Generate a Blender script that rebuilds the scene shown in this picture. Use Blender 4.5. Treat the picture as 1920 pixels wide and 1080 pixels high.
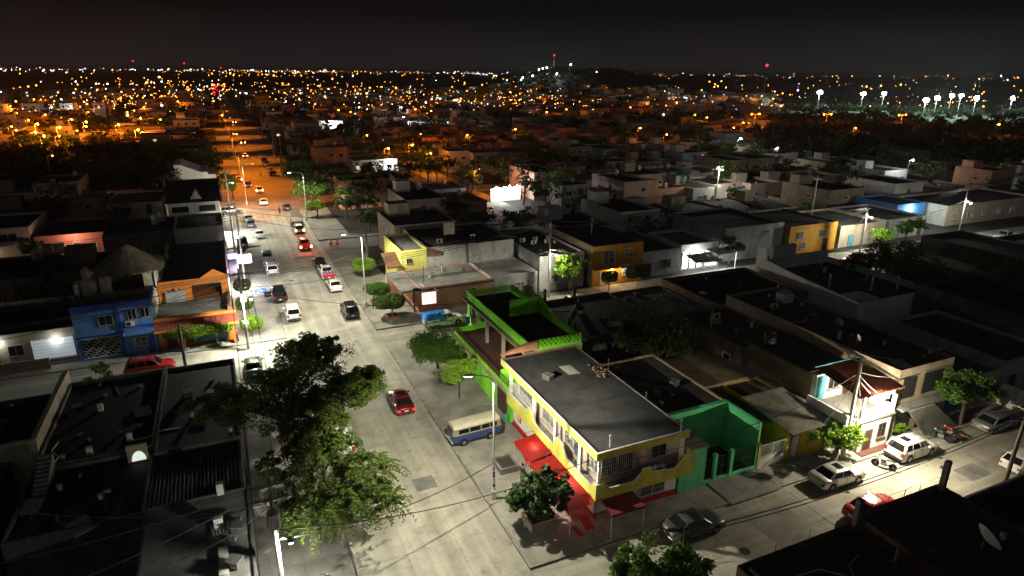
import bpy, math, random
import numpy as np
from mathutils import Vector, Matrix

scene = bpy.context.scene
for o in list(bpy.data.objects):
    bpy.data.objects.remove(o)
COL = scene.collection
PI = math.pi

# ------------------------------------------------------------------ camera
CAM_H = 30.0
HEAD, PITCH, ROLL = math.radians(24.3), math.atan(405 / 1200), math.radians(0.5)
fw = Vector((math.sin(HEAD) * math.cos(PITCH), math.cos(HEAD) * math.cos(PITCH), -math.sin(PITCH)))
r0 = Vector((math.cos(HEAD), -math.sin(HEAD), 0))
u0 = r0.cross(fw)
rt = r0 * math.cos(ROLL) + u0 * math.sin(ROLL)
up = -r0 * math.sin(ROLL) + u0 * math.cos(ROLL)
cam_data = bpy.data.cameras.new('camera')
cam_data.sensor_width = 36
cam_data.lens = 22.5
cam_data.clip_start = 0.5
cam_data.clip_end = 40000
cam = bpy.data.objects.new('camera', cam_data)
COL.objects.link(cam)
mw = Matrix((rt, up, -fw)).transposed().to_4x4()
mw.translation = (0, 0, CAM_H)
cam.matrix_world = mw
scene.camera = cam

# ------------------------------------------------------------------ world, added fill light, exposure
world = bpy.data.worlds.new('World')
scene.world = world
world.use_nodes = True
wn, wl = world.node_tree.nodes, world.node_tree.links
wn.clear()
sky = wn.new('ShaderNodeTexSky')
sky.sky_type = 'NISHITA'
sky.sun_disc = False
sky.sun_elevation = math.radians(-4)
sky.sun_rotation = math.radians(200)
bg = wn.new('ShaderNodeBackground')
bg.inputs[1].default_value = 0.05
wl.new(sky.outputs[0], bg.inputs[0])
tc = wn.new('ShaderNodeTexCoord')
sep = wn.new('ShaderNodeSeparateXYZ')
wl.new(tc.outputs['Generated'], sep.inputs[0])
ramp = wn.new('ShaderNodeValToRGB')          # light pollution over the city, the same all the way round
e = ramp.color_ramp.elements
e[0].position = 0.0; e[0].color = (0.0060, 0.0057, 0.0059, 1)
e[1].position = 0.32; e[1].color = (0.0006, 0.0006, 0.0007, 1)
m_ = ramp.color_ramp.elements.new(0.08); m_.color = (0.0015, 0.0015, 0.0016, 1)
wl.new(sep.outputs[2], ramp.inputs[0])
bg2 = wn.new('ShaderNodeBackground')
wl.new(ramp.outputs[0], bg2.inputs[0])
add = wn.new('ShaderNodeAddShader')
wl.new(bg.outputs[0], add.inputs[0]); wl.new(bg2.outputs[0], add.inputs[1])
wout = wn.new('ShaderNodeOutputWorld')
wl.new(add.outputs[0], wout.inputs[0])

sun_d = bpy.data.lights.new('fill_light', 'SUN')  # soft low fill added to lift west and south walls, no visible source
sun_d.energy = 0.026
sun_d.angle = math.radians(60)
sun_d.color = (0.9, 0.95, 1.0)
sun = bpy.data.objects.new('fill_light', sun_d)
sun.rotation_euler = (math.radians(58), 0, math.radians(-38))
COL.objects.link(sun)

scene.view_settings.view_transform = 'Standard'
scene.view_settings.look = 'None'
scene.view_settings.exposure = 1.2
scene.view_settings.gamma = 1.0
scene.view_settings.use_curve_mapping = False
scene.render.engine = 'CYCLES'
scene.cycles.max_bounces = 5
scene.cycles.diffuse_bounces = 3
scene.cycles.use_denoising = True
scene.cycles.use_light_tree = True
scene.cycles.sample_clamp_indirect = 4.0

# ------------------------------------------------------------------ materials
MATS = {}

def M(name, col, rough=0.85, var=0.3, scale=0.6, fine=9.0, bump=0.15, metal=0.0, spec=0.3, dirt=None, amt=0.45):
    """weathered surface: large stains + fine grain over a base colour"""
    if name in MATS: return MATS[name]
    m = bpy.data.materials.new(name); m.use_nodes = True
    n, l = m.node_tree.nodes, m.node_tree.links
    p = n['Principled BSDF']
    p.inputs['Roughness'].default_value = rough
    p.inputs['Metallic'].default_value = metal
    p.inputs['Specular IOR Level'].default_value = spec
    geo = n.new('ShaderNodeNewGeometry')
    n1 = n.new('ShaderNodeTexNoise'); n1.inputs['Scale'].default_value = scale; n1.inputs['Detail'].default_value = 6; n1.inputs['Roughness'].default_value = .65
    n2 = n.new('ShaderNodeTexNoise'); n2.inputs['Scale'].default_value = fine; n2.inputs['Detail'].default_value = 4
    l.new(geo.outputs['Position'], n1.inputs['Vector']); l.new(geo.outputs['Position'], n2.inputs['Vector'])
    rp = n.new('ShaderNodeMapRange'); rp.inputs[1].default_value = .32; rp.inputs[2].default_value = .68
    rp.inputs[3].default_value = 1 - var; rp.inputs[4].default_value = 1 + var * .6
    l.new(n1.outputs[0], rp.inputs[0])
    rp2 = n.new('ShaderNodeMapRange'); rp2.inputs[1].default_value = .3; rp2.inputs[2].default_value = .7
    rp2.inputs[3].default_value = 1 - var * .5; rp2.inputs[4].default_value = 1 + var * .4
    l.new(n2.outputs[0], rp2.inputs[0])
    mu = n.new('ShaderNodeMath'); mu.operation = 'MULTIPLY'
    l.new(rp.outputs[0], mu.inputs[0]); l.new(rp2.outputs[0], mu.inputs[1])
    vm = n.new('ShaderNodeVectorMath'); vm.operation = 'SCALE'
    vm.inputs[0].default_value = col[:3]
    l.new(mu.outputs[0], vm.inputs['Scale'])
    src = vm.outputs[0]
    if dirt:
        n3 = n.new('ShaderNodeTexNoise'); n3.inputs['Scale'].default_value = scale * 1.7; n3.inputs['Detail'].default_value = 8; n3.inputs['Roughness'].default_value = .72
        mp = n.new('ShaderNodeMapping'); mp.inputs['Scale'].default_value = (1, 1, .35); mp.inputs['Location'].default_value = (31, 7, 3)
        l.new(geo.outputs['Position'], mp.inputs[0]); l.new(mp.outputs[0], n3.inputs['Vector'])
        r3 = n.new('ShaderNodeMapRange'); r3.inputs[1].default_value = .5; r3.inputs[2].default_value = .72; r3.inputs[4].default_value = amt * 1.6
        l.new(n3.outputs[0], r3.inputs[0])
        mx = n.new('ShaderNodeMix'); mx.data_type = 'RGBA'
        l.new(r3.outputs[0], mx.inputs[0]); l.new(src, mx.inputs[6]); mx.inputs[7].default_value = (*dirt, 1)
        src = mx.outputs[2]
    l.new(src, p.inputs['Base Color'])
    if bump:
        b = n.new('ShaderNodeBump'); b.inputs['Strength'].default_value = bump; b.inputs['Distance'].default_value = .03
        l.new(n2.outputs[0], b.inputs['Height']); l.new(b.outputs[0], p.inputs['Normal'])
    MATS[name] = m
    return m

def PAINT(name, col, rough=.25, metal=0.0):
    if name in MATS: return MATS[name]
    m = M(name, col, rough=rough, var=.12, scale=2.2, fine=22, bump=0, metal=metal, spec=.5, dirt=(.14, .12, .1), amt=.14)
    m.node_tree.nodes['Principled BSDF'].inputs['Coat Weight'].default_value = .6
    return m

def EMIT(name, col, strength, sample=True):
    if name in MATS: return MATS[name]
    m = bpy.data.materials.new(name); m.use_nodes = True
    p = m.node_tree.nodes['Principled BSDF']
    p.inputs['Base Color'].default_value = (*col, 1)
    p.inputs['Emission Color'].default_value = (*col, 1)
    p.inputs['Emission Strength'].default_value = strength
    if not sample: m.cycles.emission_sampling = 'NONE'
    MATS[name] = m
    return m

def LEAF(name, c1, c2, trans=.25):
    m = bpy.data.materials.new(name); m.use_nodes = True
    n, l = m.node_tree.nodes, m.node_tree.links
    p = n['Principled BSDF']; p.inputs['Roughness'].default_value = .6; p.inputs['Specular IOR Level'].default_value = .25
    geo = n.new('ShaderNodeNewGeometry')
    mx = n.new('ShaderNodeMix'); mx.data_type = 'RGBA'
    mx.inputs[6].default_value = (*c1, 1); mx.inputs[7].default_value = (*c2, 1)
    l.new(geo.outputs['Random Per Island'], mx.inputs[0])
    l.new(mx.outputs[2], p.inputs['Base Color'])
    tr = n.new('ShaderNodeBsdfTranslucent'); l.new(mx.outputs[2], tr.inputs[0])
    ms = n.new('ShaderNodeMixShader'); ms.inputs[0].default_value = trans
    l.new(p.outputs[0], ms.inputs[1]); l.new(tr.outputs[0], ms.inputs[2])
    l.new(ms.outputs[0], n['Material Output'].inputs[0])
    MATS[name] = m
    return m

def GLASS(name, col=(.012, .014, .016), rough=.06):
    m = bpy.data.materials.new(name); m.use_nodes = True
    p = m.node_tree.nodes['Principled BSDF']
    p.inputs['Base Color'].default_value = (*col, 1); p.inputs['Roughness'].default_value = rough
    p.inputs['Specular IOR Level'].default_value = .6
    MATS[name] = m
    return m

def SLAB(name, col):
    """concrete slabs: each object a slightly different tone, tyre-polished and stained"""
    m = M(name, col, rough=.9, var=.2, scale=.35, fine=6, bump=.12, dirt=(.10, .09, .07), amt=.28)
    n, l = m.node_tree.nodes, m.node_tree.links
    p = n['Principled BSDF']
    src = p.inputs['Base Color'].links[0].from_socket
    oi = n.new('ShaderNodeObjectInfo')
    r = n.new('ShaderNodeMapRange'); r.inputs[3].default_value = .95; r.inputs[4].default_value = 1.04
    l.new(oi.outputs['Random'], r.inputs[0])
    geo = n.new('ShaderNodeNewGeometry')
    mp = n.new('ShaderNodeMapping'); mp.inputs['Scale'].default_value = {'road_slab': (1.1, .035, 1), 'road_slab_cross': (.035, 1.1, 1)}.get(name, (.5, .5, 1))
    tn = n.new('ShaderNodeTexNoise'); tn.inputs['Scale'].default_value = 1.0; tn.inputs['Detail'].default_value = 5
    l.new(geo.outputs['Position'], mp.inputs[0]); l.new(mp.outputs[0], tn.inputs['Vector'])
    t1 = n.new('ShaderNodeMapRange'); t1.inputs[1].default_value = .38; t1.inputs[2].default_value = .64; t1.inputs[3].default_value = .76; t1.inputs[4].default_value = 1.08
    l.new(tn.outputs[0], t1.inputs[0])
    on = n.new('ShaderNodeTexNoise'); on.inputs['Scale'].default_value = .9; on.inputs['Detail'].default_value = 7; on.inputs['Roughness'].default_value = .75
    l.new(geo.outputs['Position'], on.inputs['Vector'])
    t2 = n.new('ShaderNodeMapRange'); t2.inputs[1].default_value = .60; t2.inputs[2].default_value = .70; t2.inputs[3].default_value = 1.0; t2.inputs[4].default_value = .66
    l.new(on.outputs[0], t2.inputs[0])
    vo = n.new('ShaderNodeTexVoronoi'); vo.inputs['Scale'].default_value = .55; vo.inputs['Randomness'].default_value = 1
    l.new(geo.outputs['Position'], vo.inputs['Vector'])
    t3 = n.new('ShaderNodeMapRange'); t3.inputs[1].default_value = .05; t3.inputs[2].default_value = .12; t3.inputs[3].default_value = .72; t3.inputs[4].default_value = 1.0
    l.new(vo.outputs[0], t3.inputs[0])
    prod = r.outputs[0]
    for t_ in (t1, t2, t3):
        q = n.new('ShaderNodeMath'); q.operation = 'MULTIPLY'; l.new(prod, q.inputs[0]); l.new(t_.outputs[0], q.inputs[1]); prod = q.outputs[0]
    v = n.new('ShaderNodeVectorMath'); v.operation = 'SCALE'
    l.new(src, v.inputs[0]); l.new(prod, v.inputs['Scale'])
    l.new(v.outputs[0], p.inputs['Base Color'])
    return m

DK = (.05, .045, .04)
M('earth', (.045, .04, .033), var=.5, scale=.05, bump=.3)
M('joint', (.15, .14, .115))
SLAB('road_slab', (.40, .375, .31))
SLAB('road_slab_cross', (.40, .375, .31))
SLAB('walk_slab', (.30, .285, .25))
M('road_far', (.26, .245, .21), var=.25, scale=.2, dirt=(.1, .09, .07), amt=.4)
M('kerb', (.27, .25, .21), dirt=(.12, .1, .07))
M('kerb_yellow', (.42, .33, .08), var=.4, dirt=(.2, .18, .14), amt=.5)
M('concrete', (.22, .215, .20), dirt=DK, amt=.6)
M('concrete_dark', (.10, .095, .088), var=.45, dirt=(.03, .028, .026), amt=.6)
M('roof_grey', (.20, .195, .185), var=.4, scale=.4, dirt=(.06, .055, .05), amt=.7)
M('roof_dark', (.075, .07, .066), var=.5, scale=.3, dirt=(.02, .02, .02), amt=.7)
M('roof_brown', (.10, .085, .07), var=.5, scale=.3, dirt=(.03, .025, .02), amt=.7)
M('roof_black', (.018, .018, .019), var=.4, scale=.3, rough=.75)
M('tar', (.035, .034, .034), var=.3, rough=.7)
M('white_wall', (.62, .60, .56), var=.15, dirt=(.22, .2, .17), amt=.4)
M('white_clean', (.74, .72, .68), var=.08, dirt=(.4, .38, .33), amt=.25)
M('cream_wall', (.52, .44, .33), var=.18, dirt=(.2, .16, .11), amt=.5)
M('grey_wall', (.40, .40, .385), var=.2, dirt=(.12, .115, .1), amt=.55)
M('pink_wall', (.56, .42, .36), var=.15, dirt=(.25, .18, .15), amt=.4)
M('coral_wall', (.55, .17, .12), var=.18, dirt=(.2, .08, .06), amt=.4)
M('salmon_wall', (.50, .235, .14), var=.15, dirt=(.2, .11, .08), amt=.4)
M('orange_wall', (.62, .20, .035), var=.15, dirt=(.28, .10, .03), amt=.35)
M('ochre_wall', (.60, .30, .035), var=.15, dirt=(.25, .13, .03), amt=.35)
M('yellow_paint', (.62, .57, .10), var=.18, dirt=(.36, .29, .10), amt=.6)
M('yellow_wall', (.66, .53, .03), var=.12, dirt=(.32, .26, .05), amt=.4)
M('lime_yellow', (.55, .53, .14), var=.14, dirt=(.25, .23, .1), amt=.35)
M('lime_green', (.25, .74, .035), var=.2, dirt=(.10, .28, .04), amt=.6)
M('mint_green', (.13, .62, .28), var=.2, dirt=(.10, .32, .16), amt=.6)
M('blue_wall', (.09, .23, .55), var=.15, dirt=(.05, .11, .26), amt=.4)
M('blue_dark', (.03, .065, .35), var=.15, dirt=(.02, .04, .15), amt=.4)
M('teal_wall', (.09, .34, .38), var=.15, dirt=DK, amt=.3)
M('brown_wall', (.20, .15, .10), var=.35, dirt=(.07, .05, .035), amt=.6)
M('beige_wall', (.36, .29, .20), var=.25, dirt=(.12, .095, .07), amt=.5)
M('brick_wall', (.19, .10, .065), var=.35, fine=14, dirt=(.06, .04, .03), amt=.5)
M('red_paint', (.45, .025, .025), var=.15, dirt=(.2, .03, .03), amt=.35)
M('red_canvas', (.42, .016, .014), rough=.7, var=.12, scale=1.2, dirt=(.3, .03, .025), amt=.35)
M('maroon_canvas', (.14, .014, .018), rough=.75, var=.2, dirt=(.1, .02, .02), amt=.4)
M('tile_floor', (.12, .05, .04), var=.25, dirt=DK, amt=.3)
M('tile_red', (.26, .055, .03), var=.3, scale=2, dirt=(.10, .04, .03), amt=.5)
M('tile_brown', (.15, .075, .045), var=.3, scale=2, dirt=(.06, .04, .03), amt=.5)
M('sheet_metal', (.42, .40, .34), rough=.55, var=.25, metal=.2, dirt=(.22, .13, .07), amt=.45)
M('steel', (.32, .32, .31), rough=.45, var=.15, metal=.7)
M('galvanised', (.50, .51, .50), rough=.5, var=.12, metal=.3)
M('dark_metal', (.05, .05, .052), rough=.5, var=.2, metal=.4)
M('white_metal', (.70, .69, .66), rough=.5, var=.1, dirt=(.35, .25, .16), amt=.3)
M('green_metal', (.05, .33, .16), rough=.5, var=.1)
M('brown_metal', (.07, .035, .025), rough=.6, var=.2)
M('pole_concrete', (.42, .40, .36), var=.2, dirt=(.2, .18, .15), amt=.4)
M('pole_wood', (.13, .10, .07), var=.4, scale=2, fine=20)
M('tank_beige', (.42, .34, .27), rough=.6, var=.1, dirt=(.2, .15, .1), amt=.4)
M('tank_black', (.03, .03, .03), rough=.5, var=.1)
M('plastic_white', (.62, .62, .58), rough=.5, var=.08, dirt=(.3, .28, .22), amt=.35)
M('thatch', (.22, .18, .13), rough=.95, var=.5, scale=1.5, fine=30, bump=.8, dirt=(.07, .055, .04), amt=.6)
M('tarp_blue', (.012, .17, .62), rough=.45, var=.2, scale=2.5, bump=.3)
M('tarp_grey', (.33, .34, .33), rough=.7, var=.3, scale=1.5, bump=.3)
M('bark', (.09, .07, .05), var=.4, scale=3, fine=25, bump=.6)
M('bark_pale', (.30, .26, .2), var=.3, scale=3, fine=25, bump=.5)
M('rubber', (.018, .018, .018), rough=.85, var=.2)
M('rim', (.35, .35, .36), rough=.35, metal=.8, var=.1)
M('trim', (.02, .02, .021), rough=.55, var=.1)
M('chrome', (.6, .6, .6), rough=.2, metal=1, var=.05)
M('cable', (.04, .04, .04), rough=.6, var=.1)
M('cable_pale', (.25, .25, .24), rough=.6, var=.1)
M('insulator', (.35, .33, .3), rough=.3, var=.1)
M('skin', (.28, .16, .1), rough=.6, var=.05)
M('hair', (.012, .01, .009), rough=.7, var=.1)
M('cardboard', (.33, .24, .14), var=.2)
M('rubble', (.30, .17, .10), var=.5, scale=2, dirt=(.15, .12, .09))
M('orange_plastic', (.75, .12, .02), rough=.5, var=.1)
M('blue_paint', (.03, .12, .42), rough=.6, var=.2)
M('purple_paint', (.12, .06, .3), rough=.6, var=.2)
M('hill_earth', (.03, .032, .02), var=.5, scale=.03)
GLASS('pane'); GLASS('car_glass', (.008, .009, .01), .04)
GLASS('dark_inside', (.006, .006, .006), .8)
EMIT('pane_lit', (1.0, .72, .38), .7)
EMIT('pane_cool', (.8, .93, 1.0), 2.2)
EMIT('tube', (.92, 1.0, .96), 7)
EMIT('led', (.95, 1.0, .93), 60)
EMIT('bulb_warm', (1.0, .7, .35), 12)
EMIT('sodium', (1.0, .30, .025), 22)
EMIT('sodium_far', (1.0, .27, .02), 7, False)
EMIT('amber_far', (1.0, .38, .06), 4.5, False)
EMIT('white_far', (.88, .95, 1.0), 7, False)
EMIT('warm_far', (1.0, .75, .45), 4, False)
EMIT('red_far', (1.0, .01, .015), 6, False)
EMIT('green_far', (.05, 1.0, .25), 8, False)
EMIT('violet_far', (.45, .25, 1.0), 14, False)
EMIT('stadium', (.86, .97, 1.0), 30, False)
EMIT('tail_on', (1.0, .05, .015), 14)
EMIT('brake_on', (1.0, .16, .05), 45)
EMIT('head_on', (1.0, .95, .85), 30)
EMIT('sign_white', (.93, .86, 1.0), 6)
EMIT('sign_violet', (.35, .2, 1.0), 2.5)
EMIT('shop_glow', (.95, 1.0, 1.0), 3.2)
PAINT('lamp_red', (.30, .01, .012)); PAINT('lamp_clear', (.5, .5, .5), .1)
LEAF('leaf_dark', (.030, .055, .010), (.062, .085, .022))
LEAF('leaf_olive', (.045, .075, .011), (.105, .145, .024), .34)
LEAF('leaf_lime', (.11, .21, .012), (.21, .33, .028), .3)
LEAF('leaf_mid', (.05, .115, .014), (.10, .19, .028), .3)
LEAF('leaf_glossy', (.022, .05, .012), (.055, .10, .022), .12)
LEAF('leaf_night', (.018, .026, .012), (.032, .042, .018))

def mt(x): return MATS[x] if isinstance(x, str) else x

# ------------------------------------------------------------------ mesh building
def wloc(o):
    v = Vector((0, 0, 0))
    while o is not None:
        v += o.location; o = o.parent
    return v

class MB:
    def __init__(s): s.v, s.f, s.m = [], [], []; s.cur = 0
    def add(s, vs, fs):
        b = len(s.v); s.v += [tuple(p) for p in vs]
        for f in fs: s.f.append([b + i for i in f]); s.m.append(s.cur)
        return s
    def box(s, x0, x1, y0, y1, z0, z1):
        return s.add([(x0, y0, z0), (x1, y0, z0), (x1, y1, z0), (x0, y1, z0), (x0, y0, z1), (x1, y0, z1), (x1, y1, z1), (x0, y1, z1)],
                     [(0, 3, 2, 1), (4, 5, 6, 7), (0, 1, 5, 4), (1, 2, 6, 5), (2, 3, 7, 6), (3, 0, 4, 7)])
    def quad(s, a, b, c, d): return s.add([a, b, c, d], [(0, 1, 2, 3)])
    def ring(s, x0, x1, y0, y1, t, z0, z1):
        """four walls round a rectangle, thickness t inwards"""
        o = [(x0, y0), (x1, y0), (x1, y1), (x0, y1)]; i = [(x0 + t, y0 + t), (x1 - t, y0 + t), (x1 - t, y1 - t), (x0 + t, y1 - t)]
        vs = [(x, y, z) for z in (z0, z1) for x, y in o] + [(x, y, z) for z in (z0, z1) for x, y in i]
        fs = []
        for k in range(4):
            j = (k + 1) % 4
            fs += [(k, j, 4 + j, 4 + k), (8 + j, 8 + k, 12 + k, 12 + j), (4 + k, 4 + j, 12 + j, 12 + k), (j, k, 8 + k, 8 + j)]
        return s.add(vs, fs)
    def prism(s, pts, axis, a, b):
        """extrude a 2D polygon along an axis from a to b; pts are in the other two axes in order"""
        def mk(p, t):
            if axis == 'x': return (t, p[0], p[1])
            if axis == 'y': return (p[0], t, p[1])
            return (p[0], p[1], t)
        n = len(pts)
        vs = [mk(p, a) for p in pts] + [mk(p, b) for p in pts]
        fs = [tuple(range(n))[::-1], tuple(range(n, 2 * n))] + [(i, (i + 1) % n, n + (i + 1) % n, n + i) for i in range(n)]
        return s.add(vs, fs)
    def strip(s, top, bot, axis, a, b):
        """wall whose upper outline is a list of points, built as quads (safe for wavy outlines)"""
        def mk(p, t): return (t, p[0], p[1]) if axis == 'x' else (p[0], t, p[1])
        n = len(top)
        vs = [mk(p, a) for p in top] + [mk(p, a) for p in bot] + [mk(p, b) for p in top] + [mk(p, b) for p in bot]
        fs = []
        for i in range(n - 1):
            fs += [(i, i + 1, n + i + 1, n + i), (2 * n + i + 1, 2 * n + i, 3 * n + i, 3 * n + i + 1), (i + 1, i, 2 * n + i, 2 * n + i + 1), (n + i, n + i + 1, 3 * n + i + 1, 3 * n + i)]
        fs += [(0, n, 3 * n, 2 * n), (n - 1, 3 * n - 1, 4 * n - 1, 2 * n - 1)]
        return s.add(vs, fs)
    def tube(s, pts, r, n=6, r1=None, cap=True):
        pts = [Vector(p) for p in pts]; k = len(pts); vs = []
        for i, p in enumerate(pts):
            d = (pts[min(i + 1, k - 1)] - pts[max(i - 1, 0)])
            if d.length < 1e-9: d = Vector((0, 0, 1))
            d.normalize()
            a = d.cross(Vector((0, 0, 1)) if abs(d.z) < .9 else Vector((1, 0, 0))).normalized(); b = d.cross(a)
            rr = r if r1 is None else r + (r1 - r) * i / max(1, k - 1)
            vs += [p + (a * math.cos(2 * PI * j / n) + b * math.sin(2 * PI * j / n)) * rr for j in range(n)]
        fs = [(i * n + j, i * n + (j + 1) % n, (i + 1) * n + (j + 1) % n, (i + 1) * n + j) for i in range(k - 1) for j in range(n)]
        if cap: fs += [tuple(range(n))[::-1], tuple((k - 1) * n + j for j in range(n))]
        return s.add(vs, fs)
    def lathe(s, prof, c=(0, 0, 0), n=12, axis='z'):
        vs = []
        for r, z in prof:
            for j in range(n):
                a = 2 * PI * j / n
                q = (r * math.cos(a), r * math.sin(a), z)
                if axis == 'y': q = (q[0], q[2], q[1])
                if axis == 'x': q = (q[2], q[0], q[1])
                vs.append((c[0] + q[0], c[1] + q[1], c[2] + q[2]))
        k = len(prof)
        fs = [(i * n + j, i * n + (j + 1) % n, (i + 1) * n + (j + 1) % n, (i + 1) * n + j) for i in range(k - 1) for j in range(n)]
        fs += [tuple(range(n))[::-1], tuple((k - 1) * n + j for j in range(n))]
        return s.add(vs, fs)
    def ball(s, c, r, n=8, sz=1.0):
        return s.lathe([(max(.02 * r, r * math.sin(PI * i / n)), -r * sz * math.cos(PI * i / n)) for i in range(n + 1)], c, n)
    def build(s, name, mat, parent=None, local=False, smooth=False, bevel=0):
        me = bpy.data.meshes.new(name)
        off = (0, 0, 0) if (local or parent is None) else wloc(parent)
        me.from_pydata([(a - off[0], b - off[1], c - off[2]) for a, b, c in s.v], [], s.f)
        mats = mat if isinstance(mat, (list, tuple)) else [mat]
        for m in mats: me.materials.append(mt(m))
        if len(mats) > 1: me.polygons.foreach_set('material_index', s.m)
        if smooth:
            me.shade_smooth(); me.set_sharp_from_angle(angle=math.radians(38 if smooth is True else smooth))
        me.update()
        o = bpy.data.objects.new(name, me); COL.objects.link(o)
        if parent is not None: o.parent = parent
        if bevel:
            b = o.modifiers.new('bevel', 'BEVEL'); b.width = bevel; b.segments = 1
        return o

def quadmesh(name, V, Q, mat, parent=None, local=True):
    """fast mesh of quads from numpy arrays"""
    V = np.asarray(V, np.float32); Q = np.asarray(Q, np.int32)
    if parent is not None and not local: V = V - np.array(wloc(parent), np.float32)
    me = bpy.data.meshes.new(name)
    me.vertices.add(len(V)); me.vertices.foreach_set('co', V.ravel())
    me.loops.add(Q.size); me.loops.foreach_set('vertex_index', Q.ravel())
    me.polygons.add(len(Q)); me.polygons.foreach_set('loop_start', np.arange(0, Q.size, 4, dtype=np.int32))
    me.polygons.foreach_set('loop_total', np.full(len(Q), 4, np.int32))
    me.materials.append(mt(mat)); me.update(); me.validate()
    o = bpy.data.objects.new(name, me); COL.objects.link(o)
    if parent is not None: o.parent = parent
    return o

def thing(name, label, cat, loc=(0, 0, 0), rz=0.0, group=None):
    o = bpy.data.objects.new(name, None); o.empty_display_size = .3
    COL.objects.link(o); o.location = loc; o.rotation_euler = (0, 0, rz)
    o['label'] = label; o['category'] = cat
    if group: o['group'] = group
    return o

def tag(o, label, cat, group=None):
    o['label'] = label; o['category'] = cat
    if group: o['group'] = group
    return o

def kind(o, k): o['kind'] = k; return o

def copy_tree(o, parent=None):
    c = o.copy(); COL.objects.link(c); c.parent = parent
    for ch in o.children: copy_tree(ch, c)
    return c

def light(name, typ, loc, power, col, parent=None, radius=.15, aim=None, cone=150, blend=.6):
    d = bpy.data.lights.new(name, typ); d.energy = power; d.color = col; d.shadow_soft_size = radius
    o = bpy.data.objects.new(name, d); COL.objects.link(o)
    off = wloc(parent) if parent is not None else Vector((0, 0, 0))
    o.location = Vector(loc) - off
    if typ == 'SPOT':
        d.spot_size = math.radians(cone); d.spot_blend = blend
        v = Vector(aim) - Vector(loc) if aim is not None else Vector((0, 0, -1))
        o.rotation_euler = v.to_track_quat('-Z', 'Y').to_euler()
    if parent is not None: o.parent = parent
    return o

def street_optic(d, lo=.36, p=2.0):
    """street lantern optic: throws more light sideways than straight down"""
    d.use_nodes = True
    n, l = d.node_tree.nodes, d.node_tree.links
    em = n['Emission']; tcn = n.new('ShaderNodeTexCoord'); sp = n.new('ShaderNodeSeparateXYZ')
    l.new(tcn.outputs['Normal'], sp.inputs[0])
    ab = n.new('ShaderNodeMath'); ab.operation = 'ABSOLUTE'; l.new(sp.outputs[2], ab.inputs[0])
    mx = n.new('ShaderNodeMath'); mx.operation = 'MAXIMUM'; l.new(ab.outputs[0], mx.inputs[0]); mx.inputs[1].default_value = lo
    pw = n.new('ShaderNodeMath'); pw.operation = 'POWER'; l.new(mx.outputs[0], pw.inputs[0]); pw.inputs[1].default_value = -p
    l.new(pw.outputs[0], em.inputs['Strength'])

WHITE = (1.0, .955, .74); COOL = (.99, .99, .83); SOD = (1.0, .24, .008)

# ================================================================== THE SETTING
rs = random.Random(11)
def sheet(name, x0, x1, y0, y1, z, mat):
    return kind(MB().quad((x0, y0, z), (x1, y0, z), (x1, y1, z), (x0, y1, z)).build(name, mat), 'structure')

G = 15000
sheet('ground', -G, G, -50, G, -.09, 'earth')

SLAB_ME = {}
def slabs(base, x0, x1, y0, y1, nx, ny, top, mat, name='slab', gap=.012):
    """cast concrete bays, each its own piece with a recessed joint round it"""
    w, d = (x1 - x0) / nx, (y1 - y0) / ny
    key = (round(w, 3), round(d, 3), mat)
    if key not in SLAB_ME:
        g, t = gap / 2, .045
        a, b = w / 2 - g, d / 2 - g
        c = .012
        mb = MB()
        vs = [(-a, -b, -t), (a, -b, -t), (a, b, -t), (-a, b, -t), (-a, -b, -c), (a, -b, -c), (a, b, -c), (-a, b, -c), (-a + c, -b + c, 0), (a - c, -b + c, 0), (a - c, b - c, 0), (-a + c, b - c, 0)]
        fs = [(0, 1, 5, 4), (1, 2, 6, 5), (2, 3, 7, 6), (3, 0, 4, 7), (4, 5, 9, 8), (5, 6, 10, 9), (6, 7, 11, 10), (7, 4, 8, 11), (8, 9, 10, 11)]
        mb.add(vs, fs)
        o = mb.build(name, mat); SLAB_ME[key] = o.data; bpy.data.objects.remove(o)
    me = SLAB_ME[key]
    bl = base.location
    for i in range(nx):
        for j in range(ny):
            o = bpy.data.objects.new(name, me); COL.objects.link(o); o.parent = base
            o.location = (x0 + (i + .5) * w - bl[0], y0 + (j + .5) * d - bl[1], top - rs.random() * .007)
            o.rotation_euler = (rs.uniform(-1, 1) * .0012, rs.uniform(-1, 1) * .0012, 0)

AX0, AX1 = 4.5, 14.7                  # avenue kerbs
BX0, BX1 = -1.0, 20.8                 # avenue building lines
av = sheet('avenue', AX0, AX1, 15, 150, -.04, 'joint')
slabs(av, AX0, AX1, 16, 150, 3, 30, 0, 'road_slab')
sheet('avenue_far', AX0, AX1, 150, 1500, -.005, 'road_far')
st1 = sheet('side_street', AX1, 140, 21.4, 29.4, -.044, 'joint')
slabs(st1, AX1 + .02, 74.7, 21.4, 29.4, 14, 2, 0, 'road_slab_cross')
sheet('side_street_far', 74.72, 140, 21.4, 29.4, -.006, 'road_far')
st2 = sheet('cross_street', AX1, 180, 66.0, 72.6, -.048, 'joint')
slabs(st2, AX1 + .02, 74.7, 66.0, 72.6, 14, 2, 0, 'road_slab_cross')
sheet('cross_street_far', 74.72, 180, 66.0, 72.6, -.007, 'road_far')
st2l = sheet('cross_street_west', -80, AX0, 65.4, 74.2, -.052, 'joint')
slabs(st2l, -31.5, AX0 - .02, 65.4, 74.2, 8, 2, 0, 'road_slab_cross')
sheet('cross_street_west_far', -80, -31.52, 65.4, 74.2, -.008, 'road_far')
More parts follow.
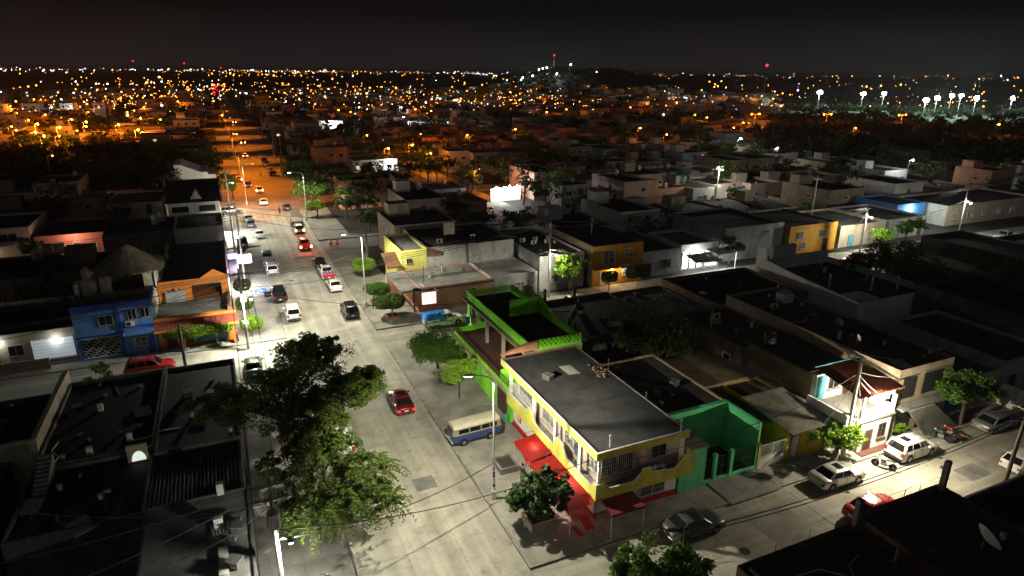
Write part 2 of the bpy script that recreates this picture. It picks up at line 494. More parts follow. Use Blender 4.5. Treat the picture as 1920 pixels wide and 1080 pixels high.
for k in range(2, 14):
    yc = 26 + 45 * k
    sheet('back_street', AX1 + .01, 420, yc - 3.6, yc + 3.6, -.012, 'road_far')
    if k not in (4, 5): sheet('back_street', -300, AX0 - .01, yc - 3.6, yc + 3.6, -.013, 'road_far')
for xa in (58, 165, 270, 375): sheet('back_avenue', xa - 3.5, xa + 3.5, 121, 640, -.02, 'road_far')
for xa in (-58, -165, -270): sheet('back_avenue', xa - 3.5, xa + 3.5, 280, 640, -.02, 'road_far')

def walk(x0, x1, y0, y1, nx, ny, kerbs='', top=.13):
    b = kind(MB().box(x0 + .02, x1 - .02, y0 + .02, y1 - .02, -.08, top - .035).build('sidewalk', 'joint'), 'structure')
    k = .16
    sx0, sx1, sy0, sy1 = x0 + (k if 'W' in kerbs else 0), x1 - (k if 'E' in kerbs else 0), y0 + (k if 'S' in kerbs else 0), y1 - (k if 'N' in kerbs else 0)
    if nx: slabs(b, sx0, sx1, sy0, sy1, nx, ny, top, 'walk_slab')
    else: MB().box(sx0, sx1, sy0, sy1, top - .06, top).build('slab', 'walk_slab', b)
    def kb(a, c, d, e): MB().box(a, c, d, e, -.08, top + .012).build('kerb', 'kerb', b, bevel=.015)
    if 'W' in kerbs: kb(x0, x0 + k, y0, y1)
    if 'E' in kerbs: kb(x1 - k, x1, y0, y1)
    if 'S' in kerbs: kb(sx0, sx1, y0, y0 + k)
    if 'N' in kerbs: kb(sx0, sx1, y1 - k, y1)
    return b
walk(AX1, BX1 + .1, 29.4, 43.2, 2, 4, 'WS')
walk(AX1, BX1 + .1, 43.2, 47.4, 2, 1, '', .06)
walk(AX1, BX1 + .1, 47.4, 66.0, 2, 6, 'WN')
walk(BX1 + .1, 75, 29.4, 31.9, 14, 1, 'S')
walk(BX1 + .1, 75, 64.3, 66.0, 14, 1, 'N')
walk(AX1, BX1, 72.6, 111.6, 2, 12, 'WSN')
walk(BX1, 75, 72.6, 76.4, 13, 1, 'S')
walk(75, 160, 72.6, 76.4, 0, 0, 'S')
walk(BX0, AX0, 29, 65.4, 2, 11, 'EN')
walk(BX0, AX0, 74.2, 111.6, 2, 11, 'ESN')
walk(-32, BX0, 74.2, 76.1, 8, 1, 'S')
walk(-32, BX0, 62.6, 65.4, 8, 1, 'N')
walk(16, 75, 19.9, 21.4, 0, 0, 'N')
walk(AX1, BX1, 120, 156.6, 0, 0, 'WSN')
walk(BX0, AX0, 120, 156.6, 0, 0, 'ESN')
for k in range(3, 8):
    yc = 26 + 45 * k
    walk(AX1, BX1, yc + 4, yc + 40.6, 0, 0, 'WSN'); walk(BX0, AX0, yc + 4, yc + 40.6, 0, 0, 'ESN')
for k in (2, 3, 4):
    yc = 26 + 45 * k
    walk(BX1, 160, yc + 3.7, yc + 5.2, 0, 0, 'S')
    walk(-60, BX0, yc + 3.7, yc + 5.2, 0, 0, 'S')

# ================================================================== BUILDING KIT
def face_pt(f, bx, c, z, d):
    """point on a face: c along the face, d outwards"""
    x0, x1, y0, y1 = bx
    if f == 'S': return (c, y0 - d, z)
    if f == 'N': return (c, y1 + d, z)
    if f == 'W': return (x0 - d, c, z)
    return (x1 + d, c, z)

def fbox(mb, f, bx, c0, c1, z0, z1, d0, d1):
    a = face_pt(f, bx, c0, z0, d0); b = face_pt(f, bx, c1, z1, d1)
    lo = [min(a[i], b[i]) for i in range(3)]; hi = [max(a[i], b[i]) for i in range(3)]
    return mb.box(lo[0], hi[0], lo[1], hi[1], lo[2], hi[2])

def window(T, f, bx, c, z, w, h, frame='white_metal', pane='pane', grille=None, bars=0, sill=True, cross=True):
    mb = MB(); t = .06
    fbox(mb, f, bx, c - w / 2, c + w / 2, z, z + t, -.02, .06); fbox(mb, f, bx, c - w / 2, c + w / 2, z + h - t, z + h, -.02, .06)
    fbox(mb, f, bx, c - w / 2, c - w / 2 + t, z + t, z + h - t, -.02, .06); fbox(mb, f, bx, c + w / 2 - t, c + w / 2, z + t, z + h - t, -.02, .06)
    if cross: fbox(mb, f, bx, c - .02, c + .02, z + t, z + h - t, -.02, .05)
    o = mb.build('window', frame, T)
    pm = MB(); fbox(pm, f, bx, c - w / 2 + t, c + w / 2 - t, z + t, z + h - t, -.02, .012); pm.build('pane', pane, o)
    if sill:
        sm = MB(); fbox(sm, f, bx, c - w / 2 - .08, c + w / 2 + .08, z - .09, z - .003, -.02, .14); sm.build('sill', 'concrete', o)
    if grille:
        gm = MB(); n = bars or max(3, int(w / .16))
        for i in range(n + 1):
            q = c - w / 2 + w * i / n
            fbox(gm, f, bx, q - .011, q + .011, z - .03, z + h + .03, .10, .122)
        for q in (z, z + h * .5, z + h): fbox(gm, f, bx, c - w / 2 - .03, c + w / 2 + .03, q - .013, q + .013, .125, .14)
        gm.build('grille', grille, o)
    return o

def door(T, f, bx, c, w, h, mat='brown_metal', z=0.0, handle=True, frame='concrete'):
    mb = MB(); fbox(mb, f, bx, c - w / 2, c + w / 2, z, z + h, -.02, .03)
    o = mb.build('door', mat, T)
    fm = MB(); t = .08
    fbox(fm, f, bx, c - w / 2 - t, c - w / 2, z, z + h + t, -.02, .06); fbox(fm, f, bx, c + w / 2, c + w / 2 + t, z, z + h + t, -.02, .06)
    fbox(fm, f, bx, c - w / 2, c + w / 2, z + h, z + h + t, -.02, .06); fm.build('door_frame', frame, o)
    if handle:
        hm = MB(); fbox(hm, f, bx, c + w * .36, c + w * .36 + .04, z + 1.0, z + 1.14, .03, .08); hm.build('handle', 'steel', o)
    return o

def gate(T, f, bx, c, w, h, mat='dark_metal', z=0.0, panel=None, step=.14, d=.05):
    mb = MB()
    for q in (z + .06, z + h * .5, z + h - .06): fbox(mb, f, bx, c - w / 2, c + w / 2, q - .025, q + .025, d, d + .03)
    n = max(3, int(w / step))
    for i in range(n + 1):
        q = c - w / 2 + w * i / n
        r = .03 if i in (0, n // 2, n) else .011
        fbox(mb, f, bx, q - r, q + r, z + .02, z + h, d - .005, d + .025 - .005)
    o = mb.build('gate', mat, T)
    if panel:
        pm = MB(); fbox(pm, f, bx, c - w / 2, c + w / 2, z + .08, z + h * .45, d + .004, d + .012); pm.build('panel', panel, o)
    return o

def shell(T, bx, h, wall, roof='roof_grey', par=.35, z0=-.05, t=.16, cap=None, name='wall'):
    x0, x1, y0, y1 = bx
    MB().ring(x0, x1, y0, y1, t, z0, h + par).build(name, wall, T)
    MB().box(x0 + t, x1 - t, y0 + t, y1 - t, h - .15, h).build('roof', roof, T)
    if cap: MB().ring(x0 - .04, x1 + .04, y0 - .04, y1 + .04, t + .08, h + par, h + par + .06).build('coping', cap, T)

def house(name, label, bx, h, wall, roof='roof_grey', par=.35, wins=(), doors=(), gates=(), cap=None, group=None, cat='house'):
    T = thing(name, label, cat, ((bx[0] + bx[1]) / 2, (bx[2] + bx[3]) / 2, 0), 0, group)
    shell(T, bx, h, wall, roof, par, cap=cap)
    for w in wins:
        f, c, z, ww, hh = w[:5]; kw = w[5] if len(w) > 5 else {}
        window(T, f, bx, c, z, ww, hh, **kw)
    for d in doors:
        f, c, w, hh = d[:4]; kw = d[4] if len(d) > 4 else {}
        door(T, f, bx, c, w, hh, **kw)
    for g in gates:
        f, c, w, hh = g[:4]; kw = g[4] if len(g) > 4 else {}
        gate(T, f, bx, c, w, hh, **kw)
    return T

def part_box(T, name, mat, *b, bevel=0):
    return MB().box(*b).build(name, mat, T, bevel=bevel)

# ---- roof furniture: each its own thing
def water_tank(x, y, z, r, h, mat, label, group=None):
    T = thing('water_tank', label, 'water tank', (x, y, z), 0, group)
    MB().lathe([(r * .97, 0), (r, .05), (r, h * .2), (r * 1.03, h * .22), (r, h * .25), (r, h * .5), (r * 1.03, h * .52), (r, h * .55), (r, h * .78), (r * .8, h * .9), (r * .42, h * .96), (r * .4, h)], (x, y, z), 18).build('tank', mat, T, smooth=True)
    MB().lathe([(r * .36, 0), (r * .36, .07), (r * .3, .1)], (x, y, z + h), 14).build('lid', mat, T, smooth=True)
    MB().tube([(x + r * .9, y, z + h * .75), (x + r * 1.25, y, z + h * .72), (x + r * 1.25, y, z)], .03).build('pipe', 'plastic_white', T)
    return T

def ac_unit(x, y, z, rz, label, group=None):
    T = thing('air_conditioner', label, 'air conditioner', (x, y, z), rz, group)
    MB().box(-.42, .42, -.16, .16, .06, .64).build('casing', 'plastic_white', T, True, bevel=.02)
    MB().lathe([(.24, 0), (.24, .03), (.2, .035), (.2, .012)], (-.12, -.18, .35), 16, 'y').build('fan_guard', 'dark_metal', T, True)
    for sx in (-.3, .3): MB().box(sx - .03, sx + .03, -.18, .18, 0, .06).build('foot', 'dark_metal', T, True)
    return T

def dish(x, y, z, r, rz, label, group=None):
    T = thing('satellite_dish', label, 'satellite dish', (x, y, z), rz, group)
    MB().tube([(0, 0, 0), (0, 0, .7)], .035).build('mast', 'steel', T, True)
    o = MB().lathe([(.03, 0), (r * .5, r * .08), (r * .85, r * .24), (r, r * .35), (r * .98, r * .37), (r * .8, r * .25), (.02, .03)], (0, 0, 0), 18).build('reflector', 'plastic_white', T, True, smooth=True)
    o.location = (0, -.05, .85); o.rotation_euler = (math.radians(58), 0, 0)
    MB().tube([(0, -.05, .85), (0, -.05 - r * .9, .85 + r * .55)], .015).build('feed_arm', 'dark_metal', T, True)
    return T

def clutter_pipe(x, y, z, h, label, mat='plastic_white', group=None, r=.05):
    T = thing('vent_pipe', label, 'pipe', (x, y, z), 0, group)
    MB().tube([(x, y, z), (x, y, z + h)], r, 8).build('pipe', mat, T)
    MB().lathe([(r * 1.8, 0), (r * 1.8, .04), (r * .5, .14)], (x, y, z + h), 10).build('cap', mat, T)
    return T

def corrugated(mb, x0, x1, y0, y1, zs, zn, pitch=.2, amp=.035, along='y', drop=.02):
    """corrugated sheet; ridges run along the slope in y (zs at y0, zn at y1)"""
    n = max(4, int((x1 - x0) / pitch * 2)); vs = []
    for i in range(n + 1):
        x = x0 + (x1 - x0) * i / n; dz = amp if i % 2 else -amp
        vs += [(x, y0, zs + dz), (x, y1, zn + dz)]
    b = len(mb.v); mb.v += vs
    for i in range(n): mb.f.append([b + 2 * i, b + 2 * i + 2, b + 2 * i + 3, b + 2 * i + 1]); mb.m.append(mb.cur)
    return mb

def lattice(mb, axis, a, b, c0, c1, z0, z1, cell=.24):
    """pierced screen-block wall: staggered square holes through thickness a..b"""
    nc, nz = max(2, int(round((c1 - c0) / cell))), max(2, int(round((z1 - z0) / cell)))
    w, h = (c1 - c0) / nc, (z1 - z0) / nz
    def mk(c, z, t): return (t, c, z) if axis == 'x' else (c, t, z)
    for i in range(nc):
        for j in range(nz):
            u, v = c0 + i * w, z0 + j * h
            sq = [(u, v), (u + w, v), (u + w, v + h), (u, v + h)]
            if (i + j) % 2 == 0:
                cx, cz, q = u + w / 2, v + h / 2, .40
                inn = [(cx - w * q, cz - h * q), (cx + w * q, cz - h * q), (cx + w * q, cz + h * q), (cx - w * q, cz + h * q)]
                vs = [mk(*p, a) for p in sq] + [mk(*p, a) for p in inn] + [mk(*p, b) for p in sq] + [mk(*p, b) for p in inn]
                fs = []
                for k in range(4):
                    l = (k + 1) % 4
                    fs += [(k, l, 4 + l, 4 + k), (8 + l, 8 + k, 12 + k, 12 + l), (4 + k, 4 + l, 12 + l, 12 + k)]
                mb.add(vs, fs)
            else:
                mb.add([mk(*p, a) for p in sq] + [mk(*p, b) for p in sq], [(0, 1, 2, 3), (7, 6, 5, 4)])
    return mb

def scroll(keys, c0, c1, n=90):
    """wavy parapet outline: smoothstep between (position, height) keys"""
    out = []
    for i in range(n + 1):
        c = c0 + (c1 - c0) * i / n
        for k in range(len(keys) - 1):
            (a, ha), (b, hb) = keys[k], keys[k + 1]
            if min(a, b) - 1e-6 <= c <= max(a, b) + 1e-6:
                t = 0 if a == b else (c - a) / (b - a)
                t = t * t * (3 - 2 * t); out.append((c, ha + (hb - ha) * t)); break
    return out

# ================================================================== YELLOW CORNER BUILDING WITH RED AWNINGS
YB = (21.0, 28.0, 32.0, 46.0)
T = thing('corner_building', 'two storey white and yellow corner building with red awnings and scalloped balcony', 'building', (24.5, 39, 0))
x0, x1, y0, y1 = YB
part_box(T, 'ground_floor_wall', 'white_clean', x0, x1, y0, y1, -.05, 3.2)
U = (21.2, 28.0, 31.8, 46.0)
part_box(T, 'upper_floor_wall', 'pink_wall', U[0], U[1], U[2], U[3], 3.36, 6.0)
part_box(T, 'balcony_floor', 'concrete', 20.0, 28.75, 30.15, 46.1, 3.2, 3.36)
part_box(T, 'base_band', 'red_paint', x0 - .03, x0, y0 - .03, 46, -.04, .62); part_box(T, 'base_band', 'red_paint', x0, x1 + .02, y0 - .03, y0, -.04, .62)
part_box(T, 'roof', M('roof_slate', (.048, .048, .05), var=.4, scale=.45, dirt=(.02, .02, .02), amt=.75), 20.2, 28.0, 30.62, 47.45, 6.0, 6.36)
part_box(T, 'fascia', 'yellow_paint', 20.0, 20.2, 30.6, 47.45, 5.92, 6.5, bevel=.015); part_box(T, 'fascia', 'yellow_paint', 20.0, 28.15, 30.4, 30.6, 5.92, 6.5, bevel=.015)
part_box(T, 'coping', 'white_wall', 19.96, 20.2, 30.62, 47.45, 6.502, 6.55); part_box(T, 'coping', 'white_wall', 19.96, 28.19, 30.36, 30.62, 6.502, 6.55); part_box(T, 'roof_edge', 'concrete', 28.0, 28.1, 30.62, 47.45, 6.05, 6.42); part_box(T, 'roof_edge', 'brick_wall', 20.2, 28.0, 47.46, 47.52, 6.0, 6.46)
part_box(T, 'dark_strip', 'tar', 20.22, 20.95, 30.7, 47.4, 6.361, 6.372); part_box(T, 'dark_strip', 'tar', 21.0, 27.8, 37.6, 37.8, 6.361, 6.368)  # thin flat strips, darker than the roof, along the west edge and across
part_box(T, 'soffit', 'white_wall', 20.25, 27.9, 30.65, 46.0, 5.94, 5.998)
kw = [(46.1, .78), (42.3, .78), (41.9, 1.3), (41.3, 1.3), (40.3, .42), (37.3, .42), (36.9, 1.28), (36.2, 1.28), (35.2, .42), (31.6, .42), (31.0, .85), (30.15, .85)]
top = [(c, 3.2 + h) for c, h in scroll(kw, 46.1, 30.15)]
MB().strip(top, [(c, 2.72) for c, _ in top], 'x', 19.98, 20.13).build('balcony_parapet', 'yellow_paint', T)
MB().strip([(c, z + .05) for c, z in top], [(c, z + .002) for c, z in top], 'x', 19.94, 20.17).build('parapet_cap', 'white_wall', T)
ks = [(20.14, .85), (21.0, .85), (21.6, .32), (23.4, .32), (24.0, .7), (24.25, 1.15), (24.8, 1.15), (25.3, .6), (26.9, .45), (27.4, .9), (27.7, 1.3), (28.75, 1.3)]
top = [(c, 3.2 + h) for c, h in scroll(ks, 20.14, 28.75)]
MB().strip(top, [(c, 2.72) for c, _ in top], 'y', 30.13, 30.28).build('balcony_parapet', 'yellow_paint', T)
MB().strip([(c, z + .05) for c, z in top], [(c, z + .002) for c, z in top], 'y', 30.09, 30.32).build('parapet_cap', 'white_wall', T)
MB().strip([(30.3, 4.5), (31.8, 4.5)], [(30.3, 2.72), (31.8, 2.72)], 'x', 28.6, 28.75).build('balcony_end', 'yellow_paint', T)
for y in (45.8, 41.2, 37.5, 33.75, 30.55): part_box(T, 'pillar', 'white_clean', 20.3, 20.58, y - .17, y + .17, 3.36, 5.935)
part_box(T, 'pillar', 'white_clean', 27.5, 27.8, 30.55, 30.85, 3.36, 5.935)
# ornate white railing at the north end, iron grilles on the bays
mb = MB()
for i in range(30):
    y = 41.35 + 4.3 * i / 29
    mb.box(20.2, 20.222, y - .011, y + .011, 3.98, 5.3)
for z in (4.02, 4.45, 4.9, 5.28): mb.box(20.196, 20.226, 41.35, 45.65, z - .015, z + .015)
for i in range(10):
    y = 41.6 + .42 * i
    mb.lathe([(.15, 0), (.15, .02), (.12, .02), (.12, 0)], (20.17, y + .1, 4.67), 10, 'x')
mb.build('railing', 'white_metal', T)
def wgrille(a, b, z0, z1):
    w = window(T, 'W', U, (a + b) / 2, z0, b - a, z1 - z0, frame='white_metal', grille='white_metal', sill=True)
for a, b in ((42, 45.2), (38.0, 40.7), (34.3, 36.9), (32.1, 33.2)): wgrille(a, b, 4.0 if a != 42 else 3.9, 5.75)
window(T, 'S', U, 22.6, 3.9, 2.7, 1.85, frame='white_metal', grille='white_metal')
window(T, 'S', U, 26.1, 4.35, 1.35, 1.25, frame='white_metal', grille='dark_metal')
o = window(T, 'S', YB, 25.9, .8, 2.2, 1.2, frame='white_metal', grille='white_metal')
mb = MB(); vs = [(25.9 + 1.1 * math.cos(a), 2.0 + .62 * math.sin(a)) for a in [PI * i / 14 for i in range(15)]]
mb.prism(vs, 'y', 31.97, 31.99); mb.build('arch_pane', 'pane', o)
mb = MB(); mb.tube([(p[0], 31.93, p[1]) for p in vs], .06, 6)
for k in range(1, 14): mb.tube([(vs[k][0], 31.9, 2.0), (vs[k][0], 31.9, vs[k][1])], .012, 4)
mb.build('arch_frame', 'white_metal', o)
gate(T, 'S', YB, 22.2, 1.9, 2.3, 'white_metal', z=.1)
part_box(T, 'dark_opening', 'dark_inside', 21.25, 23.15, 31.985, 31.995, .1, 2.4)
# serving openings under the long awning
part_box(T, 'dark_opening', 'dark_inside', 20.985, 20.995, 33.4, 36.6, .1, 2.35)
door(T, 'W', YB, 38.6, 1.1, 2.2, 'brown_metal')
MB().box(20.93, 20.999, 44.3, 44.9, 1.2, 2.3).build('menu_board', 'red_paint', T)
for z in (1.4, 1.65, 1.9): MB().box(20.92, 20.929, 44.4, 44.8, z, z + .12).build('menu_print', 'white_clean', T)
# corner pier with the round red emblem
MB().box(20.9, 21.9, 31.9, 32.02, .64, 2.7).build('corner_pier', 'white_clean', T); MB().box(20.88, 20.99, 31.9, 33.0, .64, 2.7).build('corner_pier', 'white_clean', T)
d = MB().lathe([(.42, 0), (.42, .03)], (20.845, 32.45, 2.05), 24, 'x').build('round_emblem', 'red_paint', T)
mb = MB(); tp = [(32.05 + .8 * i / 16, 2.05 + .11 * math.sin(2 * PI * i / 16) + .06) for i in range(17)]
mb.strip(tp, [(c, z - .1) for c, z in tp], 'x', 20.838, 20.846); mb.build('emblem_ribbon', 'white_clean', d)
MB().lathe([(.17, 0), (.17, .025)], (21.45, 31.87, 2.25), 18, 'y').build('meter_dial', 'dark_metal', T)
MB().box(21.2, 21.7, 31.86, 31.9, 1.95, 2.05).build('notice', 'dark_metal', T)
# awnings
def awning(name, pts, mat):
    """pts: wall edge a-b and outer edge c-d; with a hanging valance"""
    a, b, c, d = [Vector(p) for p in pts]
    mb = MB(); n = 6
    for k in range(n):
        p, q = a.lerp(b, k / n), a.lerp(b, (k + 1) / n); r, t = d.lerp(c, (k + 1) / n), d.lerp(c, k / n)
        s = Vector((0, 0, -.05))
        m0, m1 = p.lerp(t, .5) + s, q.lerp(r, .5) + s
        mb.add([p, q, m1, m0, r, t], [(0, 1, 2, 3), (3, 2, 4, 5)])
    v = Vector((0, 0, -.22)); mb.add([d, c, c + v, d + v], [(0, 1, 2, 3)])
    return mb.build(name, mat, T)
cm = MATS['red_canvas']; nn, ll = cm.node_tree.nodes, cm.node_tree.links
pr = nn['Principled BSDF']; trn = nn.new('ShaderNodeBsdfTranslucent'); trn.inputs[0].default_value = (.75, .03, .02, 1)
mxs = nn.new('ShaderNodeMixShader'); mxs.inputs[0].default_value = .42
ll.new(pr.outputs[0], mxs.inputs[1]); ll.new(trn.outputs[0], mxs.inputs[2]); ll.new(mxs.outputs[0], nn['Material Output'].inputs[0])
aw = awning('awning', [(20.95, 40.4, 2.95), (20.95, 37.4, 2.95), (18.5, 37.4, 2.5), (18.5, 40.4, 2.5)], 'red_canvas')
aw2 = awning('awning', [(20.95, 37.2, 2.9), (20.95, 31.0, 2.9), (18.4, 31.0, 2.42), (18.4, 37.2, 2.42)], 'red_canvas')
for y, o_ in ((40.3, aw), (37.5, aw), (37.1, aw2), (34.1, aw2), (31.1, aw2)): MB().tube([(18.5, y, .12), (18.5, y, 2.45)], .025, 8).build('post', 'white_metal', o_)
aw3 = awning('awning', [(21.0, 31.97, 2.75), (23.5, 31.97, 2.75), (23.6, 29.75, 2.3), (20.9, 29.75, 2.3)], 'maroon_canvas')
for x in (20.95, 23.55): MB().tube([(x, 29.8, .12), (x, 29.8, 2.3)], .025, 8).build('post', 'white_metal', aw3)
for y in (40.5, 37.6, 34.0, 31.4): MB().tube([(19.99, y, 3.0), (19.4, y, 3.05), (19.3, y, 2.95)], .02, 5).build('lamp_bracket', 'dark_metal', T)
for y in (33.9, 39.0):
    MB().tube([(19.6, y - .55, 2.55), (19.6, y + .55, 2.55)], .03, 6).build('tube_lamp', 'tube', T)
    light('awning_light', 'POINT', (19.6, y, 2.45), 14 if y > 36 else 60, (1.0, .93, .8), T, .25)
MB().box(18.46, 18.49, 35.3, 37.0, 1.75, 2.3).build('banner', 'yellow_wall', T)
def pl(tab, v): return interp_(tab, v)
def interp_(tab, v):
    for (a, va), (b, vb) in zip(tab, tab[1:]):
        if a <= v <= b: return va + (vb - va) * (v - a) / (b - a)
    return v + (tab[0][1] - tab[0][0] if v < tab[0][0] else tab[-1][1] - tab[-1][0])
def settle(o, free=False):                  # storey heights and overhang as measured
    free = free or o.name.split('.')[0] in ('awning', 'banner', 'tube_lamp')
    if o.type == 'MESH':
        for v in o.data.vertices:
            x, y, z = v.co.x + 24.5, v.co.y + 39, v.co.z
            if not free and 30.0 < y < 32: y = pl([(30.0, 31.0), (32, 32)], y)
            if not free and 19.9 < x < 21 and z > 2.6: x = pl([(19.9, 20.35), (21, 21)], x)
            v.co = (x - 24.5, y - 39, pl([(0, 0), (2.72, 2.28), (3.2, 2.7), (6.56, 5.98)], z))
    for c in o.children: settle(c, free)
settle(T)
ac_unit(25.9, 31.45, 2.85, 0, 'beige air conditioner on the scalloped balcony of the yellow corner building')
T2 = thing('brick_pile', 'heap of loose red bricks on the flat roof of the yellow corner building', 'bricks', (27.2, 42.0, 5.75))
for i in range(46):
    o = MB().box(-.12, .12, -.06, .06, -.035, .035).build('brick', 'rubble', T2, True)
    o.location = (rs.gauss(0, .28), rs.gauss(0, .7), .035 + .07 * int(rs.random() * 3)); o.rotation_euler = (0, 0, rs.random() * 3)
for xx, yy in ((27.6, 31.6), (21.8, 31.8)):
    clutter_pipe(xx, yy, 5.75, .9, 'thin white pipe at the %s of the yellow corner building roof' % ('mint house end' if xx > 25 else 'street corner'))

def table(x, y, rz, mat, label, w=1.5, d=.7, h=.74):
    T = thing('table', label, 'table', (x, y, .13), rz)
    for k in range(4): MB().box(-w / 2, w / 2, -d / 2 + k * d / 4 + .01, -d / 2 + (k + 1) * d / 4 - .01, h - .04, h).build('plank', mat, T, True)
    for sx in (-1, 1):
        for sy in (-1, 1): MB().tube([(sx * w * .44, sy * d * .42, 0), (sx * w * .4, sy * d * .36, h - .05)], .022, 6).build('leg', 'dark_metal', T, True)
    return T
table(19.75, 31.0, math.radians(80), 'red_paint', 'long red plank table outside the red awning by the corner pier')
table(18.9, 30.75, math.radians(92), 'red_paint', 'small red bench beside the long red table', 1.0, .4, .48)
table(19.4, 35.4, math.radians(90), 'red_paint', 'red table under the glowing part of the long awning', 1.6, .8)
table(19.4, 38.8, math.radians(90), 'red_paint', 'red table under the awning near the parked blue and white van', 1.4, .8)
T = thing('tree_planter', 'empty square concrete planter on the pavement beside the red awning', 'planter', (17.6, 40.3, .13))
MB().ring(16.9, 18.5, 39.2, 41.1, .16, .1, .62).build('rim', 'concrete', T); part_box(T, 'soil', 'earth', 17.06, 18.34, 39.36, 40.94, .13, .45)
T = thing('tree_planter', 'long concrete planter holding the leafy tree in front of the corner building', 'planter', (17.2, 33.2, .13))
MB().ring(16.2, 18.3, 32.2, 33.9, .16, .1, .75).build('rim', 'beige_wall', T); part_box(T, 'soil', 'earth', 16.36, 18.14, 32.36, 33.74, .13, .6)
b_ = MB().lathe([(.22, 0), (.26, .6), (.28, .62), (.2, .7)], (20.6, 46.6, .08), 12).build('waste_bin', 'green_metal'); tag(b_, 'small green bin by the white wall behind the van', 'bin')

# ================================================================== LIME GREEN TERRACE BUILDING
GB = (21.0, 28.9, 46.4, 63.8)
T = thing('green_terrace_building', 'lime green two storey building with pierced parapet and tiled terrace', 'building', (25, 55, 0))
part_box(T, 'ground_floor_wall', 'lime_green', 20.9, 28.9, 46.42, 61.6, -.05, 2.9); part_box(T, 'ground_floor_wall', 'lime_green', 23.4, 28.9, 61.6, 63.8, -.05, 3.3)
part_box(T, 'ledge', 'beige_wall', 20.6, 21.2, 46.5, 61.6, 2.75, 2.9); part_box(T, 'terrace_floor', 'tile_floor', 20.95, 25.4, 49.4, 61.6, 2.92, 2.98)
part_box(T, 'terrace_parapet', 'lime_green', 20.9, 21.05, 46.5, 61.6, 2.9, 3.2)
part_box(T, 'terrace_parapet', 'lime_green', 21.05, 23.4, 61.45, 61.6, 2.9, 3.5); part_box(T, 'terrace_parapet', 'lime_green', 21.05, 23.0, 48.9, 49.1, 2.9, 4.1)
mb = MB()
for i in range(90): y = 47 + 14.5 * i / 89; mb.box(20.96, 20.984, y - .011, y + .011, 3.2, 3.85)
mb.box(20.95, 20.995, 46.8, 61.6, 3.85, 3.89); mb.build('railing', 'brown_metal', T)
part_box(T, 'upper_wall', 'lime_green', 25.4, 28.85, 46.6, 63.75, 2.9, 6.1); part_box(T, 'upper_wall', 'lime_green', 23.4, 25.4, 60.6, 63.7, 3.36, 6.1)
part_box(T, 'roof_slab', 'beige_wall', 22.5, 28.95, 46.75, 63.9, 6.1, 6.28); part_box(T, 'roof_deck', 'roof_black', 23.2, 28.7, 47.0, 63.6, 6.281, 6.31)
for yy in (61.3, 57.0, 52.5): part_box(T, 'column', 'beige_wall', 22.7, 23.0, yy - .15, yy + .15, 2.9, 6.1)
mb = MB(); lattice(mb, 'x', 22.98, 23.12, 56.2, 63.5, 6.5, 7.2); mb.build('pierced_parapet', 'lime_green', T)
part_box(T, 'parapet', 'lime_green', 22.98, 23.12, 47.0, 56.2, 6.28, 7.25); part_box(T, 'parapet_foot', 'lime_green', 22.98, 23.12, 56.2, 63.5, 6.28, 6.5)
mb = MB(); lattice(mb, 'y', 63.5, 63.64, 23.0, 28.8, 6.5, 7.25); mb.build('pierced_parapet', 'lime_green', T)
mb = MB(); lattice(mb, 'x', 28.7, 28.84, 47.0, 52.5, 6.4, 7.2); mb.build('pierced_parapet', 'lime_green', T)
part_box(T, 'parapet', 'lime_green', 28.7, 28.84, 52.5, 63.5, 6.28, 7.3)
part_box(T, 'parapet', 'lime_green', 24.0, 28.85, 46.82, 46.98, 6.28, 6.55)
mb = MB(); lattice(mb, 'y', 46.82, 46.98, 24.2, 28.85, 6.55, 7.35, .23); mb.build('pierced_parapet', 'lime_green', T)
MB().prism([(20.2, 6.5), (24.2, 6.5), (24.2, 7.35), (23.4, 7.3)], 'y', 46.6, 46.98).build('sloping_wall', 'salmon_wall', T)
part_box(T, 'screen_wall', 'lime_green', 25.4, 28.68, 56.0, 56.15, 6.31, 8.3)
MB().strip([(56.0, 8.3), (52.6, 7.3)], [(56.0, 7.3), (52.6, 7.25)], 'x', 28.7, 28.84).build('screen_wall', 'lime_green', T)
UW = (25.4, 28.85, 46.6, 63.75)
window(T, 'W', UW, 58.5, 4.2, 1.3, 1.2, grille='dark_metal'); window(T, 'W', UW, 50.5, 4.2, 1.3, 1.2, grille='dark_metal'); door(T, 'W', UW, 54.5, .9, 2.1, 'white_metal', z=3.36)
window(T, 'W', (23.4, 25.4, 60.6, 63.7), 62.2, 4.3, .9, 1.3, grille='dark_metal')
door(T, 'W', (20.9, 28.9, 46.4, 63.8), 48.2, 2.2, 2.4, 'brown_metal'); window(T, 'W', (20.9, 28.9, 46.4, 63.8), 58, 1.1, 1.6, 1.2, grille='dark_metal')
for c in list(T.children):                  # upper storey sits back a little from the corner building
    zs = [v.co.z for v in c.data.vertices] if c.type == 'MESH' else [0]
    def up_(o):
        for v in o.data.vertices:
            v.co.y = pl([(46.42, 47.55), (63.9, 64.2)], v.co.y + 55) - 55
            v.co.z = pl([(3.0, 3.0), (6.1, 5.7), (7.35, 6.85), (8.3, 7.7)], v.co.z)
            if (v.co.z > 5.4 or o.name.startswith('column')) and v.co.x + 25 < 23.3: v.co.x += .35
        for q in o.children: up_(q)
    if max(zs) > 5.0: up_(c)
T = thing('clothes_line', 'washing hung on a line across the tiled terrace of the green building', 'laundry', (24, 60, 3.36))
MB().tube([(21.3, 60.2, 5.3), (23.2, 60.0, 5.15), (25.3, 59.8, 5.3)], .012, 4).build('line', 'cable_pale', T)
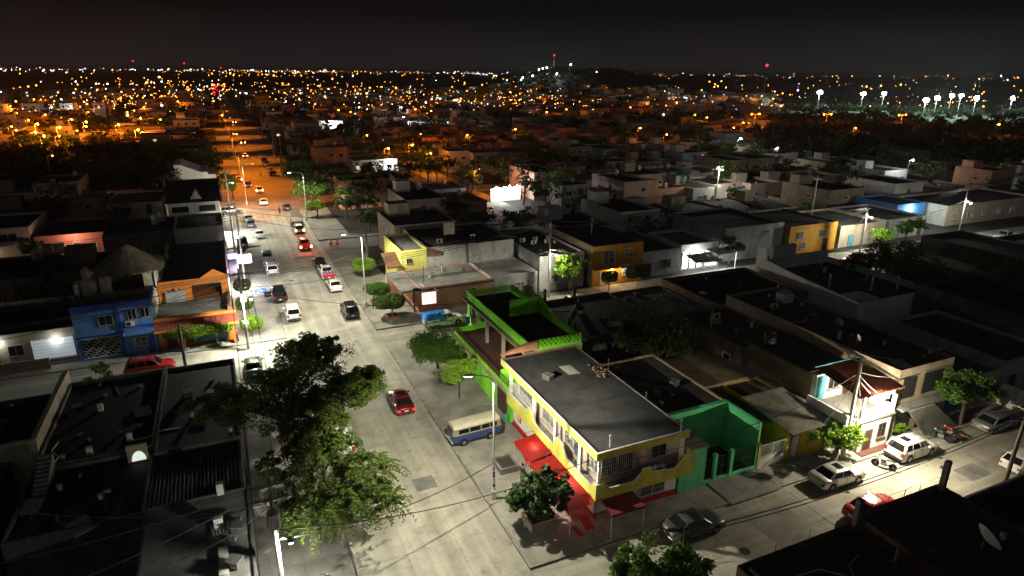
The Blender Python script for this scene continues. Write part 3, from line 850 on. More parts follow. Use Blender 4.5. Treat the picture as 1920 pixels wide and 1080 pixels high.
for i, (m_, w_) in enumerate((('blue_wall', .5), ('tarp_grey', .6), ('white_clean', .45), ('blue_dark', .55), ('pink_wall', .4), ('tarp_grey', .5))):
    x = 21.7 + i * .6
    MB().strip([(x + w_ * k / 5, 5.18) for k in range(6)], [(x + w_ * k / 5, 4.4 + .05 * math.sin(k * 2 + i)) for k in range(6)], 'y', 60.02, 60.04).build('garment', m_, T)
water_tank(30.3, 62.6, 5.4, .62, 1.5, 'tank_beige', 'beige ribbed water tank behind the lime green building')
part_box(thing('tank_stand_house', 'small rough block room under the beige water tank', 'shed', (30.3, 62.8, 0)), 'wall', 'brown_wall', 29.1, 31.8, 61.2, 64.2, -.05, 5.4)

GR = dict(grille='white_metal'); GD = dict(grille='dark_metal')
# ================================================================== HOUSES ALONG THE SIDE STREET
MH = (28.75, 35.95, 36.0, 46.2)
T = house('mint_house', 'mint green house with open carport and black gate between green posts', MH, 4.0, 'beige_wall', 'roof_dark', .2, doors=[('S', 34.4, .9, 2.1, dict(mat='dark_metal', frame='mint_green'))], wins=[])
part_box(T, 'carport_side_wall', 'mint_green', 35.77, 35.95, 32.0, 35.99, -.05, 4.3); part_box(T, 'front_block', 'mint_green', 28.3, 30.7, 32.0, 35.99, -.05, 3.5)
part_box(T, 'front_block_cap', 'concrete', 28.25, 30.75, 31.9, 35.98, 3.5, 3.6); part_box(T, 'beam', 'mint_green', 28.6, 35.76, 35.6, 35.98, 3.9, 4.38); part_box(T, 'porch_back', 'mint_green', 30.75, 35.76, 35.9, 35.985, -.05, 3.9)
part_box(T, 'sill_wall', 'mint_green', 30.7, 35.77, 32.0, 32.18, -.05, .4)
for x in (31.7, 33.3): part_box(T, 'post', 'mint_green', x - .14, x + .14, 31.96, 32.24, -.05, 2.5)
part_box(T, 'porch_post', 'mint_green', 30.8, 31.0, 35.4, 35.58, 0, 3.9)
MHF = (28.3, 35.95, 32.05, 46)
gate(T, 'S', MHF, 31.2, .8, 1.9, z=.35, d=-.05); gate(T, 'S', MHF, 32.5, 1.3, 1.9, z=.35, d=-.05); gate(T, 'S', MHF, 34.6, 2.25, 2.0, z=.35, d=-.05)
part_box(T, 'ramp', 'concrete', 31.0, 36.0, 30.0, 31.95, .135, .2); MB().prism([(29.2, .14), (30.0, .2), (30.0, .14)], 'x', 31.0, 36.0).build('ramp', 'concrete', T)
mb = MB()
for i in range(12): mb.tube([(28.6 + .16 * i, 33.2, 3.6), (28.6 + .16 * i, 33.2, 4.5)], .012, 4)
mb.tube([(28.5, 33.2, 4.5), (30.6, 33.2, 4.5)], .02, 5); mb.build('railing', 'dark_metal', T)
for i, (xx, yy) in enumerate(((30.2, 45.2), (29.6, 38.5))): clutter_pipe(xx, yy, 4.0, 1.0, ['white bent pipe at the back of the mint house roof', 'white pipe at the mint house roof edge by the yellow building'][i])

WL = (36.0, 39.2, 32.0, 44.0)
T = thing('gated_yard', 'walled yard with white barred gate between the mint house and yellow house', 'yard', (37.6, 34, 0))
gate(T, 'S', WL, 37.5, 2.6, 2.2, 'white_metal', panel='white_metal'); part_box(T, 'gate_post', 'yellow_wall', 38.95, 39.2, 31.95, 32.2, -.05, 2.6); part_box(T, 'gate_post', 'yellow_wall', 36.0, 36.2, 31.95, 32.2, -.05, 2.4)
part_box(T, 'yard_roof', 'roof_brown', 36.0, 38.6, 33.4, 40, 2.9, 3.05); part_box(T, 'back_wall', 'brown_wall', 36.0, 43.2, 40, 46.2, -.05, 3.3); part_box(T, 'yard_floor', 'concrete', 36.0, 39.2, 32.2, 40, -.05, .1)
YH = (39.25, 43.2, 32.0, 40.0)
T = house('yellow_house', 'small bright yellow house under a slanting corrugated sheet roof', YH, 3.0, 'yellow_wall', 'roof_brown', .05, wins=[('S', 41.9, 1.3, 1.1, .9, dict(grille='white_metal'))], doors=[('S', 39.9, .85, 2.1, dict(mat='white_metal'))])
corrugated(MB(), 38.2, 42.9, 30.9, 36.6, 3.25, 3.75, .22, .03).build('corrugated_roof', 'sheet_metal', T)
part_box(T, 'roof_beam', 'pole_wood', 38.3, 42.8, 31.2, 31.3, 3.08, 3.18)

BH = (43.3, 48.9, 31.6, 42.0)
T = thing('balcony_house', 'white two storey house with roof terrace under red corrugated tile canopy', 'house', (46, 36, 0))
part_box(T, 'ground_floor_wall', 'white_clean', 45.3, 48.9, 30.3, 34, -.05, 3.1); part_box(T, 'ground_floor_wall', 'white_wall', 43.3, 45.3, 31.8, 34, -.05, 3.1); part_box(T, 'rear_wall', 'brown_wall', 43.3, 48.9, 34, 42, -.05, 3.1)
part_box(T, 'terrace_floor', 'concrete', 43.1, 49.0, 30.1, 42, 3.1, 3.28)
part_box(T, 'upper_wall', 'white_wall', 44.0, 48.6, 34.2, 34.6, 3.28, 5.75); part_box(T, 'rear_upper_wall', 'brown_wall', 44.0, 48.6, 34.61, 42, 3.28, 5.7); part_box(T, 'rear_roof', 'roof_dark', 43.8, 48.8, 34.8, 42.05, 5.7, 5.85); part_box(T, 'side_wall', 'white_clean', 48.5, 48.9, 30.2, 32.3, 3.28, 4.9); part_box(T, 'parapet', 'white_clean', 43.2, 43.4, 30.2, 34.2, 3.28, 4.1)
part_box(T, 'painted_panel', 'teal_wall', 43.4, 45.0, 31.72, 31.79, 1.0, 2.9); part_box(T, 'painted_panel', 'teal_wall', 44.0, 45.2, 34.15, 34.19, 3.3, 5.6)
for x in (45.2, 48.6): part_box(T, 'canopy_post', 'white_clean', x - .1, x + .1, 30.35, 30.55, 3.28, 5.5)
corrugated(MB(), 44.2, 49.3, 30.0, 34.6, 5.55, 6.25, .3, .05).build('tile_canopy', 'tile_red', T); part_box(T, 'canopy_edge', 'teal_wall', 44.1, 49.4, 34.6, 34.75, 6.2, 6.36)
mb = MB()
for i in range(20): mb.tube([(45.2 + .17 * i, 30.25, 3.28), (45.2 + .17 * i, 30.25, 4.15)], .012, 4)
mb.tube([(45.1, 30.25, 4.15), (48.5, 30.25, 4.15)], .025, 5); mb.build('railing', 'white_metal', T)
GF = (45.3, 48.9, 30.3, 42); window(T, 'S', GF, 47.9, 1.1, .9, 1.3, frame='brown_metal'); door(T, 'S', GF, 46.3, .9, 2.1, 'brown_metal'); window(T, 'W', GF, 31.1, 1.1, .8, 1.2)
window(T, 'S', (44, 48.6, 34.2, 42), 46.2, 4.1, 1.4, 1.2, grille='dark_metal'); door(T, 'S', (44, 48.6, 34.2, 42), 47.9, .8, 2.1, 'brown_metal', z=3.28)
part_box(T, 'grass_step', 'tile_floor', 45.2, 52, 29.7, 30.28, .13, .2)
water_tank(44.9, 40.5, 5.9, .55, 1.3, 'tank_black', 'black water tank behind the red tile canopy')
B6 = (49.9, 57.0, 31.0, 52.0)
T = house('unfinished_house', 'raw beige two storey house with big dark openings and flat roof', B6, 6.2, 'beige_wall', 'roof_brown', .3)
for x, w, z, h in ((51.5, 1.8, 3.6, 2.0), (54.6, 2.6, 3.6, 2.1), (51.6, 2.0, .1, 2.4), (54.8, 2.8, .1, 2.5)):
    mb = MB(); fbox(mb, 'S', B6, x - w / 2, x + w / 2, z, z + h, -.02, .004); o = mb.build('opening', 'dark_inside', T)
    mb = MB(); fbox(mb, 'S', B6, x - w / 2 - .1, x + w / 2 + .1, z + h, z + h + .14, -.02, .06); mb.build('lintel', 'concrete', o)
part_box(T, 'slab_ledge', 'concrete', 49.8, 57.2, 30.0, 30.99, 3.05, 3.25)
MB().prism([(50.2, 3.2), (53.5, 3.2), (57.6, .13), (53.2, .13)], 'y', 29.7, 29.9).build('leaning_sheet', 'concrete', T)
for i, (x, y, rz) in enumerate(((52, 47, 0), (54.6, 41, 1.2), (51.6, 38.5, .6))): ac_unit(x, y, 6.2, rz, ['white air conditioner at the back of the raw beige house roof', 'white air conditioner amid the raw beige house roof', 'white air conditioner near the canopy side of the raw beige house roof'][i])
dish(51.4, 36.5, 6.2, .36, .5, 'pale blue satellite dish on the raw beige house roof')
part_box(thing('brick_hut', 'small pale rooftop hut on the raw beige house', 'hut', (55, 48.5, 6.2)), 'wall', 'white_wall', 54.2, 55.6, 47.8, 49.0, 6.2, 7.2)
LR = (43.2, 49.85, 42.1, 52.0)
T = house('long_brown_house', 'long dark house with brown block side wall and cluttered flat roof', LR, 5.0, 'brown_wall', 'roof_brown', .25, wins=[('W', 44.0, 3.0, 1.0, .9, dict(cross=False)), ('W', 48.5, 2.4, 1.0, .9, dict(cross=False))])
clutter_pipe(44.0, 47.5, 5.0, 1.9, 'tall white pole on the long brown house roof'); ac_unit(46.5, 49.5, 5.0, 0, 'white air conditioner on the long brown house roof'); ac_unit(48.4, 46.2, 5.0, .5, 'grey air conditioner lying near the middle of the long brown house roof')
T = house('back_lot_house', 'low dark roofed house behind the big dark tree', (29.2, 41.8, 52.0, 63.8), 3.9, 'concrete_dark', 'roof_dark', .3)
MB().tube([(30, 52.4, 4.05), (33, 58, 4.05), (37.5, 63.2, 4.05)], .07, 5).build('roof_seam', 'tar', T)
for x, y, h in ((33.0, 63.6, 1.8), (37.0, 63.6, 1.6)): part_box(T, 'column_stub', 'concrete_dark', x - .15, x + .15, y - .15, y + .15, 3.9, 3.9 + h)
house('back_lot_house', 'low grey roofed house beside the silver wagon street', (42.0, 49.8, 53.0, 63.8), 3.7, 'concrete_dark', 'roof_grey', .3)
house('brick_lot_house', 'dark brick house with high side wall facing the lit shop', (50.2, 64.0, 53.0, 64.0), 4.3, 'brick_wall', 'roof_black', .5)
part_box(thing('garden_wall', 'plain dark wall closing the yard behind the yellow building', 'wall', (36, 46.4, 0)), 'wall', 'brown_wall', 28.9, 43, 46.4, 46.6, -.05, 2.4)
WB = (66.0, 80.0, 47.5, 64.0)
T = thing('white_parapet_building', 'long white walled building with stepped parapets and dark sunken roof', 'building', (73, 56, 0))
pk = [(64.0, 7.6), (62.2, 7.6), (62.1, 6.0), (57, 5.4), (50, 4.9), (47.5, 4.8)]
MB().strip(pk, [(c, -.05) for c, _ in pk], 'x', 66.0, 66.18).build('side_wall', 'white_clean', T)
part_box(T, 'front_wall', 'white_clean', 66.18, 80.0, 47.5, 47.68, -.05, 4.7); part_box(T, 'east_wall', 'white_wall', 79.82, 80, 47.68, 64, -.05, 4.6)
part_box(T, 'north_wall', 'white_wall', 66.18, 79.8, 63.8, 64, -.05, 5.6); part_box(T, 'roof', 'roof_dark', 66.18, 79.82, 47.68, 63.8, 3.5, 3.8)
part_box(T, 'stair_wall', 'white_wall', 66.2, 69.5, 50.2, 50.36, 3.8, 4.9); part_box(T, 'stair_wall', 'white_wall', 69.4, 69.56, 47.7, 50.2, 3.8, 4.9); part_box(T, 'parapet_block', 'white_wall', 68.2, 72.5, 63.2, 63.79, 5.6, 7.4)
for i, (x, y) in enumerate(((70, 55), (74, 52), (77.5, 51))): part_box(T, 'column_stub', 'white_wall', x - .1, x + .1, y - .1, y + .1, 3.8, 5.6)
ac_unit(75, 60, 3.8, .4, 'white air conditioner on the sunken roof of the white parapet building')
part_box(thing('leaning_slab', 'pale concrete slab propped against a dark wall behind the raw beige house', 'slab', (60.5, 43.5, 0)), 'slab', 'concrete', 59.9, 60.9, 41.5, 46.4, 2.6, 2.8)
house('dark_yard_house', 'dark walled house behind the shady street tree', (57.4, 63.5, 38, 52.5), 3.2, 'concrete_dark', 'roof_black', .3)
T = house('blue_gate_house', 'grey walled lot with a blue metal gate behind the street tree', (57.6, 66.5, 31.8, 37.5), 2.9, 'grey_wall', 'roof_brown', .3, doors=[('S', 59.6, 2.2, 2.2, dict(mat='blue_paint'))], wins=[('S', 63.5, 1.1, 1.2, 1.0, GR)])
house('end_house', 'pale weathered house at the dark end of the side street', (67, 75, 31.8, 44), 3.4, 'grey_wall', 'roof_dark', .4, wins=[('S', 71, 1.1, 1.4, 1.1, GR)], doors=[('S', 68.7, 1, 2.1)])
T = thing('rubble_heap', 'heap of broken bricks and rubble on the pavement by the motorcycles', 'rubble', (54.6, 30.3, .13))
for i in range(70):
    a = rs.random() * 6.28; r = abs(rs.gauss(0, .8)); z = max(0.04, .75 * math.exp(-r * r / .7)) * rs.random()
    sz = rs.uniform(.07, .17)
    o = MB().box(-sz, sz, -sz * .7, sz * .7, -sz * .5, sz * .5).build('brick', 'rubble', T, True)
    o.location = (r * math.cos(a) * 1.2, r * math.sin(a) * .7, z + sz * .4); o.rotation_euler = (rs.random(), rs.random(), rs.random() * 3)
T = thing('fabric_heap', 'white cloth covered stall frame at the far end of the side street', 'stall', (66.3, 30.0, .13))
MB().prism([(65.3, .13), (67.4, .13), (67.0, 1.7), (66.2, 2.0), (65.7, 1.6)], 'y', 29.6, 31.2).build('cloth', 'white_clean', T)
for x in (65.4, 67.3): MB().tube([(x, 29.5, .13), (x, 29.5, 2.3)], .03, 6).build('post', 'galvanised', T)

re_ = random.Random(31)
for row, (ya, yb) in enumerate(((49.5, 63.9), (31.9, 47.0))):
    x = 93.5 if row == 0 else 75.3
    while x < 165:
        w = re_.uniform(7, 11); a = re_.uniform(0, 3)
        T = house('east_lot_house', ('dark roofed back house in the eastern block facing the far lit pole street', 'dark roofed house in the eastern block along the unlit side street')[row], (x, x + w - .1, ya + a, yb), re_.uniform(2.9, 3.8) if re_.random() < .75 else 5.6, re_.choice(('concrete_dark', 'brown_wall', 'brick_wall', 'beige_wall')), re_.choice(('roof_dark', 'roof_black', 'roof_brown')), re_.uniform(.2, .5), group=('back houses of the eastern block', 'front houses of the eastern block')[row], wins=[('S', x + w * .3, 1.1, 1.2, 1.0, dict(sill=False)), ('S', x + w * .7, 1.1, 1.0, 1.0, dict(sill=False))])
        x += w

# ================================================================== FOREGROUND ROOFS ON THE SOUTH SIDE
T = house('foreground_house', 'dark foreground house with weedy flat roof and raw concrete edge', (22.0, 30.8, 4, 19.8), 5.4, 'brick_wall', 'roof_brown', .25)
part_box(T, 'column_stub', 'concrete', 30.3, 30.62, 19.4, 19.7, 5.4, 7.4); part_box(T, 'skylight_frame', 'concrete_dark', 22.3, 25.4, 18.2, 19.3, 5.4, 5.9)
for x in (24.5, 27.0, 29.0): MB().tube([(x, 19.7, 5.6), (x, 19.7, 6.3)], .02, 4).build('rebar', 'brown_metal', T)
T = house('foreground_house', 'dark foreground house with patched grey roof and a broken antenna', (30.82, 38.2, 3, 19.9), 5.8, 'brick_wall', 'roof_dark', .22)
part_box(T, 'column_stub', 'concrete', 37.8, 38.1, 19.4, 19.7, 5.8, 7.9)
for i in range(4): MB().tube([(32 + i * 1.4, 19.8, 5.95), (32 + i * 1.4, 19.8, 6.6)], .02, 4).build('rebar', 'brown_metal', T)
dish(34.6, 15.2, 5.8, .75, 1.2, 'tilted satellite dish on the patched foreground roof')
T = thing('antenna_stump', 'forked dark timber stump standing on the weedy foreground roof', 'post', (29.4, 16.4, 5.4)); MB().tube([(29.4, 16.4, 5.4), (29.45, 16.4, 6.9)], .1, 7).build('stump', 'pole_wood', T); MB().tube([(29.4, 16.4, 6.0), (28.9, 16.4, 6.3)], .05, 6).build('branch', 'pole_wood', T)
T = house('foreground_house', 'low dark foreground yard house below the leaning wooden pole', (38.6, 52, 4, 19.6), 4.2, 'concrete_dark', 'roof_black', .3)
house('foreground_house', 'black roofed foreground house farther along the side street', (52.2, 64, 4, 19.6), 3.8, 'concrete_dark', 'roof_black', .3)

# ================================================================== NORTH OF THE CROSS STREET
SH = (21.2, 31.4, 76.6, 84.6)
T = house('salmon_house', 'single storey salmon corner house with grey roof and lit window', SH, 3.3, 'salmon_wall', 'roof_grey', .12, wins=[('S', 28.6, 1.6, 1.4, .9, GR)])
part_box(T, 'roof_edge', 'roof_dark', 20.4, 31.6, 75.9, 76.59, 3.16, 3.4); part_box(T, 'porch_roof', 'roof_grey', 18.9, 21.19, 75.9, 84.6, 3.16, 3.4); part_box(T, 'porch_post', 'brown_metal', 20.5, 20.66, 76.2, 76.36, .1, 3.16)
mb = MB(); fbox(mb, 'S', SH, 21.7, 23.6, 1.0, 2.6, -.02, .012); o = mb.build('lit_window', EMIT('pink_lit', (1, .62, .5), 1.1), T)
mb = MB()
for i in range(17): fbox(mb, 'S', SH, 21.7 + .118 * i, 21.72 + .118 * i, .95, 2.65, .08, .1)
fbox(mb, 'S', SH, 21.6, 23.7, 1.75, 1.79, .1, .12); mb.build('grille', 'white_metal', o)
part_box(T, 'porch_wall', 'salmon_wall', 18.95, 21.19, 84.4, 84.6, .1, 3.16); part_box(T, 'porch_kerb', 'salmon_wall', 18.95, 19.1, 79, 84.4, .1, 1.0)
clutter_pipe(22.6, 78.6, 3.3, 2.2, 'dark iron post on the salmon house roof', 'dark_metal'); clutter_pipe(26.3, 82.3, 3.3, .8, 'white vent pipe on the salmon house roof')
T = house('lime_yellow_house', 'narrow lime yellow two storey house with brown tile lean-to', (21.3, 25.0, 85.0, 95.0), 5.9, 'lime_yellow', 'roof_grey', .3, wins=[('S', 22.4, 4.2, .8, .8, GD)])
MB().prism([(84.7, 3.9), (84.7, 4.06), (88.2, 5.3), (88.2, 5.14)], 'x', 19.2, 21.28).build('tile_lean_to', 'tile_brown', T); part_box(T, 'side_post', 'lime_yellow', 19.2, 19.5, 84.75, 85.0, .1, 3.9)
MB().prism([(25.02, 5.0), (27.2, 5.0), (27.2, 5.5), (25.02, 6.4)], 'y', 84.9, 88).build('tile_roof', 'tile_brown', T)
part_box(T, 'low_wall', 'white_wall', 19.5, 21.28, 87.6, 87.75, .1, 2.2)
T = house('grey_wall_house', 'two storey house with broad blank grey-white side wall', (25.05, 38.6, 85.0, 98.0), 5.9, 'grey_wall', 'roof_dark', .35, gates=())
part_box(T, 'downpipe', 'dark_metal', 31.0, 31.12, 84.93, 84.99, .3, 6.2)
part_box(thing('roof_sign_board', 'blank cream signboard on posts on the grey wall house roof', 'sign board', (30.0, 90, 5.9)), 'board', 'cream_wall', 29.2, 31.0, 90, 90.06, 6.6, 8.4)
for x in (29.5, 30.7): MB().tube([(x, 90.09, 5.9), (x, 90.09, 8.2)], .035, 6).build('post', 'steel', bpy.data.objects['roof_sign_board'])
ac_unit(33.5, 89, 5.9, .3, 'white air conditioner beside the blank signboard'); ac_unit(28.0, 88.2, 5.9, 0, 'white air conditioner at the lean-to end of the grey wall house roof')
T = house('annex_house', 'low grey annex roof in front of the blank grey wall', (31.5, 38.6, 76.9, 84.9), 3.4, 'grey_wall', 'roof_grey', .1, wins=[('S', 36, 1.2, 1.4, 1.1, GR)])
T = house('ac_roof_house', 'dark roofed house behind the lamp pole tree with many roof units', (39.5, 46.8, 78.0, 96), 4.9, 'grey_wall', 'roof_dark', .3, wins=[('S', 42, 1.2, 1.3, 1.1, GR)], doors=[('S', 44.6, .9, 2.1, dict(mat='white_metal'))])
for i in range(5): ac_unit(41.2 + i * 1.1, 87.5 - (i % 2) * 1.8, 4.9, .2 * i, 'white air conditioner in the cluster on the dark roof behind the lamp pole', 'cluster of roof units')
OH = (47.6, 56.3, 76.8, 90.0)
T = house('ochre_house', 'ochre yellow two storey house with barred windows and balcony', OH, 5.9, 'brown_wall', 'roof_dark', .25, wins=[('S', 50.3, 3.3, 2.0, 2.1, dict(grille='white_metal')), ('S', 53.8, 4.0, 1.5, 1.3, dict(grille='white_metal')), ('S', 53.5, 1.2, 1.4, 1.2, GR)], doors=[('S', 49.4, 1, 2.1, dict(mat='white_metal'))])
part_box(T, 'front_wall', 'ochre_wall', 47.6, 56.3, 76.792, 76.8, -.05, 6.14); part_box(T, 'balcony', 'ochre_wall', 51.6, 56.2, 75.6, 76.79, 2.7, 3.3); part_box(T, 'balcony_slab', 'ochre_wall', 47.6, 51.6, 75.9, 76.79, 2.7, 2.85)
MB().ball((50.8, 76.6, 2.45), .12).build('wall_lamp', 'bulb_warm', T); light('wall_lamp_light', 'POINT', (50.8, 76.3, 2.4), 120, (1, .75, .35), T, .15)
MB().ball((53.0, 76.5, 2.5), .12).build('wall_lamp', 'led', T)
T = thing('roof_lantern', 'small corrugated canopy on a mast above the ochre house', 'antenna', (51.5, 84, 5.9)); MB().tube([(51.5, 84, 5.9), (51.5, 84, 8.3)], .04, 6).build('mast', 'steel', T); corrugated(MB(), 51.3, 53.3, 83.6, 84.3, 8.3, 8.5, .2, .03).build('sheet', 'sheet_metal', T)
house('plain_grey_house', 'plain low grey house between the ochre house and the lit shop', (56.5, 64.4, 78, 92), 3.6, 'grey_wall', 'roof_dark', .4, wins=[('S', 61.8, 1.1, 1.8, 1.3, GD)], doors=[('S', 58.4, 1, 2.1)])
SP = (65.0, 72.5, 78.6, 88)
T = house('lit_shop', 'brightly lit corner shop with open shelves and white canopy', SP, 3.7, 'white_wall', 'roof_grey', .5, cat='shop')
for i in range(3):
    a = 65.3 + i * 1.45
    mb = MB(); fbox(mb, 'S', SP, a, a + 1.2, .3, 2.9, -.02, .006); o = mb.build('lit_window', 'shop_glow', T)
    mb = MB()
    for z in (.5, 1.0, 1.5, 2.0, 2.5): fbox(mb, 'S', SP, a, a + 1.2, z, z + .04, .01, .12)
    fbox(mb, 'S', SP, a - .08, a, .2, 2.95, .0, .14); fbox(mb, 'S', SP, a + 1.2, a + 1.28, .2, 2.95, .0, .14); mb.build('shelf', 'brown_metal', o)
    for q in range(14):
        gz = rs.choice((.54, 1.04, 1.54, 2.04)); gx = a + .05 + rs.random() * 1.0
        mb = MB(); fbox(mb, 'S', SP, gx, gx + .1, gz, gz + .28, .015, .11); mb.build('goods', rs.choice(('red_paint', 'yellow_wall', 'cardboard', 'brown_metal', 'blue_paint', 'tile_red')), o)
part_box(T, 'canopy', 'white_clean', 69.8, 73.6, 75.4, 78.59, 2.9, 3.0); part_box(T, 'back_panel', 'white_clean', 69.8, 72.4, 78.5, 78.58, .2, 2.8)
for x in (69.9, 73.5): part_box(T, 'canopy_post', 'white_metal', x - .05, x + .05, 75.45, 75.55, .1, 2.9)
MB().tube([(70.3, 77, 2.86), (73.2, 77, 2.86)], .04, 6).build('tube_lamp', 'tube', T); light('shop_light', 'POINT', (71.6, 76.9, 2.7), 420, (.93, 1, 1), T, .3); light('shop_light', 'POINT', (67.5, 77.5, 2.6), 200, (.97, 1, 1), T, .3)
for i in range(3): corrugated(MB(), 64.9 + i * 1.9, 66.7 + i * 1.9, 74.6, 77.6, 2.3 - .1 * i, 2.9, .2, .03).build('awning_sheet', 'sheet_metal', T)
part_box(thing('fruit_stall', 'small stall with a blue cover at the end of the brick wall', 'stall', (63.5, 71.3, 0)), 'counter', 'yellow_wall', 63, 64.3, 70.6, 71.6, 0, .9); MB().prism([(62.8, 1.0), (64.5, 1.0), (64.2, 1.5), (63.1, 1.5)], 'y', 70.5, 71.8).build('cover', 'tarp_blue', bpy.data.objects['fruit_stall'])
T = house('tan_house', 'ochre fronted house with two barred windows by the far lamp pole', (88.5, 100, 79.0, 92), 4.7, 'brown_wall', 'roof_dark', .3, wins=[('S', 91, 2.6, 1.6, 1.3, GR), ('S', 96.5, 2.6, 1.6, 1.3, GR), ('S', 92, .8, 1.5, 1.1, GR)], doors=[('S', 97.5, 1.1, 2.1)])
part_box(T, 'front_wall', 'ochre_wall', 88.5, 100, 78.992, 79.0, -.05, 5.0)
house('grey_flat_house', 'grey two storey house behind the white parapet building', (75, 88, 80, 94), 5.4, 'grey_wall', 'roof_dark', .3, wins=[('S', 84, 3.6, 1.6, 1.2, GR)])
house('pale_house', 'pale low house beside the far lamp pole', (101, 113, 79, 92), 3.6, 'cream_wall', 'roof_grey', .4, wins=[('S', 109, 1.1, 1.6, 1.2, GR)], doors=[('S', 104, 1.2, 2.1, dict(mat='teal_wall'))])
T = house('blue_lit_house', 'house with bright blue front under a cold lamp', (127, 136, 87, 97), 4.2, 'blue_wall', 'roof_dark', .3, wins=[('S', 130, 1.1, 1.2, 1.6, GR)], doors=[('S', 133, 1, 2.1, dict(mat='white_metal'))])
MB().ball((131, 86.6, 3.6), .16).build('wall_lamp', 'led', T); light('wall_lamp_light', 'POINT', (131, 86.2, 3.5), 500, (.55, .85, 1), T, .15)
house('cream_long_house', 'long cream house with white columns behind the parked cars', (137, 168, 83, 95), 3.9, 'cream_wall', 'roof_dark', .4, wins=[('S', 140 + 5 * i, 1.1, 1.7, 1.4, GR) for i in range(5)])
house('row_house', 'grey house between the pale house and the blue lit house', (114.5, 126, 80, 93), 3.4, 'grey_wall', 'roof_dark', .4, wins=[('S', 118, 1.1, 1.6, 1.2, GR), ('S', 122, 1.1, 1.2, 1.2, GR)], doors=[('S', 124.5, 1, 2.1)])

# ================================================================== WEST SIDE, NORTH OF THE CROSS STREET
BL = (-16.4, -9.0, 75.9, 87.0)
T = house('blue_house', 'two storey blue house with barred windows and wall mounted unit', BL, 5.9, 'blue_wall', 'roof_dark', .35, wins=[('S', -13.4, 3.9, 1.4, 1.1, GD), ('S', -10.9, 4.2, .85, 1.2, GD), ('S', -9.65, 4.3, .9, 1.2, GD), ('S', -10.5, 1.0, 1.3, 1.1, GR)], doors=[('S', -9.6, .8, 2.1, dict(mat='blue_dark'))], cap='blue_dark')
part_box(T, 'floor_band', 'blue_dark', -16.43, -12.4, 75.83, 75.89, 2.7, 2.9); part_box(T, 'floor_band', 'blue_dark', -12.0, -8.97, 75.83, 75.89, 3.3, 3.5); part_box(T, 'parapet_band', 'blue_dark', -16.43, -8.97, 75.83, 75.89, 5.6, 6.2); part_box(T, 'corner_strip', 'blue_dark', -12.35, -12.05, 75.8, 75.89, 0, 6.3)
MB().prism([(-11.9, 3.2), (-9.0, 3.2), (-9.0, 2.75), (-11.9, 2.75)], 'y', 74.8, 75.85).build('canopy', 'blue_wall', T)
mb = MB()
for i in range(13):
    for j in range(9):
        if (i * 3 + j * 5) % 4 != 0: mb.box(-15.9 + i * .26, -15.9 + i * .26 + .2, 75.8, 75.86, .5 + j * .24, .5 + j * .24 + .05)
        if (i + j) % 2: mb.box(-15.9 + i * .26, -15.9 + i * .26 + .05, 75.79, 75.85, .5 + j * .24, .5 + j * .24 + .2)
mb.box(-16.0, -12.5, 75.79, 75.87, .4, .46); mb.box(-16, -12.5, 75.79, 75.87, 2.6, 2.66); mb.build('screen_grille', 'plastic_white', T); part_box(T, 'dark_opening', 'dark_inside', -16.0, -12.5, 75.885, 75.895, .4, 2.65)
ac_unit(-11.2, 75.65, 3.5, 0, 'white air conditioner on the front of the blue house')
OB = (-8.9, -1.1, 76.6, 83.0)
T = thing('orange_building', 'orange corner building with tiled awning, roof terrace and gabled upper wall', 'building', (-5, 80, 0))
part_box(T, 'ground_floor_wall', 'orange_wall', OB[0], OB[1], OB[2], 104, -.05, 3.3); part_box(T, 'terrace_floor', 'roof_grey', -8.85, -1.15, 76.7, 83.1, 3.3, 3.36)
part_box(T, 'fascia', 'orange_wall', -9.0, -.6, 76.0, 76.58, 3.25, 3.75); part_box(T, 'fascia', 'ochre_wall', -9.0, -.5, 74.6, 74.75, 2.62, 2.85)
corrugated(MB(), -9.0, -.5, 74.6, 76.1, 2.9, 3.5, .13, .035).build('tile_awning', 'tile_red', T)
for x in (-1.2,): part_box(T, 'awning_post', 'orange_wall', x, x + .3, 74.8, 75.1, .1, 2.7)
part_box(T, 'upper_wall', 'orange_wall', -8.8, -5.2, 83.1, 83.3, 3.36, 5.9); part_box(T, 'upper_wall', 'orange_wall', -5.2, -1.9, 83.1, 83.3, 5.2, 5.9); part_box(T, 'upper_wall', 'orange_wall', -1.9, -1.1, 83.1, 83.3, 3.36, 5.9)
MB().prism([(-4.2, 5.9), (-2.6, 6.9), (-1.1, 6.0), (-1.1, 5.9)], 'y', 83.1, 83.3).build('gable', 'orange_wall', T)
part_box(T, 'side_wall', 'brown_wall', -1.3, -1.1, 83.3, 104, 3.3, 5.6); part_box(T, 'side_wall', 'cream_wall', -8.8, -8.6, 83.3, 104, 3.3, 5.8); part_box(T, 'upper_roof', 'roof_dark', -8.6, -1.3, 83.3, 104, 5.0, 5.2); part_box(T, 'side_post', 'brown_wall', -1.4, -1.1, 76.8, 83.1, 3.3, 4.0)
door(T, 'S', OB, -7.6, 1.0, 2.2, 'brown_metal'); part_box(T, 'shop_opening', 'teal_wall', -5.4, -2.0, 76.54, 76.59, .3, 2.4)
o = thing('grey_tarp', 'crumpled grey tarpaulin hung on the orange building terrace', 'tarp', (-7, 82.5, 3.36))
mb = MB(); tp = [(-8.0 + i * .3, 5.0 - .25 * (i % 2) - .08 * math.sin(i)) for i in range(8)]; mb.strip(tp, [(c - .1, 3.4) for c, _ in tp], 'y', 82.5, 82.54); mb.build('cloth', 'tarp_grey', o)
part_box(thing('white_wall_strip', 'leaning pale wall strip between the blue house and orange building', 'wall', (-8.95, 80, 0)), 'wall', 'white_wall', -9.0, -8.9, 77, 86, 3.4, 6.0)
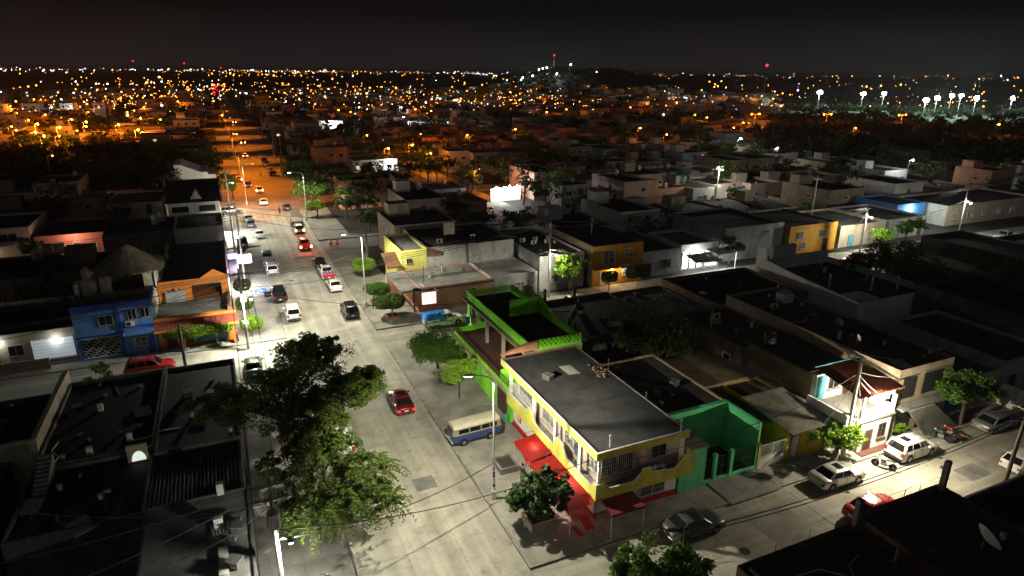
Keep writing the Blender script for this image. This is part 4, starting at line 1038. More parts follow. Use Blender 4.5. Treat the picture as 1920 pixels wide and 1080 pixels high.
T = thing('thatched_palapa', 'thatched roof shelter on white walls above the blue house', 'palapa', (-11.3, 83, 5.9))
for x in (-13.6, -9.3): part_box(T, 'wall', 'cream_wall', x - .55, x + .55, 81.0, 81.2, 5.9, 8.3)
part_box(T, 'back_wall', 'cream_wall', -14.0, -8.9, 85.6, 85.8, 5.9, 8.3); part_box(T, 'side_wall', 'white_wall', -8.95, -8.75, 81, 85.8, 5.9, 8.3)
mb = MB(); nn_ = 28; prof = [(1.12, 8.05), (1.14, 8.15), (.98, 8.6), (.7, 9.3), (.42, 10.0), (.3, 10.3), (.2, 10.45)]
vs = []
for k, (f_, z) in enumerate(prof):
    for j in range(nn_):
        a = 2 * PI * j / nn_; jt = 1 + (rs.random() - .5) * (.07 if k < 6 else 0)
        cx_, sx_ = math.cos(a), math.sin(a); q = max(abs(cx_), abs(sx_)) ** .55
        vs.append((-11.4 + cx_ / q * 3.0 * f_ * jt, 83.4 + sx_ / q * 2.9 * f_ * jt, z + (rs.random() - .5) * .1))
mb.add(vs, [(i * nn_ + j, i * nn_ + (j + 1) % nn_, (i + 1) * nn_ + (j + 1) % nn_, (i + 1) * nn_ + j) for i in range(len(prof) - 1) for j in range(nn_)] + [tuple(range(6 * nn_, 7 * nn_))]); mb.build('thatch_roof', 'thatch', T)
V, Q = [], []
for i in range(2600):
    a = rs.random() * 6.283; t = rs.random(); f_ = 1.1 * (1 - t) + .1; z = 8.15 + 2.6 * t
    cx_, sx_ = math.cos(a), math.sin(a); q = max(abs(cx_), abs(sx_)) ** .55
    p_ = Vector((-11.4 + cx_ / q * 3.0 * f_, 83.4 + sx_ / q * 2.9 * f_, z + .04)); d_ = Vector((cx_ * .9, sx_ * .9, -.75)).normalized() * rs.uniform(.3, .6); w_ = Vector((-sx_, cx_, 0)) * .03
    b = len(V); V += [p_ - w_, p_ + w_, p_ + d_ + w_, p_ + d_ - w_]; Q.append((b, b + 1, b + 2, b + 3))
kind(quadmesh('thatch_straw', [tuple(v) for v in V], Q, 'thatch', T, False), 'stuff')
water_tank(-15.3, 81.2, 5.9, .85, 1.9, 'tank_beige', 'big beige water tank beside the thatched palapa'); water_tank(-15.6, 83.4, 6.3, .6, 2.2, 'tank_beige', 'smaller beige water tank behind the big one by the palapa'); part_box(thing('tank_wall', 'narrow pale wall slab next to the big water tank', 'wall', (-16.3, 81, 5.9)), 'slab', 'cream_wall', -16.5, -16.1, 80.2, 82.0, 5.9, 7.5)
CW = (-34, -16.6, 78.0, 90)
T = house('cream_gate_house', 'low cream house with glowing white barred gate next to the blue house', CW, 3.0, 'cream_wall', 'roof_black', .5, wins=[('S', -22.3, 1.0, 1.4, 1.2, GD), ('S', -25.5, .9, 3.2, 1.3, GD)])
mb = MB(); fbox(mb, 'S', CW, -20.9, -17.1, .2, 2.5, -.02, .006); light('gate_light', 'POINT', (-18.6, 77.4, 2.4), 22, (.93, 1, 1), T, .2); o = mb.build('lit_opening', EMIT('gate_glow', (.9, .97, 1), .12), T)
mb = MB()
for i in range(26): fbox(mb, 'S', CW, -20.9 + i * .152, -20.9 + i * .152 + .03, .15, 2.55, .05, .08)
for i in range(7): fbox(mb, 'S', CW, -20.95, -17.05, .3 + i * .36, .34 + i * .36, .08, .1)
mb.build('gate', 'white_metal', o)
MB().tube([(-24.5, 77.8, 2.75), (-23.2, 77.8, 2.75)], .05, 6).build('tube_lamp', 'tube', T); light('porch_light', 'POINT', (-23.8, 77.5, 2.6), 25, (.95, 1, .95), T, .3)
part_box(thing('ramp_wall', 'wavy topped brown wall in front of the cream gate house', 'wall', (-22, 75.4, 0)), 'wall', 'brown_wall', -30, -19.0, 75.3, 75.5, 0, 1.3)
# the lit store on the avenue with its box sign
T = thing('avenue_store', 'avenue store with white lit canopy edge and dark roof', 'shop', (-4, 112, 0))
part_box(T, 'wall', 'grey_wall', -8.8, -1.1, 104.2, 111, -.05, 3.6); part_box(T, 'roof', 'roof_dark', -8.7, -1.1, 104.3, 110.9, 3.6, 3.75)
part_box(T, 'glass_front', 'shop_glow', -1.098, -1.08, 92.5, 97.5, .3, 2.6); part_box(T, 'canopy', 'white_metal', -1.07, .2, 92, 101, 2.9, 3.05); MB().tube([(-.4, 93, 2.85), (-.4, 98, 2.85)], .04, 6).build('tube_lamp', 'tube', T)
light('store_light', 'POINT', (.6, 95, 2.6), 700, (.95, .97, 1), T, .4)
T = thing('box_sign', 'glowing white box sign with violet edge hung over the store pavement', 'sign', (1.2, 96.5, 0))
MB().tube([(.3, 96.6, .13), (.3, 96.6, 5.2)], .06, 8).build('post', 'galvanised', T); part_box(T, 'sign_face', 'sign_white', .5, 2.2, 96.4, 96.7, 3.6, 4.8); part_box(T, 'sign_edge', 'sign_violet', -.9, .25, 96.42, 96.68, 4.4, 5.1)
light('sign_light', 'POINT', (1.4, 95.8, 3.9), 160, (.8, .65, 1), T, .3)
T = house('corner_store', 'dark corner store whose canopy edge shines along the avenue', (-8.9, -1.1, 121, 133), 3.6, 'grey_wall', 'roof_black', .5, cat='shop')
part_box(T, 'canopy', 'white_metal', -1.08, .6, 121, 132.8, 3.0, 3.15)
for i in range(4): MB().tube([(-.3, 121.8 + 2.8 * i, 2.93), (-.3, 123.8 + 2.8 * i, 2.93)], .05, 6).build('tube_lamp', 'tube', T)
light('store_light', 'POINT', (.8, 124, 2.7), 900, (1, 1, .9), T, .4); light('store_light', 'POINT', (.8, 131, 2.7), 900, (1, 1, .9), T, .4)
part_box(T, 'lit_wall', 'white_clean', -1.098, -1.06, 121.3, 132.6, .2, 3.0)
WH = (-10.4, -1.4, 136.5, 148)
T = house('white_gable_house', 'white two storey house with dark pitched roof and small dormer', WH, 5.8, 'white_clean', 'roof_dark', .1, wins=[('S', -8.3, 3.9, 2.9, 1.1, dict(frame='dark_metal')), ('S', -3.6, 3.9, 2.9, 1.1, dict(frame='dark_metal'))], gates=())
MB().prism([(135.9, 5.75), (148.4, 5.75), (148.4, 8.4), (146, 8.6)], 'x', -10.8, -1.0).build('pitched_roof', 'roof_black', T)
MB().prism([(-6.4, 6.2), (-4.4, 6.2), (-5.4, 7.7)], 'y', 137.2, 140.5).build('dormer', 'white_wall', T)
part_box(T, 'garage', 'white_wall', -10.4, -1.4, 134.0, 136.49, -.05, 3.0); part_box(T, 'garage_opening', 'dark_inside', -9.6, -3.0, 133.985, 133.995, .2, 2.5)
water_tank(-11.3, 131.0, 3.6, .6, 1.6, 'plastic_white', 'white water tank at the garage of the white gable house', 'white tanks by the garage'); water_tank(-12.2, 129.0, 3.6, .6, 1.6, 'plastic_white', 'white water tank at the garage of the white gable house', 'white tanks by the garage')
T = thing('white_sloped_house', 'tall white house with slanting stepped roofline', 'house', (-6, 168, 0))
MB().prism([(-10, -.05), (-1.6, -.05), (-1.6, 7.0), (-3.2, 7.0), (-3.2, 7.6), (-4.8, 7.6), (-8.6, 9.4), (-10, 9.4)], 'y', 164.5, 176).build('wall', 'white_clean', T); part_box(T, 'side_block', 'white_wall', -12.5, -10.02, 166, 174, -.05, 5.5)
house('tiled_front_house', 'dark fronted house with pale patterned wall below the white gable house', (-19.5, -9.2, 121, 133.5), 3.6, 'concrete_dark', 'roof_black', .3, wins=[('S', -12.6, .6, 2.2, 1.6, GR), ('S', -17, 1.0, 1.6, 1.3, GD)])
T = house('balcony_cream_house', 'dim cream house with deep upper porch beside the white gable house', (-21, -11.6, 141, 155), 5.2, 'cream_wall', 'tile_brown', .3, wins=[('S', -18, 3.3, 1.8, 1.4, GD), ('S', -14, 3.3, .9, 1.9, GD)])
T = house('coral_house', 'coral red single storey house with barred window in the dark side street', (-27.5, -17.5, 157, 170), 3.2, 'coral_wall', 'roof_black', .4)
CH = (-29.5, -19.8, 124.8, 138)
T = house('coral_house', 'coral pink house front with wide barred window and small white door', CH, 3.4, 'coral_wall', 'roof_black', .4, wins=[('S', -27.3, .5, 3.4, 2.0, GD), ('S', -23.8, .9, 1.2, 1.4, GR)], doors=[('S', -21.6, 1.4, 1.9, dict(mat='pink_wall'))])
T = house('coral_porch_house', 'pink house with two upper porches and white canopy by a round bush', (-41, -30, 125, 138), 5.2, 'pink_wall', 'roof_black', .3, wins=[('S', -37.5, 3.2, 2.4, 1.4, dict(pane='dark_inside')), ('S', -33, 3.2, 2.6, 1.4, dict(pane='dark_inside'))], doors=[('S', -38.3, 2.0, 2.0, dict(mat='red_paint'))])
part_box(T, 'canopy', 'white_wall', -41, -34.5, 123.2, 124.99, 2.5, 2.7)
light('porch_light', 'POINT', (-37.3, 123.6, 2.2), 120, (1, .8, .5), T, .2); light('porch_light', 'POINT', (-24, 122.8, 3.4), 220, (1, .75, .55), None, .3)
house('far_left_house', 'cream house with round tank at the dark western edge', (-56, -42, 126, 138), 3.6, 'pink_wall', 'roof_black', .4)

# ================================================================== WEST SIDE, SOUTH OF THE CROSS STREET
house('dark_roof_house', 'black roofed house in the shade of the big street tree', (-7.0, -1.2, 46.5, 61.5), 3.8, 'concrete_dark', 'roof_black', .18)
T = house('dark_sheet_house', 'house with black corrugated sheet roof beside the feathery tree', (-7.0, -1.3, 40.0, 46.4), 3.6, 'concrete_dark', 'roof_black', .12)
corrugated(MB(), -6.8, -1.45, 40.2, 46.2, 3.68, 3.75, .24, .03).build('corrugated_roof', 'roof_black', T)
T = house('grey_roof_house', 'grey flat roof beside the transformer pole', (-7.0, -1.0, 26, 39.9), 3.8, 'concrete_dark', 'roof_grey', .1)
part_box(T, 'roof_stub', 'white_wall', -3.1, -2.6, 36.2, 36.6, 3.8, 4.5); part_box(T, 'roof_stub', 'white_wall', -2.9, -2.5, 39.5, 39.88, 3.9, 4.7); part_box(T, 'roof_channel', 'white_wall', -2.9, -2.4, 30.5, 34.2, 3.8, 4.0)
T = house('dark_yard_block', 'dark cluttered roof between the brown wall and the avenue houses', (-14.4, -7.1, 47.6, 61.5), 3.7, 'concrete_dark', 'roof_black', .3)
for i, (x, y) in enumerate(((-11.2, 48.6), (-8.8, 49.6), (-11.4, 55.5))): part_box(T, 'roof_stub', 'white_wall', x - .18, x + .18, y - .15, y + .15, 3.7, 4.3)
T = house('dark_patio_house', 'dark patio house with small glowing arch', (-14.4, -7.1, 39.6, 47.5), 3.6, 'concrete_dark', 'roof_black', .3)
part_box(T, 'arch_wall', 'beige_wall', -8.6, -7.3, 46.3, 46.5, 3.6, 5.0); mb = MB(); mb.prism([(-7.9 + .45 * math.cos(PI * i / 10), 3.75 + .75 * math.sin(PI * i / 10)) for i in range(11)], 'y', 46.27, 46.29); mb.build('lit_arch', EMIT('arch_glow', (.8, .9, .8), .35), T)
for k in range(9): part_box(T, 'stair_step', 'concrete', -13.9, -13.1, 44.6 + .35 * k, 44.94 + .35 * k, 3.6, 3.8 + .13 * k)
T = thing('scrap_yard', 'dark yard with stacked metal frames and a rusty rack', 'yard', (-11, 34, 0)); part_box(T, 'yard_floor', 'concrete_dark', -16, -7.1, 24, 39.5, -.05, .1)
for i in range(14): MB().tube([(-11.5 + .28 * i, 33, .15 + .02 * i), (-10.6 + .28 * i, 37.5, 2.4)], .04, 5).build('metal_bar', 'steel', T)
for i in range(5): MB().tube([(-13.2 + .1 * i, 33.5, 2.0), (-12.8 + .1 * i, 36, 2.6)], .05, 5).build('rusty_bar', 'rubble', T)
for z in (2.0, 2.6, 3.2): MB().box(-8.2, -7.2, 36.8, 36.9, z, z + .06).build('frame_rail', 'steel', T)
T = thing('tall_brown_wall', 'tall weathered brown block wall round a dark yard', 'wall', (-14.6, 56, 0)); part_box(T, 'wall', 'beige_wall', -14.85, -14.5, 50.0, 62.2, -.05, 5.0); part_box(T, 'wall', 'beige_wall', -32, -14.86, 49.9, 50.2, -.05, 5.0)
house('west_dark_house', 'dark house behind the tall brown wall', (-32, -15.0, 50.3, 61.5), 3.0, 'concrete_dark', 'roof_black', .3)
house('west_dark_house', 'dark house below the tall brown wall at the edge of the yard', (-32, -16.2, 38, 49.8), 3.4, 'concrete_dark', 'roof_black', .3)
T = thing('lit_sign_panel', 'small pale green glowing panel at the edge of the dark yard', 'sign', (-15.3, 41.5, 0)); part_box(T, 'panel', EMIT('panel_green', (.75, 1, .9), 1.2), -15.9, -15.2, 41.5, 41.6, 3.7, 4.4); part_box(T, 'post', 'steel', -15.6, -15.5, 41.61, 41.7, 0, 4.2)
T = thing('garden_fence', 'low white railing beside the parked red car', 'fence', (-4.6, 66.2, 0))
for i in range(6): part_box(T, 'post', 'white_metal', -7 + i * 1.0, -6.9 + i * 1.0, 66.15, 66.25, 0, 1.0)
for z in (.5, .95): part_box(T, 'rail', 'white_metal', -7, -1.9, 66.26, 66.3, z, z + .06)
T = thing('yard_canopy', 'slatted dark carport roof behind the parked red car', 'carport', (-9, 63, 0))
for i in range(22): part_box(T, 'slat', 'steel', -11.5 + .2 * i, -11.42 + .2 * i, 61.7, 64.6, 2.7, 2.76)
for x in (-11.4, -7.3): part_box(T, 'post', 'steel', x, x + .08, 64.4, 64.48, .1, 2.7)

# ================================================================== POLES, STREET LAMPS, CABLES
def lamp_post(x, y, h, arm, label, power, col=WHITE, glow='led', cone=158, group=None, z0=.13, tilt=(0, 0)):
    """steel post with a curved arm (dx, dy) and a flat lantern"""
    T = thing('street_lamp', label, 'street lamp', (x, y, z0), 0, group)
    MB().lathe([(.22, 0), (.22, .1), (.2, .7), (.12, .78)], (x, y, z0), 10).build('base', 'white_wall', T)
    MB().tube([(x, y, z0 + .7), (x, y, h * .5), (x, y, h - .6)], .095, 10, .06).build('pole', 'galvanised', T, smooth=True)
    ax, ay = arm
    MB().tube([(x, y, h - .6), (x + ax * .15, y + ay * .15, h - .2), (x + ax * .5, y + ay * .5, h + .02), (x + ax, y + ay, h + .05)], .055, 8, .04).build('arm', 'galvanised', T, smooth=True)
    hx, hy = x + ax * 1.12, y + ay * 1.12
    l = math.hypot(ax, ay); ux, uy = ax / l, ay / l
    o = MB().box(-.32, .32, -.13, .13, -.05, .05).build('lantern', 'galvanised', T, True, bevel=.02); o.location = (hx - x, hy - y, h + .05 - z0); o.rotation_euler = (0, 0, math.atan2(uy, ux))
    g = MB().box(-.26, .26, -.1, .1, -.065, -.051).build('lens', glow, o, True)
    street_optic(light('lantern_light', 'SPOT', (hx, hy, h - .06), power, col, T, .12, (hx + tilt[0], hy + tilt[1], h - 10), cone, .3).data)
    return T
lamp_post(15.3, 36.8, 10.2, (-1.5, .5), 'tall grey street lamp with painted bands beside the red awning pavement', 2500, cone=148, tilt=(.9, .6))
for z, m_ in ((2.6, 'orange_plastic'), (2.25, 'blue_paint'), (2.0, 'purple_paint'), (1.2, 'dark_metal')): MB().lathe([(.098, 0), (.098, .22)], (15.3, 36.8, z), 10).build('painted_band', m_, bpy.data.objects['street_lamp'])
lamp_post(15.3, 81.2, 10.2, (-2.0, 0), 'tall grey street lamp by the clipped trees and walking people', 3200, cone=150, tilt=(.8, 0))
lamp_post(14.95, 138, 10.2, (-2.4, 0), 'tall grey street lamp beside the white lorry and bright green tree', 2800, cone=150)
lamp_post(4.2, 160, 9.5, (2.0, 0), 'orange avenue lamp next to the white sloped house', 3200, SOD, 'sodium', 140)
for i, y in enumerate((186, 212, 242, 285, 330, 385, 450)):
    lamp_post(4.2, y, 9.0, (1.6, 0), 'orange sodium street lamp along the far avenue', (4200, 4200, 3600, 3000, 2800, 2800, 2800)[i], SOD, 'sodium', 128, 'sodium lamps of the far avenue')

def power_pole(x, y, h, label, arms=((9.0, 'x'),), mat='pole_concrete', group=None, lean=(0, 0), z0=.1):
    T = thing('power_pole', label, 'power pole', (x, y, z0), 0, group)
    tx, ty = x + lean[0], y + lean[1]
    MB().tube([(x, y, z0), (tx, ty, h)], .17, 10, .11).build('pole', mat, T, smooth=True)
    for z, ax in arms:
        f = z / h; cx, cy = x + lean[0] * f, y + lean[1] * f
        if ax == 'x': o = MB().box(cx - 1.1, cx + 1.1, cy - .2, cy - .1, z - .05, z + .05).build('crossarm', 'pole_wood' if mat == 'pole_wood' else 'steel', T)
        else: o = MB().box(cx - .2, cx - .1, cy - 1.1, cy + 1.1, z - .05, z + .05).build('crossarm', 'steel', T)
        for q in (-1, -.45, .45, 1):
            p_ = (cx + q, cy - .15, z + .05) if ax == 'x' else (cx - .15, cy + q, z + .05)
            MB().lathe([(.035, 0), (.06, .04), (.035, .08), (.06, .12), (.03, .18)], p_, 8).build('insulator', 'insulator', o)
    return T
PL = power_pole(.2, 72.7, 9.6, 'concrete power pole with bright floodlight beside the orange building', ((9.0, 'x'), (8.2, 'y')))
def pole_light(T, x, y, z, dx, dy, power, col=COOL, cone=164, aim=None):
    MB().tube([(x, y, z - .25), (x + dx * .5, y + dy * .5, z + .1), (x + dx, y + dy, z + .12)], .035, 6).build('lamp_arm', 'galvanised', T)
    MB().lathe([(.2, 0), (.24, -.02), (.2, .1), (.1, .2)], (x + dx, y + dy, z), 12).build('lamp_shade', 'galvanised', T)
    MB().ball((x + dx, y + dy, z - .06), .15, 8).build('bulb', 'led', T)
    light('pole_lamp_light', 'POINT', (x + dx, y + dy, z - .24), power, col, T, .12, aim, cone, .4)
pole_light(PL, .2, 72.7, 6.2, .9, -.5, 3300)
MB().box(.05, .6, 72.35, 72.52, 5.9, 6.7).build('meter_cabinet', 'white_clean', PL); MB().box(.0, .55, 72.4, 72.5, 3.2, 3.5).build('street_plate', 'white_clean', PL)
PT = power_pole(.2, 32.0, 9.4, 'power pole carrying a grey transformer next to the feathery tree', ((8.9, 'x'), (8.0, 'x')))
MB().lathe([(.28, 0), (.34, .05), (.34, .95), (.36, 1.0), (.2, 1.12)], (.2, 31.5, 6.4), 14).build('transformer', 'galvanised', PT, smooth=True)
for q in (-.15, .15): MB().lathe([(.04, 0), (.06, .06), (.04, .12), (.06, .18), (.03, .3)], (.2 + q, 31.5, 7.5), 8).build('bushing', 'insulator', PT)
for i in range(6):
    a = i * PI / 3; MB().box(.2 + .35 * math.cos(a) - .03, .2 + .35 * math.cos(a) + .03, 31.5 + .35 * math.sin(a) - .03, 31.5 + .35 * math.sin(a) + .03, 6.5, 7.2).build('cooling_fin', 'galvanised', PT)
pole_light(PT, .2, 32, 5.4, .7, -.6, 950)
PC = power_pole(39.6, 75.2, 11.5, 'tall concrete power pole with lit lamp over the silver wagon', ((11.0, 'x'), (9.5, 'x')))
pole_light(PC, 39.6, 75.2, 6.4, .7, -.6, 800, WHITE)
PS = power_pole(43.7, 30.3, 9.2, 'pale concrete pole wrapped in cables behind the pruned tree', ((8.8, 'y'),))
pole_light(PS, 43.7, 30.3, 5.7, 1.9, -1.5, 3000, (1.0, .90, .66))
P1 = power_pole(101.5, 74.8, 8.6, 'lit concrete pole with fanned cables by the red hatchback', ((8.2, 'x'),)); pole_light(P1, 101.5, 74.8, 6.6, .6, -.6, 2300)
P2 = power_pole(129.5, 75.5, 11, 'tall concrete pole with glowing lamp behind the parked white cars', ((10.5, 'x'),)); pole_light(P2, 129.5, 75.5, 7.0, .5, -.8, 2000)
P3 = power_pole(109, 121, 9.2, 'concrete pole with blinding white lamp above a white house corner', ((8.8, 'x'),)); pole_light(P3, 109, 121, 8.3, .4, -.8, 2200)
power_pole(.2, 115, 9.6, 'concrete power pole by the white lit canopy on the avenue', ((9.0, 'x'),)); PW = power_pole(.4, 152, 9.6, 'concrete power pole in front of the white sloped house', ((9.0, 'x'),)); pole_light(PW, .4, 152, 6.5, 1.2, 1.5, 1500)
power_pole(1.0, 100, 10.5, 'slim concrete pole behind the glowing box sign', ((10, 'x'),)); power_pole(106, 90, 11, 'unlit pole with crossarm behind the tan house', ((10.6, 'x'),))
power_pole(48.2, 21.0, 8.6, 'leaning wooden pole at the foreground yard', ((8.3, 'y'),), 'pole_wood', lean=(.3, 0)); power_pole(21.6, 23.4, 5.4, 'short wooden post poking out of the corner tree', (), 'pole_wood')
power_pole(54.5, 178, 9, 'dark power pole by the orange lit alley', ((8.6, 'x'),)); power_pole(-6, 68.5, 5.6, 'slim black post by the white railing', (), 'dark_metal')
power_pole(18.8, 96, 7.5, 'slim dark pole beside the lean-to of the lime yellow house', (), 'dark_metal')
def cable(a, b, sag, label, mat='cable', r=.032, group=None, n=14):
    a, b = Vector(a), Vector(b); c = a.lerp(b, .5)
    pts = [a.lerp(b, i / n) - Vector((0, 0, 4 * sag * (i / n) * (1 - i / n))) for i in range(n + 1)]
    mb = MB(); mb.tube([p - c for p in pts], r, 5)
    o = mb.build('power_line', mat); o.location = c
    return tag(o, label, 'cable', group)
xs = [(-60, 74.0), (.2, 72.5), (39.6, 75.0), (101.5, 74.6), (129.5, 75.3), (175, 75.5)]
hs = [9.1, 9.1, 11.1, 8.3, 10.6, 10.6]
for i in range(5):
    for k in range(3): cable((xs[i][0] + .2 * k, xs[i][1] - .4 * k, hs[i]), (xs[i + 1][0] + .2 * k, xs[i + 1][1] - .4 * k, hs[i + 1]), 1.1 + .12 * k, 'thin dark power line strung along the cross street', group='cross street power lines')
ys = [(32, 9.0), (72.7, 9.1), (115, 9.1), (152, 9.1)]
for i in range(3):
    for k in range(3): cable((.2 + (-.9, .4, 1.0)[k], ys[i][0], ys[i][1]), (.2 + (-.9, .4, 1.0)[k], ys[i + 1][0], ys[i + 1][1]), .9 + .1 * k, 'thin dark power line running along the west pavement of the avenue', group='avenue power lines')
for k in range(2): cable((21.6, 23.4, 5.2 - .3 * k), (48.4, 21.0, 7.9 - .35 * k), .8, 'dark power line over the side street by the red car', group='side street power lines'); cable((48.4, 21.0, 7.9 - .3 * k), (80, 24, 8.4 - .3 * k), .9, 'dark power line over the side street by the red car', group='side street power lines')
cable((.3, 31.8, 6.0), (20.0, 31.5, 5.4), 1.0, 'twisted dark cable from the transformer pole to the yellow corner building', r=.03); cable((.3, 31.7, 5.4), (15.3, 36.8, 3.2), .9, 'thin cable from the transformer pole to the banded street lamp')
cable((20.05, 30.5, 5.5), (43.7, 30.2, 7.2), .8, 'cable from the yellow corner building to the cable wrapped pole', r=.022)
drops = [((43.7, 30.3, 7.6), (45.3, 30.3, 3.4)), ((43.7, 30.3, 7.7), (47.5, 30.2, 4.9)), ((43.7, 30.3, 7.5), (41.5, 31.0, 3.3)), ((43.7, 30.3, 7.8), (36.0, 32.1, 4.3)), ((43.7, 30.3, 7.9), (50.5, 31, 5.9)), ((43.7, 30.3, 7.3), (48.8, 30.3, 3.3))]
for a, b in drops: cable(a, b, .25, 'pale service cable fanning from the cable wrapped pole', 'cable_pale', .02, 'service cables at the pruned tree')
for a, b in [((39.6, 75.1, 6.8), (31, 80, 3.8)), ((39.6, 75.1, 6.9), (25, 78, 3.6)), ((39.6, 75.1, 6.8), (36, 80, 3.5)), ((39.6, 75.1, 6.9), (42, 78, 4.8)), ((39.6, 75.1, 7.0), (50, 76.8, 5.0)), ((39.6, 75.1, 6.7), (30.5, 64, 5.3))]: cable(a, b, .3, 'pale service cable fanning from the pole over the silver wagon', 'cable_pale', .022, 'service cables at the tall pole')
for a, b in [((101.5, 74.7, 7.9), (95, 79, 4.6)), ((101.5, 74.7, 7.8), (90, 79, 4.5)), ((101.5, 74.7, 7.7), (105, 79, 3.6)), ((101.5, 74.7, 7.9), (86, 80, 5.0)), ((129.5, 75.4, 7.4), (140, 83, 4.1)), ((129.5, 75.4, 7.5), (150, 83, 4.2)), ((129.5, 75.4, 7.4), (121, 80, 3.6)), ((109, 120.8, 8.8), (95, 119, 4)), ((109, 120.8, 8.9), (92, 122, 4)), ((109, 120.8, 8.8), (100, 123, 4))]: cable(a, b, .35, 'pale service cable fanning from a far lamp pole', 'cable_pale', .03, 'service cables at the far poles')
for a, b in [((.2, 72.7, 6.6), (-5, 76.2, 3.8)), ((.2, 72.7, 6.7), (-9, 76, 5.2)), ((.2, 72.7, 6.5), (7, 84, 5.0)), ((.2, 72.7, 6.9), (-16, 76, 5.5)), ((.2, 72.7, 7.0), (-30, 76.5, 5.0)), ((.2, 72.7, 6.8), (14, 80, 8))]: cable(a, b, .35, 'pale service cable fanning from the floodlit pole', 'cable_pale', .022, 'service cables at the floodlit pole')

for a, b, sg in [((.2, 72.7, 8.9), (-45, 66, 7.5), 1.4), ((.2, 72.7, 8.4), (-40, 64, 7.0), 1.3), ((.2, 72.7, 7.6), (-32, 79, 4.2), .9), ((-40, 104, 8.0), (.2, 100, 9.6), 1.2), ((-40, 105, 7.6), (.2, 100, 9.2), 1.2)]: cable(a, b, sg, 'long sagging cable over the dark western roofs', group='cables over the western roofs')
for a, b, sg in [((1.0, 100, 9.8), (18.8, 96, 7.2), .8), ((.2, 115, 8.6), (20, 118, 7.0), .9), ((.2, 115, 8.2), (20, 112, 6.0), .9), ((.2, 72.7, 7.4), (20.5, 84.7, 5.2), .9), ((.2, 72.7, 7.2), (23, 62, 6.0), 1.0)]: cable(a, b, sg, 'sagging cable crossing high over the avenue', group='cables over the avenue')
for a, b, sg in [((.2, 32, 8.8), (-20, 36, 6.0), .9), ((.2, 32, 8.6), (-20, 30, 6.0), .9), ((.2, 32, 7.8), (-7, 38, 4.2), .4), ((.2, 32, 7.6), (-5, 34, 4.0), .4), ((.2, 32, 7.4), (-14, 42, 4.4), .6)]: cable(a, b, sg, 'cable fanning from the transformer pole over the grey roof', 'cable_pale', .024, 'cables at the transformer pole')
for q in (-.9, .9): MB().tube([(.2 + q, 31.85, 8.85), (.2 + q * .6, 31.8, 8.2), (.2 + q * .25, 31.6, 7.8)], .022, 5).build('jumper_wire', 'cable_pale', PT); MB().lathe([(.05, 0), (.07, .08), (.05, .16), (.07, .24), (.04, .45)], (.2 + q, 31.8, 8.05), 8).build('fuse_cutout', 'insulator', PT)
# ================================================================== TREES
def leaves(rng, clumps, n, size, droop=0.0, flat=.6, narrow=.55):
    """leaf quads gathered in clumps; clumps: (x, y, z, r, weight)"""
    C = np.array(clumps, float); w = C[:, 4] / C[:, 4].sum()
    idx = rng.choice(len(C), n, p=w)
    d = rng.normal(size=(n, 3)); d /= np.linalg.norm(d, axis=1)[:, None]
    rad = rng.random(n) ** .45
    P = C[idx, :3] + d * (C[idx, 3] * rad)[:, None] * np.array([1, 1, .72])
    a = rng.normal(size=(n, 3)); a[:, 2] = a[:, 2] * flat - droop; a /= np.linalg.norm(a, axis=1)[:, None]
    b = np.cross(a, rng.normal(size=(n, 3))); b /= np.linalg.norm(b, axis=1)[:, None]
    s = size * (.6 + .8 * rng.random(n))[:, None]
    A, B = a * s, b * s * narrow
    V = np.stack([P - A, P + B * .9 - A * .1, P + A, P - B * .9 - A * .1], 1).reshape(-1, 3)
    return V, np.arange(4 * n).reshape(-1, 4)

def crown_clumps(rng, ells, per, rsub):
    out = []
    for (cx, cy, cz, rx, ry, rz) in ells:
        for _ in range(per):
            d = rng.normal(size=3); d /= np.linalg.norm(d); k = .35 + .65 * rng.random() ** .6
            if d[2] < -.55: d[2] *= .4
            out.append((cx + d[0] * rx * k, cy + d[1] * ry * k, cz + d[2] * rz * k, rsub * (.6 + .8 * rng.random()) * (rx + ry + rz) / 3, 1.0))
    return out

def tree(name, label, base, ells, nleaf, size, mat, seed, trunk_r=.16, per=26, rsub=.3, limbs=9, bark='bark', group=None, fork=.55, droop=0, flat=.6, narrow=.55, cat='tree', z0=.1):
    rng = np.random.default_rng(seed)
    bx, by = base
    T = thing(name, label, cat, (bx, by, z0), 0, group)
    cl = [(a - bx, b - by, c - z0, r, w) for a, b, c, r, w in crown_clumps(rng, ells, per, rsub)]
    V, Q = leaves(rng, cl, nleaf, size, droop, flat, narrow)
    V[:, 2] = np.maximum(V[:, 2], .15)
    quadmesh('crown', V, Q, mat, T)
    cz = min(e[2] - e[5] * .6 for e in ells) - z0; cz = max(.5, cz)
    mb = MB(); j = (rng.random(2) - .5) * trunk_r * 3
    fk = Vector((j[0], j[1], cz * fork + .4))
    mb.tube([(0, 0, 0), (j[0] * .4, j[1] * .4, fk.z * .5), tuple(fk)], trunk_r * 1.15, 8, trunk_r * .8)
    pick = rng.choice(len(cl), min(limbs, len(cl)), replace=False)
    for i in pick:
        e = Vector(cl[i][:3]); m = fk.lerp(e, .5) + Vector((0, 0, .25 * (e - fk).length * .3))
        mb.tube([tuple(fk), tuple(m), tuple(e)], trunk_r * .55, 6, trunk_r * .1)
    mb.build('trunk', bark, T, True, smooth=True)
    return T

